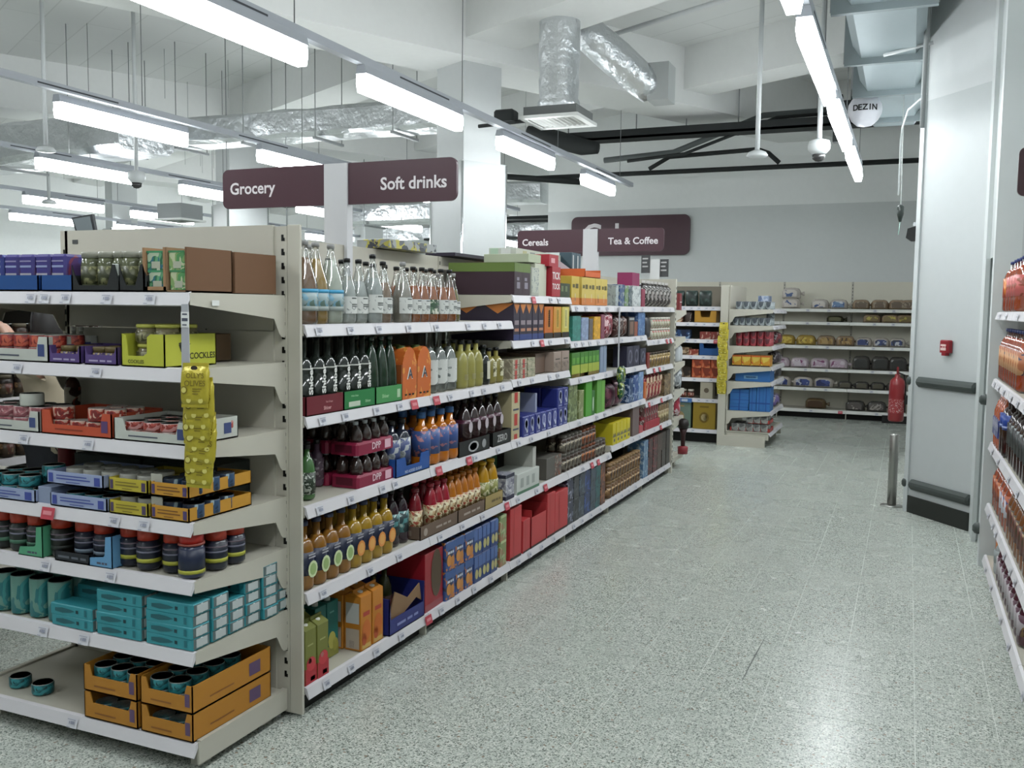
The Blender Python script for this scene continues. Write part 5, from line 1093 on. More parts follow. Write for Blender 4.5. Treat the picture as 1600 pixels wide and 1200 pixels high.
# far end bay goods
for (z, items) in ((1.60, [('#7c2c30', .08, .12, .17, 'dark red bottle like box')]), (1.33, [('#2450b0', .3, .2, .2, 'strong blue box')]), (.52, [])):
    for c, w_, d, h_, lab in items: row(FB, z+.002, 2.16+w_/2, .03, box(d, w_, h_, K(c), [('r', 0, .45, 1, .5, WHITE), ('rL', 0, .45, 1, .5, WHITE)]), 1, lab+' at the far end of drinks run', 'box')
row(FB, 1.082, 2.16, .02, bottle(.05, .2, .05, .02, .02, K('#b4b8bc', .3), K('#cfd0d4'), name='white_bottle'), 2, 'pale bottle on the far end bay', 'bottle', 'pale bottles on far end bay', du=.12, dn=2, ends=('nearest the aisle', 'inner one'))
row(FB, .802, 2.22, .0, bag(.22, .2, .24, PM('#8f9498', ['#5c6064', '#c4c8cc'], 14, rough=.2), seed=5), 1, 'silver grey bag on the far end bay', 'bag')
row(FB, .522, 2.24, .0, bag(.24, .2, .22, PM('#a01c34', ['#c4b4b8', '#801428'], 14, rough=.3), seed=6), 1, 'bright red bag on the far end bay', 'bag')
t = thing('hanging_brush', 'dark brush with reddish handle low on far end bay', 'brush', (-2.06, 9.3, .145)); mb = MB(); mb.lathe([(.05, .26), (.06, .3), (.05, .34), (.02, .36)], K('#1e1413'), 10); part('head', mb, t); mb = MB(); mb.lathe([(.02, 0), (.025, .2), (.045, .26)], K('#38181a'), 8); part('bristles', mb, t); mb = MB(); mb.lathe([(.05, 0), (.055, .07), (.03, .08)], K('#8f2c34'), 10); part('base', mb, t)
# ================= NEAR END BAY =================
LR = ('at the left', 'at the right')
def e(z, x, v, proto, n, lab, cat, grp=None, **k): row(FE, z, x, v, proto, n, lab, cat, grp, ends=LR, **k)
# top shelf
PB = PM('#2c3a8c', ['#5a3a80', '#2c3a8c'], 12)
pb = box(.072, .1, .125, PB, [('r', .12, .62, .88, .68, K('#8c96c0')), ('r', .12, .78, .88, .82, K('#8c96c0')), ('r', .12, .2, .88, .46, K('#a9a4b0')), ('r', .0, .9, 1, 1, K('#3c2c70')), ('r', .2, .3, .8, .36, K('#6c5c80'))], name='snack_tub', c=.014)
e(1.645, -3.09, .012, pb, 2, 'blue shrink wrapped tub in blue tray', 'tub', 'blue tubs', du=.077, dn=2)
pb2 = box(.072, .1, .125, PM('#4c2c6c', ['#7c3048', '#3c3480'], 12), [('r', .12, .62, .88, .68, K('#8c96c0')), ('r', .12, .78, .88, .82, K('#8c86b0')), ('r', .12, .2, .88, .46, K('#a9a4b0')), ('r', .2, .3, .8, .36, K('#6c5c80'))], name='snack_tub', c=.014)
e(1.645, -2.936, .012, pb2, 4, 'purple shrink wrapped tub in blue tray', 'tub', 'purple tubs', du=.077, dn=2)
e(1.64, -2.935, .0, tray(.30, .25, .055, K('#1c4a8c'), 1, cut=0), 1, 'blue card tray under purple tubs, left one', 'tray', jit=0)
e(1.64, -2.70, .0, tray(.15, .25, .055, K('#1c4a8c'), 1, cut=0), 1, 'blue card tray under purple tubs, right end', 'tray', jit=0)
OLV = PM('#5a5c3c', ['#8c8c60', '#3c4028'], 30)
oj = jar(.035, .13, M('olive brine jar', (.10, .11, .06), .2, coat=.4), K('#8a8a7c', .3), OLV, name='olive_jar')
e(1.645, -2.585, .012, oj, 3, 'olive jar in the left black tray', 'jar', 'olive jars in left tray', du=.074, dn=2)
e(1.645, -2.40, .012, oj, 2, 'olive jar in the right black tray', 'jar', 'olive jars in right tray', du=.072, dn=2)
BT = K('#16191a', .6)
def steptray(w_, d, h, m, name='tray'):
    b = MB(); b.prism([(-w_/2, 0), (w_/2, 0), (w_/2, h*.35), (w_/2-.02, h), (w_/2-.03, h), (w_/2-.055, .02), (-w_/2+.03, .02), (-w_/2+.012, h*.6), (-w_/2, h)], 'y', -d/2, -d/2+.003, m); b.box(-w_/2, -d/2, 0, w_/2, d/2, .004, m); b.box(-w_/2, d/2-.003, 0, w_/2, d/2, h, m); b.box(-w_/2, -d/2, 0, -w_/2+.003, d/2, h*.6, m); b.box(w_/2-.003, -d/2, 0, w_/2, d/2, h*.6, m)
    return Proto(name, b, w_, d, h)
e(1.64, -2.52, .0, steptray(.215, .25, .09, BT), 1, 'black stepped tray of olive jars, left one', 'tray', jit=0)
e(1.64, -2.352+.0, .0, steptray(.125, .25, .09, BT), 1, 'black stepped tray of olive jars, right one', 'tray', jit=0)
e(1.672, -2.435, .004, box(.03, .004, .06, K('#a4aaa4')), 1, 'upright white slip card on a black tray', 'card', jit=0)
def greenbox(d):
    b = MB(); w_ = .10; h = .145; C = K('#9a7450', .8)
    b.box(-w_/2, -d/2, 0, w_/2, d/2, .004, C); b.box(-w_/2, -d/2, 0, -w_/2+.01, d/2, h, C); b.box(w_/2-.012, -d/2, 0, w_/2, d/2, h, C); b.box(-w_/2, d/2-.004, 0, w_/2, d/2, h, C); b.box(-w_/2, -d/2, 0, w_/2, -d/2+.003, .016, C)
    return Proto('cardboard_case', b, w_, d, h)
GP = PM('#2c6c48', ['#5a9a6c', '#2c6c7c', '#a9b89c'], 24)
gpk = box(.074, .1, .064, GP, [('r', .3, .1, .8, .45, K('#a9ac98')), ('r', 0, .9, 1, 1, K('#3c9060'))], name='ravioli_pack', c=.004)
e(1.64, -2.262, .0, greenbox(.22), 1, 'open brown case of green packs, left one', 'case', jit=0)
e(1.646, -2.262, .006, gpk, 1, 'green printed pack in the left brown case', 'pack', st=2)
e(1.64, -2.17, .0, Proto('cardboard_case', MB().box(-.045, -.11, 0, -.04, .11, .145, CARD).box(.037, -.11, 0, .045, .11, .145, K('#6e4c32', .8)).box(-.045, -.11, 0, .045, .11, .004, CARD).box(-.045, .106, 0, .045, .11, .145, CARD), .09, .22, .145), 1, 'open brown case of green packs at the corner', 'case', jit=0)
e(1.646, -2.172, .006, box(.066, .1, .064, PM('#7c9c5c', ['#4c8c50', '#b4bc94'], 22), [('r', .3, .1, .8, .45, K('#a9ac98')), ('r', 0, .9, 1, 1, K('#3c8050'))], name='ravioli_pack'), 1, 'pale green pack in the corner brown case', 'pack', st=2)
e(1.64, -2.20, .235, box(.15, .23, .143, K('#6e4c32', .8)), 1, 'closed brown cardboard case behind the corner case', 'case', jit=0)
# second shelf
WT = K('#b9bcb4', .6); BADGE = K('#3c4a7c')
def wtray(w_, d, h, m, right=True, badge=BADGE, line=INK, low=.5):
    a = [('r', .86, .22, .95, .7, badge), ('r', .2, .2, .6, .26, line), ('rR', .7, .25, .85, .75, badge), ('rR', .2, .3, .5, .36, line)]
    return tray(w_, d, h, m, low, art=a, cut=.16 if right else 0)
rt = lambda c, cs: can(.037, .046, PM(c, cs, 30), TIN, name='fish_tin')
REDT2 = rt('#a8322a', ['#c45a40', '#7c2424']); REDT3 = rt('#a83424', ['#7a2020', '#c8a08c'])
e(1.396, -3.07, .012, REDT2, 5, 'red fish tin in the white tray', 'tin', 'red fish tins, second shelf', du=.077, dn=2, st=2)
e(1.392, -2.925, .0, wtray(.36, .22, .09, WT), 1, 'white card tray of red tins on second shelf', 'tray', jit=0)
PURP = K('#55407c', .5)
pd = jar(.033, .055, K('#54321f'), K('#6a5a34'), PM('#4a3468', ['#3c2c54', '#9c8858'], 26), name='paste_jar')
e(1.397, -2.70, .02, pd, 2, 'small purple labelled jar in the first purple tray', 'jar', 'purple labelled jars', du=.07, dn=2)
e(1.397, -2.555, .02, pd, 3, 'small purple labelled jar in the second purple tray', 'jar', 'purple labelled jars', du=.058, dn=3)
for x, q in ((-2.672, 'left'), (-2.505, 'right')): e(1.392, x, .0, tray(.15, .24, .062, PURP, .55, art=[('t', '~', .5, .22, .16, K('#a89cc0'), .7)], cut=.1), 1, q+' purple tray of dip jars on second shelf', 'tray', jit=0)
e(1.395, -2.47, .25, box(.3, .2, .1, K('#6c543c', .7)), 1, 'brown case behind the purple trays', 'case')
LIME = K('#b4b832', .5); LIMED = K('#9c9f22', .5)
jt = jar(.042, .068, M('cockle jar', (.16, .14, .08), .2, coat=.4), K('#b9b94c'), PM('#6c6844', ['#8c8860', '#4c4a2c'], 30), lidh=.012, name='cockle_jar')
e(1.398, -2.362, .03, jt, 2, 'squat yellow lidded jar in lime case', 'jar', 'squat yellow lidded jars', du=.086, dn=2, st=2)
lc = MB(); w_, d_, h_ = .19, .25, .11
lc.box(-w_/2, -d_/2, 0, w_/2, d_/2, .004, LIMED)
lc.prism([(-w_/2, 0), (w_/2, 0), (w_/2, h_), (.035, h_), (.02, h_-.01), (.018, .045), (.0, .036), (-w_/2+.03, .036), (-w_/2+.022, h_-.005), (-w_/2, h_)], 'y', -d_/2, -d_/2+.004, LIME)
lc.box(-w_/2, -d_/2, 0, -w_/2+.004, d_/2, h_, LIME); lc.box(w_/2-.004, -d_/2, 0, w_/2, d_/2, h_, LIME); lc.box(-w_/2, d_/2-.004, 0, w_/2, d_/2, h_, LIME)
lc.text('COCKLES', -.03, .017, .012, -d_/2-.001, K('#4a4c20'))
lc.text('COCKLES', .055, .035, .022, w_/2, K('#3c3e1c'), T=lambda p: (w_/2+.001, p[0], p[2]))
for p in ([(-.06, .075), (-.035, .065), (-.018, .075), (.0, .078), (-.02, .068), (-.03, .05), (-.05, .05)], [(-.06, .08), (-.05, .062), (-.04, .06), (-.042, .085)]): lc.add([(w_/2+.0012, x, z) for x, z in p], [tuple(range(len(p)))], K('#3c3e2c'))
e(1.392, -2.318, .0, Proto('jar_case', lc, w_, d_, h_), 1, 'lime yellow card case of cockle jars with bird print', 'case', jit=0)
e(1.395, -2.62, .3, can(.03, .09, K('#4a2c20'), TIN), 2, 'dark can standing at the back of second shelf', 'tin', 'dark cans at the back', dn=1)
# third shelf
pk_ = can(.04, .042, PM('#b06a70', ['#8c4c54', '#c49a98'], 26), TIN, name='fish_tin'); wk_ = can(.041, .045, K('#b9bcb2'), TIN, name='fish_tin')
e(1.146, -3.10, .012, pk_, 4, 'pink fish tin on white tray', 'tin', 'pink fish tins', du=.084, dn=2, st=2)
e(1.23, -2.90, .012, wk_, 1, 'white tin standing on the pink tins', 'tin')
e(1.142, -2.97, .0, wtray(.34, .22, .075, WT), 1, 'white card tray of pink tins, third shelf left', 'tray', jit=0)
e(1.146, -2.74, .014, REDT3, 1, 'red tin at left corner of the orange red tray', 'tin', st=2)
e(1.146, -2.655, .014, REDT3, 4, 'red tin in orange red tray, lower', 'tin', 'red fish tins in orange red tray', du=.077, dn=3)
e(1.193, -2.57, .014, REDT3, 2, 'red fish tin in the orange red tray, upper row', 'tin', 'upper red fish tins', du=.077, dn=2)
e(1.142, -2.627, .0, wtray(.335, .24, .085, K('#c04a2c', .5), low=.42, badge=K('#5a3c6c'), line=K('#8c3420')), 1, 'orange red card tray of fish tins', 'tray', jit=0)
fl = can(.038, .03, PM('#b0483c', ['#c9908c', '#8c2c24'], 26), TIN, name='flat_tin')
e(1.146, -2.40, .014, fl, 4, 'flat tin in the corner white tray', 'tin', 'flat orange red tins', du=.078, dn=3, st=2)
e(1.142, -2.292, .0, wtray(.325, .25, .075, WT, low=.45), 1, 'white card tray of flat tins at the corner', 'tray', jit=0)
# fourth shelf
LB = K('#93a0c4', .6); LBI = K('#3c4a9c'); YE = K('#b9a82c', .55); OG = K('#c48a24', .55)
def flat_tray(w_, d, h, m, ink, badge, chip=K('#7c88b0'), sh=1):
    b = MB(); b.box(-w_/2, -d/2, 0, w_/2, d/2, .004, m); b.box(-w_/2, -d/2, 0, w_/2, -d/2+.004, h, m); b.box(-w_/2, d/2-.004, 0, w_/2, d/2, h, m)
    for s_ in (-1, 1): b.box(s_*w_/2-(.004 if s_ > 0 else 0), -d/2, 0, s_*w_/2+(.004 if s_ < 0 else 0), d/2, h*sh, m)
    art_apply(b, w_, d, h, [('r', .18, .66, .72, .74, ink), ('r', .18, .42, .78, .52, ink), ('r', .35, .2, .6, .26, ink), ('r', .85, .15, .95, .8, badge), ('r', .04, .15, .12, .85, badge)])
    return Proto('tin_tray', b, w_, d, h)
teal = can(.04, .04, PM('#1c6c74', ['#2c8c94', '#14484c'], 26), TIN, name='tuna_tin'); grey = can(.036, .05, K('#a9a9a0'), K('#8c8c84', .3), name='tuna_tin'); dk = can(.036, .05, PM('#2c4a6c', ['#9cb4bc', '#1c2c44'], 20), M('dark tin top', (.05, .05, .045), .4, .6), name='tuna_tin')
e(.892, -3.10, .02, teal, 4, 'teal tuna tin in the left pale blue tray', 'tin', 'teal tuna tins in left tray', du=.083, dn=2)
e(.934, -3.10, .02, teal, 3, 'teal tuna tin piled above the left pale blue tray', 'tin', 'piled teal tuna tins', du=.09, dn=2)
e(.975, -2.84, .05, teal, 1, 'topmost teal tuna tin by the pale blue tray', 'tin')
e(.888, -3.0, .0, flat_tray(.34, .24, .045, LB, LBI, LBI), 1, 'pale blue card tray of teal tins at left', 'tray', jit=0)
e(.888, -2.80, .012, box(.065, .2, .06, K('#8794b0', .6)), 1, 'plain pale blue folded card block between the trays', 'card', jit=0)
for k in range(2):
    q = ('lower', 'upper')[k]; zz = .888+k*.078
    e(zz+.006, -2.70+.01, .02, teal if k == 0 else grey, 3, q+(' teal' if k == 0 else ' white topped grey')+' tin in pale blue double tray', 'tin', q+' tins in pale blue trays', du=.085, dn=2)
    e(zz, -2.625-.015*k, .0, flat_tray(.27, .24, .046, LB, LBI, LBI), 1, q+' pale blue card tray of the stacked pair', 'tray', jit=0)
    e(zz+.006, -2.44, .02, grey, 2, q+' grey tin in the yellow tray', 'tin', q+' grey tins in yellow tray', du=.08, dn=2)
    e(zz, -2.395, .0, flat_tray(.175, .26, .046, YE, K('#7c6c20'), K('#4c3c5c')), 1, q+' yellow card tray of the stacked pair', 'tray', jit=0)
    e(zz+.006, -2.25, .02, dk, 2, q+' navy tuna tin in the orange tray', 'tin', q+' navy tins in orange tray', du=.085, dn=3)
    e(zz, -2.215, .0, flat_tray(.165, .32, .046, OG, K('#7a4c20'), K('#4c3c6c')), 1, q+' orange card tray at the right corner', 'tray', jit=0)
    e(zz+.03, -2.285, .016, box(.05, .003, .04, K('#b4b4a8')), 1, q+' white divider card in the orange tray', 'card', jit=0)
# fifth shelf
hot = K('#b03018', .4)
dj = lambda band, c='#141a2c': jar(.041, .155, M('dark blue jar '+c, hx(c), .3, coat=.3), hot, K(c, .4), lidh=.05, name='sauce_jar', bands=((.18, .27, band), (.4, .44, K('#6c6c80')), (.52, .55, K('#6c5c68'))))
J1 = dj(K('#a4a42c')); J2 = dj(K('#3c6c54'), '#121c1a'); J3 = dj(K('#6c7c8c'))
e(.695, -3.06, .012, J2, 3, 'dark jar with orange lid in the green corner tray', 'jar', 'orange lidded jars at left', du=.09, dn=2)
e(.695, -2.765, .015, dj(K('#1c241f'), '#10140f'), 1, 'plain dark jar with red lid between the trays', 'jar')
e(.695, -2.655, .02, J3, 2, 'dark blue jar with orange lid in blue corner tray', 'jar', 'orange lidded jars in blue tray', du=.09, dn=2)
e(.695, -2.455, .03, J1, 1, 'yellow banded dark jar just right of the blue tray', 'jar')
e(.695, -2.365, .015, J1, 1, 'yellow banded dark jar, second right of blue tray', 'jar')
e(.695, -2.262, .03, J1, 1, 'yellow banded dark jar, third right of blue tray', 'jar')
e(.695, -2.165, .0, jar(.044, .16, M('navy plastic', (.012, .02, .06), .3, coat=.3), K('#b02018', .35), K('#16203c', .4), lidh=.045, name='sauce_jar', bands=((.1, .18, K('#a4a42c')), (.7, .74, K('#8c3c30')))), 1, 'broad navy jar with red lid at the shelf corner', 'jar')
row(FE, .695, -2.16, .115, J1, 1, 'yellow banded jar behind the corner jar', 'jar'); row(FE, .695, -2.16, .21, J1, 1, 'yellow banded jar farthest back along the side', 'jar')
def cornertray(w_, d, m, h=.115):
    b = MB(); b.prism([(-w_/2, 0), (w_/2, 0), (w_/2, h), (w_/2-.03, h-.005), (w_/2-.035, .045), (w_/2-.042, .038), (-w_/2+.01, .03)], 'y', -d/2, -d/2+.003, m); b.box(w_/2-.003, -d/2, 0, w_/2, d/2, h, m); b.box(-w_/2, -d/2, 0, w_/2, d/2, .003, m); b.text('~', .01, .015, .012, -d/2-.001, INK); return Proto('corner_tray', b, w_, d, h)
e(.691, -2.865, .0, cornertray(.125, .2, K('#4c9c74')), 1, 'sea green corner tray end around dark jars', 'tray', jit=0)
e(.691, -2.53, .0, cornertray(.115, .2, K('#5c94c0')), 1, 'sky blue corner tray end around dark jars', 'tray', jit=0)
e(.692, -2.66, .0, tray(.17, .2, .035, K('#1a1e26'), 1, cut=0, art=[('t', '~', .5, .5, .4, K('#5c626c'), .8)]), 1, 'black tray front with grey lettering under jars', 'tray', jit=0)
# sixth shelf
tt_ = can(.042, .145, PM('#1c6c70', ['#2c8484', '#5c8c80'], 10, rough=.3, th=.52), K('#3c4038', .4), name='tall_can')
e(.456, -3.075, .02, tt_, 4, 'tall teal can at the left of sixth shelf', 'tin', 'tall teal cans', du=.094, dn=2)
TEAL = K('#2c8f9a', .45); TEALD = K('#1c5c64', .5)
def sleeve(w_=.22, h=.04, d=.085, name='tuna_multipack'):
    b = MB(); b.box(-w_/2, -d/2, 0, w_/2, d/2, h, TEAL, .003); art_apply(b, w_, d, h, [('p', [(.12, .3), (.3, .22), (.5, .35), (.6, .5), (.5, .62), (.3, .7), (.12, .6)], TEALD), ('r', .62, .35, .68, .65, K('#14343c')), ('r', .82, .2, .88, .8, K('#1c6c78'))])
    c = MB(); c.lathe([(.036, .003), (.036, .036), (0, .036)], M('pale tin side', (.45, .5, .5), .35, .6), 12, w_/2-.034, 0); c.box(w_/2-.001, -d/2+.004, .003, w_/2+.0008, d/2-.004, h-.003, K('#5c6c6c', .5))
    c.box(w_/2, -d/2+.016, .006, w_/2+.003, d/2-.016, h-.006, K('#b4bcbc'))
    return Proto('tuna_multipack', [('sleeve', b, []), ('tin_end', c, [])], w_, d, h)
SL = sleeve(.205)
e(.456, -2.675, .0, SL, 1, 'dark teal shrink wrapped tuna pack at front left', 'multipack', 'low teal tuna packs', st=2)
e(.456, -2.66, .11, SL, 1, 'teal tuna pack behind the low front pair', 'multipack', 'middle teal tuna packs', st=3)
e(.456, -2.452, .0, SL, 1, 'teal tuna multipack in the left tall stack', 'multipack', 'left stack of teal tuna packs', st=4, dn=2)
e(.456, -2.228, .0, SL, 1, 'teal tuna multipack in the corner stack', 'multipack', 'corner stack of teal tuna packs', st=4)
for k, (n_, q) in enumerate(((4, 'second'), (3, 'third'), (4, 'fourth'), (5, 'fifth'), (5, 'rearmost'))):
    e(.456, -2.228+(0, -.0, .0, .01, .0)[k], .093+k*.09, SL, 1, 'teal tuna multipack with tin end showing, '+q+' stack from the corner', 'multipack', 'side stacks of teal tuna packs', st=n_)
e(.456, -2.5, .3, box(.25, .1, .14, K('#1c5458')), 2, 'dark teal case at the back of the sixth shelf', 'case', 'dark teal cases')
# base shelf
e(.143, -3.06, .06, teal, 1, 'teal tin lying at far left of base shelf', 'tin'); e(.143, -2.93, .05, teal, 1, 'teal tin alone on the base shelf', 'tin')
OB = K('#b4761c', .6)
for k in range(2):
    for i, (x, w__) in enumerate(((-2.497, .25), (-2.245, .23))):
        q = ('lower', 'upper')[k]+' '+('left', 'right')[i]
        tr = wtray(w__, .42, .095, OB, low=.6, badge=K('#5c4468'), line=K('#8c5418')); e(.143+k*.098, x, .0, tr, 1, q+' orange case of tins on the base shelf', 'case', jit=0)
        e(.149+k*.098, x-w__/2+.05, .014, teal, int(w__/.08), 'tuna tin in '+q+' orange case', 'tin', 'tins in %s case' % q, du=.079, dn=4 if k else 2, st=2 if k else 1)
sc2 = MB(); sc2.add([(-.1, -.1, .0), (.1, -.12, 0), (.11, .1, .03), (.02, .12, .05), (-.09, .08, .02)], [(0, 1, 2, 3, 4)], K('#8c8a94', .7)); sc2.add([(-.09, -.1, -.05), (.08, -.1, -.05), (.07, -.11, .01), (.02, -.1, .035), (-.05, -.11, .005)], [(0, 1, 2, 3, 4)], K('#b4b4b0', .7))
# clip strip with yellow olive packets
t = thing('clip_strip', 'grey plastic clip strip hanging from the end bay corner', 'clip strip', (-2.155, 2.355, 1.60), 0); mb = MB(); mb.prism([(-.018, -.30), (.018, -.30), (.014, 0), (-.014, 0)], 'y', -.0015, .0015, GREYSTRIP); part('strip', mb, t)
mb = MB(); mb.box(-.014, -.004, -.075, .018, -.002, -.025, WHITE); mb.box(-.008, -.0046, -.035, .012, -.0042, -.03, INK); mb.box(-.01, -.0046, -.055, .014, -.0042, -.045, INK); mb.box(-.008, -.0046, -.069, .01, -.0042, -.065, K('#222')if 0 else INK); part('price_card', mb, t, 'small white price card')
YP = bpy.data.materials.new('yellow foil packet'); YP.use_nodes = True; nt = YP.node_tree; b = nt.nodes['Principled BSDF']; b.inputs['Base Color'].default_value = (.42, .35, .03, 1); b.inputs['Roughness'].default_value = .3; b.inputs['Metallic'].default_value = .25
n = nt.nodes.new('ShaderNodeTexNoise'); n.inputs['Scale'].default_value = 30; bp = nt.nodes.new('ShaderNodeBump'); bp.inputs['Strength'].default_value = .5; bp.inputs['Distance'].default_value = .01
tc_ = nt.nodes.new('ShaderNodeTexCoord'); nt.links.new(tc_.outputs['Object'], n.inputs[0]); nt.links.new(n.outputs[0], bp.inputs['Height']); nt.links.new(bp.outputs[0], b.inputs['Normal'])
YD = K('#7c6c14'); YL = K('#c9c060', .3)
def packet(txt=True, w_=.105, h=.13):
    b = MB(); b.pillow(w_, .026, h, YP, 8, 6, 4, .02, 3); b.box(-w_*.46, -.002, -.006, w_*.46, .002, .006, YP); b.box(-w_*.46, -.002, h-.006, w_*.46, .002, h+.008, YP)
    parts = [('pouch', b, [])]; l = MB(); yy = -.0145
    if txt: l.text("OLLY'S", .008, h*.74, .017, yy, YD); l.text('OLIVES', .008, h*.55, .019, yy, YD)
    l.ell(.0, h*.93, .013, .007, yy+.006, K('#2c2018')); l.ell(-.032, h*.38, .013, .013, yy, YD); l.ell(-.032, h*.38, .009, .009, yy-.0006, YL); l.ell(.03, h*.12, .009, .008, yy+.003, YL); l.ell(-.015, h*.13, .009, .009, yy+.003, YL)
    for q in range(3): l.box(0, yy-.0004, h*(.40-.06*q), .035-.006*q, yy, h*(.40-.06*q)+.003, YD)
    parts.append(('printed_front', l, [])); return Proto('olive_packet', parts, w_, .026, h)
pk1 = packet()
pz = 1.405; rr = random.Random(3)
for k in range(8):
    zz = pz-.13-k*.037-(0 if k == 0 else .012); o = pk1.place((-2.10+.008*math.sin(k*1.7)-.003*k, 2.345+.004*k-(.0 if k else .014), zz), .15+rr.uniform(-.1, .1), 'shiny yellow olive packet on the corner clip strip, %s' % ('topmost' if k == 0 else 'lowest' if k == 7 else ORD[k]+' from the top'), 'packet', 'yellow olive packets on the corner strip')
    o.rotation_euler = (-.10+rr.uniform(-.06, .04), rr.uniform(-.07, .05), o.rotation_euler[2])
# island clip strip with yellow packets
t = thing('clip_strip', 'clip strip on the back run post by the end bay', 'clip strip', (-1.99, 11.02, 1.48)); mb = MB(); mb.box(-.012, 0, -.85, .012, .003, 0, GREYSTRIP); part('strip', mb, t)
pk2 = packet(False)
for k in range(10): o = pk2.place((-1.995+.012*math.sin(k*2.1), 10.995, 1.33-k*.078), rr.uniform(-.25, .2), 'yellow packet on the back run clip strip, %s' % ('topmost' if k == 0 else 'lowest' if k == 9 else ORD[k]+' from the top'), 'packet', 'yellow packets on the back strip'); o.rotation_euler[0] = -.15
# ================= BACK RUN (facing camera) and its end bay =================
def n_(z, x, proto, n, lab, cat, grp=None, v=.0, **k): row(FN, z, x, v, proto, n, lab, cat, grp, ends=LR, **k)
dgb = bag(.15, .14, .19, PM('#2c3c38', ['#3c5048', '#1c2824'], 12), seed=11, name='flour_bag')
n_(1.648, -2.75, dgb, 4, 'dark green grey flour bag on the back run top shelf', 'bag', 'dark flour bags', du=.165, dn=1); n_(1.648, -2.93, box(.1, .15, .08, K('#28342f')), 1, 'low dark box left of the flour bags', 'box', st=1)
n_(1.258+.2, -2.72, box(.13, .12, .07, PM('#7a3c28', ['#c9b090', '#3c2018'], 16)), 2, 'reddish low box on the back run second shelf', 'box', 'reddish low boxes'); n_(1.458, -2.45, can(.04, .12, PM('#3c2c24', ['#c4bcb0'], 14), BLACK), 1, 'dark banded can left of the orange case', 'tin'); n_(1.458, -2.24, tray(.26, .2, .14, K('#b4801c'), .45, cut=.3), 1, 'golden orange case on the back run', 'case')
n_(1.258, -2.65, box(.15, .12, .11, PM('#1c3c6c', ['#7c94b0', '#0c1c3c'], 12)), 2, 'dark blue pack on the back run third shelf', 'pack', 'dark blue packs'); n_(1.258, -2.24, box(.13, .12, .09, PM('#7c2c24', ['#b48c7c'], 12)), 2, 'red brown pack on the back run third shelf', 'pack', 'red brown packs')
n_(1.063, -2.68, box(.17, .14, .09, PM('#8c7050', ['#5c4430', '#b0987c'], 12)), 2, 'tan pack on the back run fourth shelf', 'pack', 'tan packs'); n_(1.063, -2.17, tray(.26, .2, .17, K('#1c5090'), .5, cut=.2), 1, 'blue open case on the back run', 'case'); n_(1.063, -2.37, box(.12, .12, .07, PM('#8c3424', ['#c49880'], 12)), 1, 'red pack left of the blue case', 'pack')
n_(.793, -2.72, box(.12, .12, .12, PM('#4c382c', ['#8c7460', '#241812'], 12)), 3, 'brown pack on the back run fifth shelf', 'pack', 'brown packs', du=.13); n_(.793, -2.33, box(.11, .12, .12, PM('#b04824', ['#c47448', '#7c2c14'], 12)), 3, 'orange pack on the back run fifth shelf', 'pack', 'orange packs', st=2, du=.112)
n_(.543, -2.78, jar(.04, .1, K('#3c2418'), K('#c4bcb0'), PM('#8c4434', ['#c4b4a4'], 20), name='spread_jar'), 5, 'dark spread jar with pale lid, back run', 'jar', 'dark spread jars', du=.095, v=.02); n_(.543, -2.2, box(.15, .15, .2, K('#a49c88'), [('e', .5, .5, .2, .15, K('#5c5040'))]), 1, 'cream box at the right of the sixth shelf', 'box')
bb = lambda c, c2: box(.27, .3, .33, K(c), [('e', .5, .42, .22, .2, K(c2)), ('e', .5, .42, .14, .13, K('#c4b07c')), ('r', .3, .78, .7, .84, K(c2))], name='big_box')
n_(.175, -2.52, bb('#667a6c', '#a08458'), 1, 'large sage green cereal box with round print', 'box'); n_(.175, -2.22, bb('#8f7418', '#6c5410'), 1, 'large mustard yellow cereal box with round print', 'box')
n_(.49, -2.62, box(.5, .02, .05, K('#3c6ca8'), [('r', .1, .2, .3, .8, K('#a9b4c4')), ('r', .45, .2, .6, .8, K('#b4bcc8')), ('r', .75, .2, .9, .8, K('#b4bcc8'))]), 1, 'blue and white promotional edge strip above big boxes', 'strip', v=-.03)
n_(1.648, -3.5, box(.16, .15, .17, PM('#3c3c30', ['#7c7454'], 12)), 3, 'dim box far left on the back run', 'box', 'dim boxes on back run', du=.18)
def i_(z, y, proto, n, lab, cat, grp=None, v=.0, **k): row(FI, z, y, v, proto, n, lab, cat, grp, ends=('nearest', 'farthest'), **k)
sm = can(.038, .09, PM('#8c9698', ['#c4c8cc', '#3c444c'], 16), K('#9ca0a4'), name='tin'); smr = can(.038, .085, PM('#9c2c38', ['#c46c70', '#5c1420'], 16), K('#8c8c8c', .3), name='tin')
# rows run inward from the near side panel (side view): v direction is along image x here
def iside(z, proto, n, lab, cat, grp, st=1, dv=None, v0=.03, dn=3, y0=11.17, dy=.12):
    for j in range(dn):
        for k in range(n):
            for l in range(st):
                x, y, _ = FI.w(y0+j*dy, v0+proto.d/2+k*(dv or proto.w+.01))
                proto.place((x, y, z+l*proto.h), 0, lab+', '+nth(n-1-k, n, 'leftmost', 'rightmost')+(', upper' if st == 2 and l else ', lower' if st == 2 else (', layer %s' % ORD[l] if st > 2 else ''))+('' if j == 0 else ', rank %s' % ORD[j]), cat, grp)
iside(1.623, sm, 5, 'grey and white tin on end bay top', 'tin', 'grey tins on end bay top'); i_(1.623, 11.5, box(.3, .12, .16, PM('#8c9cb8', ['#b4bccc', '#5c6c8c'], 10)), 1, 'pale blue pack behind the top grey tins', 'pack', v=.1)
i_(1.625, 11.75, box(.3, .12, .08, K('#a4482c')), 1, 'orange low pack behind the top grey tins', 'pack', v=.2)
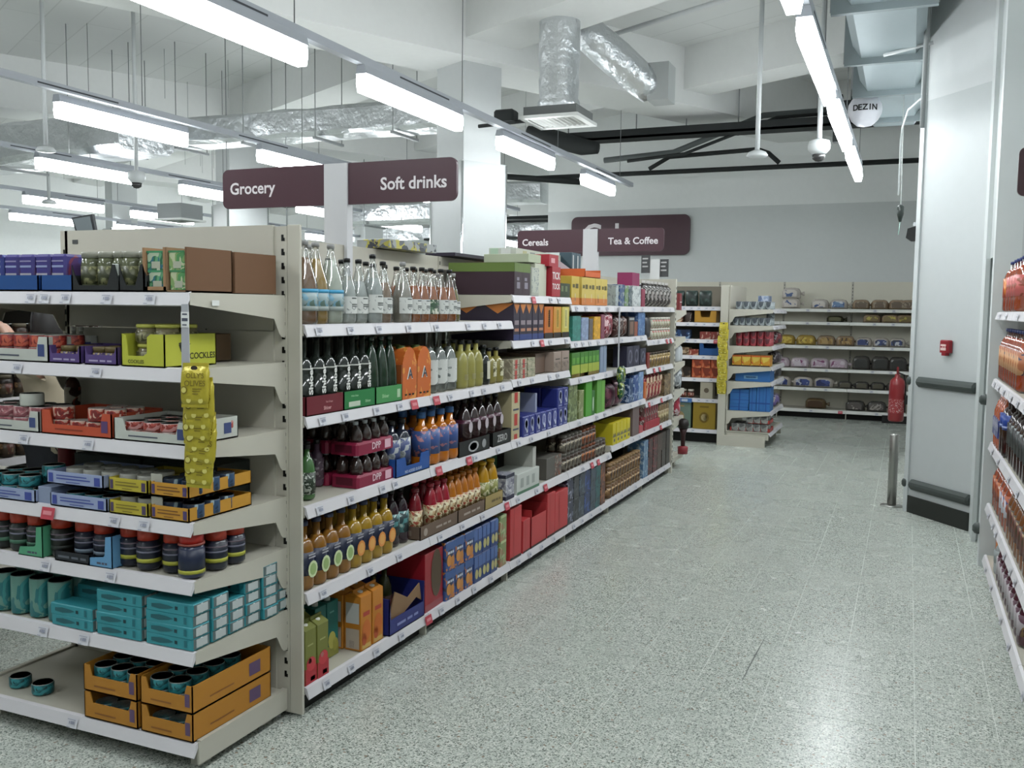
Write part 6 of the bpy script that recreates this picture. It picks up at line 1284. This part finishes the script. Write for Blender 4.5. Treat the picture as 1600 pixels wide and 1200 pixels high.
iside(1.433, sm, 6, 'dark banded tin, second shelf of end bay', 'tin', 'banded tins on end bay', dv=.075); i_(1.433, 11.42, sm, 3, 'banded tin raised at the back of second shelf', 'tin', 'raised banded tins', v=.05, st=2)
iside(1.193, smr, 5, 'dark red tin on end bay', 'tin', 'dark red tins on end bay', st=2, dv=.082)
yp2 = box(.105, .1, .13, PM('#c48a1c', ['#c4381c', '#d0b440'], 10), [('r', 0, .85, 1, 1, K('#c45a1c')), ('r', 0, 0, 1, .1, K('#3c1c14'))], name='pack'); iside(.953, yp2, 4, 'yellow and orange pack on end bay', 'pack', 'yellow and orange packs', dv=.11, dn=2)
BLB = K('#2c6cb4', .5); BLD = K('#1c4c94', .5)
i_(.773, 11.32, box(.32, .4, .15, BLB, [('rL', .25, .2, .65, .45, K('#6ca0c8')), ('rL', .3, .26, .6, .4, K('#2c5c98'))]), 1, 'bright blue case on the end bay middle shelf', 'case', v=.02)
for k in range(3): row(FI, .423+k*.085, 11.3, .26, box(.3, .22, .084, BLB, [('rL', .0, .46, 1, .54, BLD), ('rL', .48, 0, .54, 1, BLD)]), 1, ['bottom', 'middle', 'top'][k]+' blue case lying flat in the left pile', 'case')
for k in range(3): row(FI, .423, 11.3, .012+k*.082, box(.3, .078, .29, BLB, [('rL', .0, .3, 1, .36, BLD), ('rL', .35, .0, .45, 1, BLD)]), 1, 'blue case standing upright, '+['rightmost', 'middle', 'leftmost'][k], 'case', 'upright blue cases')
gx = box(.08, .08, .085, PM('#8c8c88', ['#b4b4b0', '#5c5c5c'], 12), [], c=.01, name='pot'); iside(.185, gx, 5, 'grey pot in the red trays, base of end bay', 'pot', 'grey pots in red trays', dv=.085, v0=.03); iside(.285, gx, 3, 'grey pot in the upper red tray', 'pot', 'grey pots in upper red tray', dv=.085, v0=.03)
for k, (v, w__, z) in enumerate(((.005, .24, .178), (.25, .22, .178), (.01, .25, .275))): row(FI, z, 11.3, v, tray(.32, w__, .045, K('#b43a34', .5), 1, cut=0), 1, ['lower right', 'lower left', 'upper'][k]+' red tray at the end bay base', 'tray', jit=0)
for k, z in enumerate((1.19, .95, .77, .42)): i_(z+.003, 11.95, bag(.3, .16, .16, PM(['#7c2c34', '#4c4048', '#3c3c40', '#6c5c98'][k], ['#a49ca0', '#2c2024'], 12, rough=.3), seed=k+40), 1, ['red grey', 'dusky', 'dark grey', 'violet and blue'][k]+' bag toward the far side of the end bay', 'bag')
# ================= BREAD WALL =================
bl = {}
def L_(key, m, band, w_=.27, h=.12, seed=1):
    k = (key, seed)
    if k not in bl: bl[k] = loaf(w_, .2, h, m, band, seed=seed)
    return bl[k]
WRAP = M('clear bread wrap over brown loaf', (.28, .2, .13), .22, coat=.5); WRW = M('clear bread wrap over white loaf', (.46, .42, .38), .22, coat=.5)
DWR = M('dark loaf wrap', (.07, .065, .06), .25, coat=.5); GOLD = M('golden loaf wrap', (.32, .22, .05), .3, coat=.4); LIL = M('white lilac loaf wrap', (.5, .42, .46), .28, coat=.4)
def PMV(*a): return PM(*a, vary=True)
def bread(z, xs, m, band, lab, grp, h=.12, w_=.26, st=1, v=.04):
    for i, x in enumerate(xs):
        for l in range(st):
            p = L_(lab, m, band, w_, h, i % 3); X, Y, _ = FW.w(x, v+.1)
            p.place((X, Y, z+l*h*.95), random.uniform(-.08, .08), lab+((', '+nth(i, len(xs), 'leftmost', 'rightmost')) if len(xs) > 1 else '')+((', upper' if l else ', lower') if st > 1 else ''), 'bread', grp)
PMV = lambda *a: PM(*a, vary=True)
B1 = PMV('#c4bcb4', ['#3c5484', '#c4bcb4'], 12); B2 = PMV('#5c7ca4', ['#c4c8cc', '#3c5484'], 12)
bread(1.65, [-1.66], WRW, B1, 'stacked white loaf left on top bread shelf', 'stacked white loaves', .16, .27, st=2)
bread(1.65, [-1.24], WRW, B1, 'white loaf with dark blue band on top bread shelf', None, .14, .25)
bread(1.65, [-.97], WRW, B2, 'white loaf with bright blue band on top bread shelf', None, .14, .25)
bread(1.65, [-.66, -.40, -.16, .0-.0], WRAP, PMV('#5c4a34', ['#8c7c64'], 14), 'brown loaf on the top bread shelf', 'brown loaves', .14, .24)
bread(1.455, [-1.02], K('#3c3a24'), K('#55542c'), 'dim flat loaf alone on second bread shelf', None, .09, .24, v=.1)
bread(1.455, [-.50, -.25, .0-.05], WRAP, PMV('#6c5a24', ['#a49430'], 12), 'tan and yellow loaf on second bread shelf', 'tan and yellow loaves', .12, .24)
bread(1.10, [-1.72, -1.42], GOLD, PMV('#a8861c', ['#5c3814', '#c4a83c'], 12), 'golden wrapped loaf on third bread shelf', 'golden loaves', .15, .28)
bread(1.10, [-1.13, -.86], WRAP, PMV('#8c6a2c', ['#3c2414', '#a8884c'], 12), 'brown and gold loaf on third bread shelf', 'brown and gold loaves', .15, .26)
bread(1.10, [-.60, -.36, -.14], WRW, PMV('#2c3c70', ['#b4b8c0', '#1c2440'], 12), 'white and navy loaf on third bread shelf', 'white and navy loaves', .13, .22)
bread(.755, [-1.78, -1.50, -1.21, -.94], LIL, PMV('#b49cac', ['#7c3c64', '#c8bcc4'], 12), 'white and plum wrapped loaf on fourth bread shelf', 'white and plum loaves', .15, .27)
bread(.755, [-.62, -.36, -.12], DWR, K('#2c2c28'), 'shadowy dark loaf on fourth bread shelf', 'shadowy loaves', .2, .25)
bread(.465, [-1.76, -1.44, -1.14], WRW, PMV('#3c4c8c', ['#b4b8c4', '#2c3464'], 12), 'blue and white loaf on fifth bread shelf', 'blue and white loaves', .15, .28)
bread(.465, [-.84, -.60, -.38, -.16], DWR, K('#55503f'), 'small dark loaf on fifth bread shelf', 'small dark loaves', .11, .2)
bread(.14, [-1.25], M('brown dim wrap', (.12, .08, .04), .3), K('#4c3420'), 'single brown pack alone on bottom bread shelf', None, .15, .3, v=.1)
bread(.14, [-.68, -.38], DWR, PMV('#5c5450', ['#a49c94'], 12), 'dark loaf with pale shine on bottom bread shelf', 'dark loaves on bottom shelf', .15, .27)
for k, x in enumerate((-3.4, -3.05, -2.75, -2.45)): bread(1.65, [x], WRW, B1, 'white loaf on bread wall behind the back run, '+['first', 'second', 'third', 'fourth'][k], None, .13, .26)
# ================= RIGHT HAND SHELVES =================
def r_(z, y, proto, n, lab, cat, grp=None, v=.012, **k): row(FR, z, -y, v, proto, n, lab, cat, grp, ends=('farthest', 'nearest'), **k)
ORL = liquid('#b8430e')
rb = lambda lab, lz=(.28, .66), h=.3, cap='#22306c', r=.052: bottle(r, h, .08, .015, .03, None, K(cap), lab, lz, True, ORL, .84, name='orange_pop_bottle')
r_(1.615, 6.33, rb(PM('#c8702c', ['#d89048', '#b03c14'], 16)), 1, 'orange pop bottle with navy cap on the top right shelf', 'bottle', dn=1); r_(1.615, 6.12, rb(PM('#c05c58', ['#8c3c20'], 16)), 4, 'orange pop bottle with pink label on top right shelf', 'bottle', 'pink labelled pop bottles', du=.14)
r_(1.205, 6.36, rb(PM('#a8603c', ['#1c2440', '#c48c5c'], 14), h=.31, r=.05), 9, 'two litre orange pop bottle on second right shelf', 'bottle', 'large orange pop bottles', du=.125, dn=2)
IR = PM('#3c4484', ['#c4c4d4', '#b84018'], 30)
def bigpack():
    b = MB()
    for k in range(4):
        for j in range(2): b.lathe([(.045, 0), (.046, .02), (.046, .21), (.03, .26), (.016, .29), (.016, .31), (0, .312)], M('orange pop pack bottle', (.33, .06, .012), .15, coat=.6), 10, -.14+k*.093, -.045+j*.093)
    l = MB(); l.box(-.187, -.093, .07, .187, .093, .19, K('#2c3474', .35), .02)
    art_apply(l, .374, .186, .26, [])
    for q in range(5):
        l.text('IRN', -.13+.065*q, .13+.02*(q % 2), .045, -.0935, K('#b8b8cc')); 
    l.text('BRU', .0, .09, .03, -.094, K('#b8b8cc'), rot=.3)
    for q in range(3): l.box(-.1875, -.07+q*.05, .085, -.187, -.045+q*.05, .175, K('#b8b8cc'))
    return Proto('bottle_multipack', [('bottles', b, []), ('wrap', l, [])], .374, .186, .31)
r_(.81, 6.18, bigpack(), 1, 'shrink wrapped orange bottle multipack with blue lettered wrap', 'multipack', v=.0)
def pep(l, r, z0, z1):
    zc = (z0+z1)/2; l.lathe([(r*1.01, z0+.01), (r*1.01, z0+.02)], K('#8c98c8'), 14)
    for a0, (dx, dz, m) in enumerate(((0, .012, K('#a82430')), (0, -.012, K('#2c50b0')), (0, 0, K('#c8c8cc')))):
        l.add([(-r-.0014-.0004*a0, .0+dx+.022*math.cos(2*PI*q/12)*(1 if a0 < 2 else 1), zc+dz+(.016 if a0 < 2 else .007)*math.sin(2*PI*q/12)) for q in range(12)], [tuple(range(11, -1, -1))], m)
cola = M('cola', (.02, .008, .006), .1, coat=.6)
r_(.81, 5.92, bottle(.055, .315, .1, .016, .03, cola, K('#1c3070'), K('#1c3c90', .35), (.48, .74), name='cola_bottle', art=pep), 2, 'cola bottle with blue label and round emblem', 'bottle', 'blue labelled cola bottles', du=.13, v=.0)
r_(.81, 5.64, bottle(.055, .315, .1, .016, .03, cola, BLACK, PM('#3c4444', ['#8c9494', '#1c1c1c'], 12), (.3, .66), name='cola_bottle'), 7, 'cola bottle with dark grey label', 'bottle', 'grey labelled cola bottles', du=.13, dn=2)
r_(.425, 6.3, rb(PM('#b8602c', ['#d8b89c', '#8c3414'], 14), h=.3, cap='#b04c1c', r=.05), 3, 'orange pop bottle on the third right shelf up', 'bottle', 'orange pop bottles low', du=.13, dn=2)
r_(.425, 5.85, rb(PM('#a84c24', ['#2c3470', '#c8c8d4'], 14), h=.31, cap='#b04c1c', r=.055), 3, 'orange pop bottle with blue lettered label, low shelf', 'bottle', 'blue lettered pop bottles', du=.14, dn=2)
r_(.425, 5.4, bottle(.05, .3, .1, .016, .03, M('ginger brown drink', (.14, .05, .015), .15, coat=.5), K('#3c2c14'), PM('#3c3420', ['#a4885c', '#5c2414'], 14), (.25, .62), name='ginger_beer_bottle'), 8, 'brown ginger drink bottle on low right shelf', 'bottle', 'brown ginger drink bottles', du=.125, dn=2)
op = box(.12, .2, .16, PM('#c0581c', ['#d88038', '#8c3410'], 10), [], c=.02, name='can_multipack')
r_(.095, 6.3, op, 2, 'orange can multipack on the base right shelf', 'multipack', 'orange can multipacks', du=.125, st=2, v=.05)
r_(.095, 5.98, bottle(.045, .23, .08, .014, .03, M('silver grey bottle', (.25, .27, .27), .25, coat=.4), K('#8c9090'), K('#8c9494'), (.3, .6), name='small_bottle'), 1, 'small silver grey bottle on the base right shelf', 'bottle')
dr = bottle(.048, .24, .1, .014, .025, M('dark purple drink', (.05, .012, .02), .15, coat=.5), K('#5c1c2c'), PM('#4c1c34', ['#7c5c2c', '#a49ca0'], 14), (.2, .6), name='fruit_drink_bottle')
r_(.095, 5.8, dr, 10, 'dark purple fruit drink bottle on base right shelf', 'bottle', 'dark purple drink bottles', du=.12, dn=2)
# ================= NEXT AISLE (seen through the gap) =================
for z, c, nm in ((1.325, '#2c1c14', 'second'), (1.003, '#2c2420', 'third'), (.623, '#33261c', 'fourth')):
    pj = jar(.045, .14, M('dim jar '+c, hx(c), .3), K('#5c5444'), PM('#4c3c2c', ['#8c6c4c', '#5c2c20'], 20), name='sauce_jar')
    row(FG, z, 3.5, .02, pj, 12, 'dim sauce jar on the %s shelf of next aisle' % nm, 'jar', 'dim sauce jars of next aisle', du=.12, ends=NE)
row(FE, 1.395, -3.13, .44, bottle(.016, .11, .02, .008, .01, M('salt shaker', (.4, .4, .38), .3), WHITE, None, name='shaker'), 2, 'small white capped bottle behind the gap upright', 'bottle', 'small white capped bottles', du=.04, ends=LR)
row(FE, 1.145, -3.14, .42, bottle(.032, .19, .05, .012, .02, M('dark brown sauce', (.05, .015, .01), .2), K('#8c8c88'), PM('#3c1c14', ['#8c3c2c', '#a49c8c'], 20), (.15, .6), name='sauce_bottle'), 1, 'dark sauce bottle with silver cap behind the upright', 'bottle')
row(FE, .89, -3.16, .4, can(.035, .12, K('#8c1c20'), K('#8c1c20')), 1, 'red can at the back behind teal tins', 'tin')
row(FE, .89, -2.8, .3, box(.35, .2, .13, K('#2c3430')), 2, 'dark case at the back of fourth shelf', 'case', 'dark cases at the back')
# ================= SHOPPER in the next aisle =================
SKIN = M('skin', (.42, .24, .17), .5); COAT = M('beige padded coat', (.40, .34, .25), .8); HAIR = M('black hair', (.012, .01, .01), .45); TROU = K('#23252c', .8); SHOE = K('#1a1a1c', .5)
def skin_mesh(name, verts, edges, radii, mat, parent, sub=2, root=0):
    me = bpy.data.meshes.new(name); me.from_pydata(verts, edges, []); o = bpy.data.objects.new(name, me); COL.objects.link(o)
    sk = o.modifiers.new('skin', 'SKIN'); sk.use_smooth_shade = True
    for i, v in enumerate(me.skin_vertices[0].data): r = radii[i]; v.radius = r if isinstance(r, tuple) else (r, r); v.use_root = (i == root)
    s_ = o.modifiers.new('sub', 'SUBSURF'); s_.levels = sub; s_.render_levels = sub
    dg = bpy.context.evaluated_depsgraph_get(); dg.update(); m2 = bpy.data.meshes.new_from_object(o.evaluated_get(dg)); m2.name = name
    bpy.data.objects.remove(o); m2.materials.clear(); m2.materials.append(mat)
    for p in m2.polygons: p.use_smooth = True
    return link(name, m2, parent=parent)
P = thing('person', 'shopper in beige coat with dark hair reaching to a shelf', 'person', (-4.72, 4.05, 0), 0)
# faces -X (towards the shelves), leaning slightly; x forward is -1
V = [(0, 0, .84), (0, 0, .99), (-.01, 0, 1.12), (0, 0, 1.23), (0, 0, 1.31), (0, 0, 1.36), (0, 0, 1.43),
     (0, .09, .80), (-.02, .10, .45), (.03, .10, .08), (-.10, .10, .035), (0, -.09, .80), (-.02, -.10, .45), (.03, -.10, .08), (-.10, -.10, .035),
     (0, .17, 1.23), (-.10, .24, 1.06), (-.22, .16, 1.0), (0, -.17, 1.24), (.09, -.33, 1.35), (-.08, -.26, 1.445), (-.13, -.25, 1.465)]
E_ = [(0, 1), (1, 2), (2, 3), (3, 4), (4, 5), (5, 6), (0, 7), (7, 8), (8, 9), (9, 10), (0, 11), (11, 12), (12, 13), (13, 14), (3, 15), (15, 16), (16, 17), (3, 18), (18, 19), (19, 20), (20, 21)]
Rr = [(.13, .15), (.12, .14), (.13, .16), (.10, .13), .05, .046, .07, .085, .06, .04, .035, .085, .06, .04, .035, .06, .045, .033, .06, .043, .032, .026]
body = skin_mesh('body', V, E_, Rr, SKIN, P)
coat = skin_mesh('coat', [(.01, 0, .66), (0, 0, .84), (0, 0, 1.0), (-.01, 0, 1.13), (0, 0, 1.23), (0, 0, 1.30), (0, .18, 1.22), (-.10, .27, 1.06), (-.21, .17, .99), (0, -.18, 1.24), (.085, -.33, 1.345), (-.01, -.29, 1.40)],
                 [(0, 1), (1, 2), (2, 3), (3, 4), (4, 5), (4, 6), (6, 7), (7, 8), (4, 9), (9, 10), (10, 11)], [(.19, .22), (.17, .20), (.155, .185), (.16, .19), (.12, .155), .075, .085, .07, .055, .085, .068, .05], COAT, P)
tr = skin_mesh('trousers', [(0, 0, .80), (0, .09, .74), (-.02, .10, .45), (.03, .10, .12), (0, -.09, .74), (-.02, -.10, .45), (.03, -.10, .12)], [(0, 1), (1, 2), (2, 3), (0, 4), (4, 5), (5, 6)], [.13, .105, .08, .06, .105, .08, .06], TROU, P)
for s_ in (-1, 1):
    mb = MB(); mb.pillow(.27, .1, .09, SHOE, 8, 5, 3, 0, 1, -.05, s_*.10, 0); part('shoe', mb, P)
# head with face, turned towards the shelf
hd = bpy.data.meshes.new('head'); bm = bmesh.new(); bmesh.ops.create_uvsphere(bm, u_segments=20, v_segments=14, radius=1)
for v in bm.verts:
    x, y, z = v.co; k = 1-.25*max(0, -z)**1.5
    v.co = Vector((x*.095*k-(.012 if z < -.3 and x < 0 else 0), y*.075*k, z*.115))
    if x < -.9 and abs(y) < .3 and -.35 < z < .1: v.co.x -= .018
    if x < -.75 and .05 < z < .3 and .2 < abs(y) < .5: v.co.x += .007
bm.to_mesh(hd); bm.free(); hd.materials.append(SKIN); [setattr(p, 'use_smooth', True) for p in hd.polygons]
h_o = link('head', hd, (-.02, 0, 1.475), 0, P); h_o.rotation_euler = (0, -.1, -.95)
for s_ in (-1, 1):
    mb = MB(); mb.lathe([(0, -.012), (.009, -.008), (.012, 0), (.009, .008), (0, .012)], WHITE, 10); mb.ell(0, 0, .005, .005, -.0121, BLACK); mb.xf(Matrix.Translation((-.076, s_*.03, .012)) @ Matrix.Rotation(-PI/2, 4, 'Z')); part('eye', mb, h_o)
    mb = MB(); mb.pillow(.03, .012, .05, SKIN, 6, 4, 2.5, 0, 1); mb.xf(Matrix.Translation((.005, s_*.074, -.025))); part('ear', mb, h_o)
mb = MB(); mb.pillow(.012, .045, .012, K('#8c4c44', .5), 6, 4, 2.5); mb.xf(Matrix.Translation((-.088, 0, -.06))); part('mouth', mb, h_o)
hr = bpy.data.meshes.new('hair'); bm = bmesh.new(); bmesh.ops.create_uvsphere(bm, u_segments=20, v_segments=14, radius=1)
for v in bm.verts:
    x, y, z = v.co; w__ = 1.0 if z > 0 else 1.0+.18*(-z)
    v.co = Vector((x*.108*w__+.022+(.0 if x > 0 else (.05 if z < .45 else 0)), y*.094*w__, z*(.125 if z > 0 else .21)+.012))
bm.to_mesh(hr); bm.free(); hr.materials.append(HAIR); [setattr(p, 'use_smooth', True) for p in hr.polygons]
ho = link('hair', hr, (0, 0, 0), 0, h_o)
# reaching hand: palm and five curled fingers, seen from the side
hb = Vector((-.14, -.25, 1.47))
def chain(pts, r): return [tuple(hb+Vector(p)) for p in pts], r
hv = [(0.02, 0, -.005), (-.035, 0, .012), (-.075, .0, .02)]; V2 = [tuple(hb+Vector(p)) for p in hv]; E2 = [(0, 1), (1, 2)]; R2 = [(.024, .02), (.034, .018), (.036, .016)]
for k, (yy, L1) in enumerate(((-.03, .036), (-.01, .042), (.011, .039), (.03, .03))):
    base = len(V2); pts = [(-.085, yy, .024), (-.085-L1, yy*1.1, .022), (-.085-L1*1.6, yy*1.15, .002), (-.085-L1*1.75, yy*1.15, -.02)]
    V2 += [tuple(hb+Vector(p)) for p in pts]; E2 += [(2, base), (base, base+1), (base+1, base+2), (base+2, base+3)]; R2 += [.0095, .009, .008, .007]
base = len(V2); V2 += [tuple(hb+Vector(p)) for p in ((-.03, -.035, .0), (-.06, -.05, -.02), (-.085, -.045, -.035))]; E2 += [(1, base), (base, base+1), (base+1, base+2)]; R2 += [.012, .010, .008]
skin_mesh('hand', V2, E2, R2, SKIN, P, sub=1)
hb = Vector((-.24, .155, .985)); V3 = []
V3 = [tuple(hb+Vector(p)) for p in ((0.01, 0, 0), (-.05, 0, -.01), (-.085, 0, -.02))]; E3 = [(0, 1), (1, 2)]; R3 = [(.024, .02), (.034, .018), (.034, .016)]
for k, (yy, L1) in enumerate(((-.03, .036), (-.01, .042), (.011, .039), (.03, .03))):
    base = len(V3); V3 += [tuple(hb+Vector(p)) for p in ((-.095, yy, -.022), (-.095-L1, yy, -.035), (-.10-L1*1.5, yy, -.06))]; E3 += [(2, base), (base, base+1), (base+1, base+2)]; R3 += [.0095, .0085, .007]
base = len(V3); V3 += [tuple(hb+Vector(p)) for p in ((-.04, -.035, -.005), (-.075, -.05, -.015))]; E3 += [(1, base), (base, base+1)]; R3 += [.012, .009]
skin_mesh('hand', V3, E3, R3, SKIN, P, sub=1)
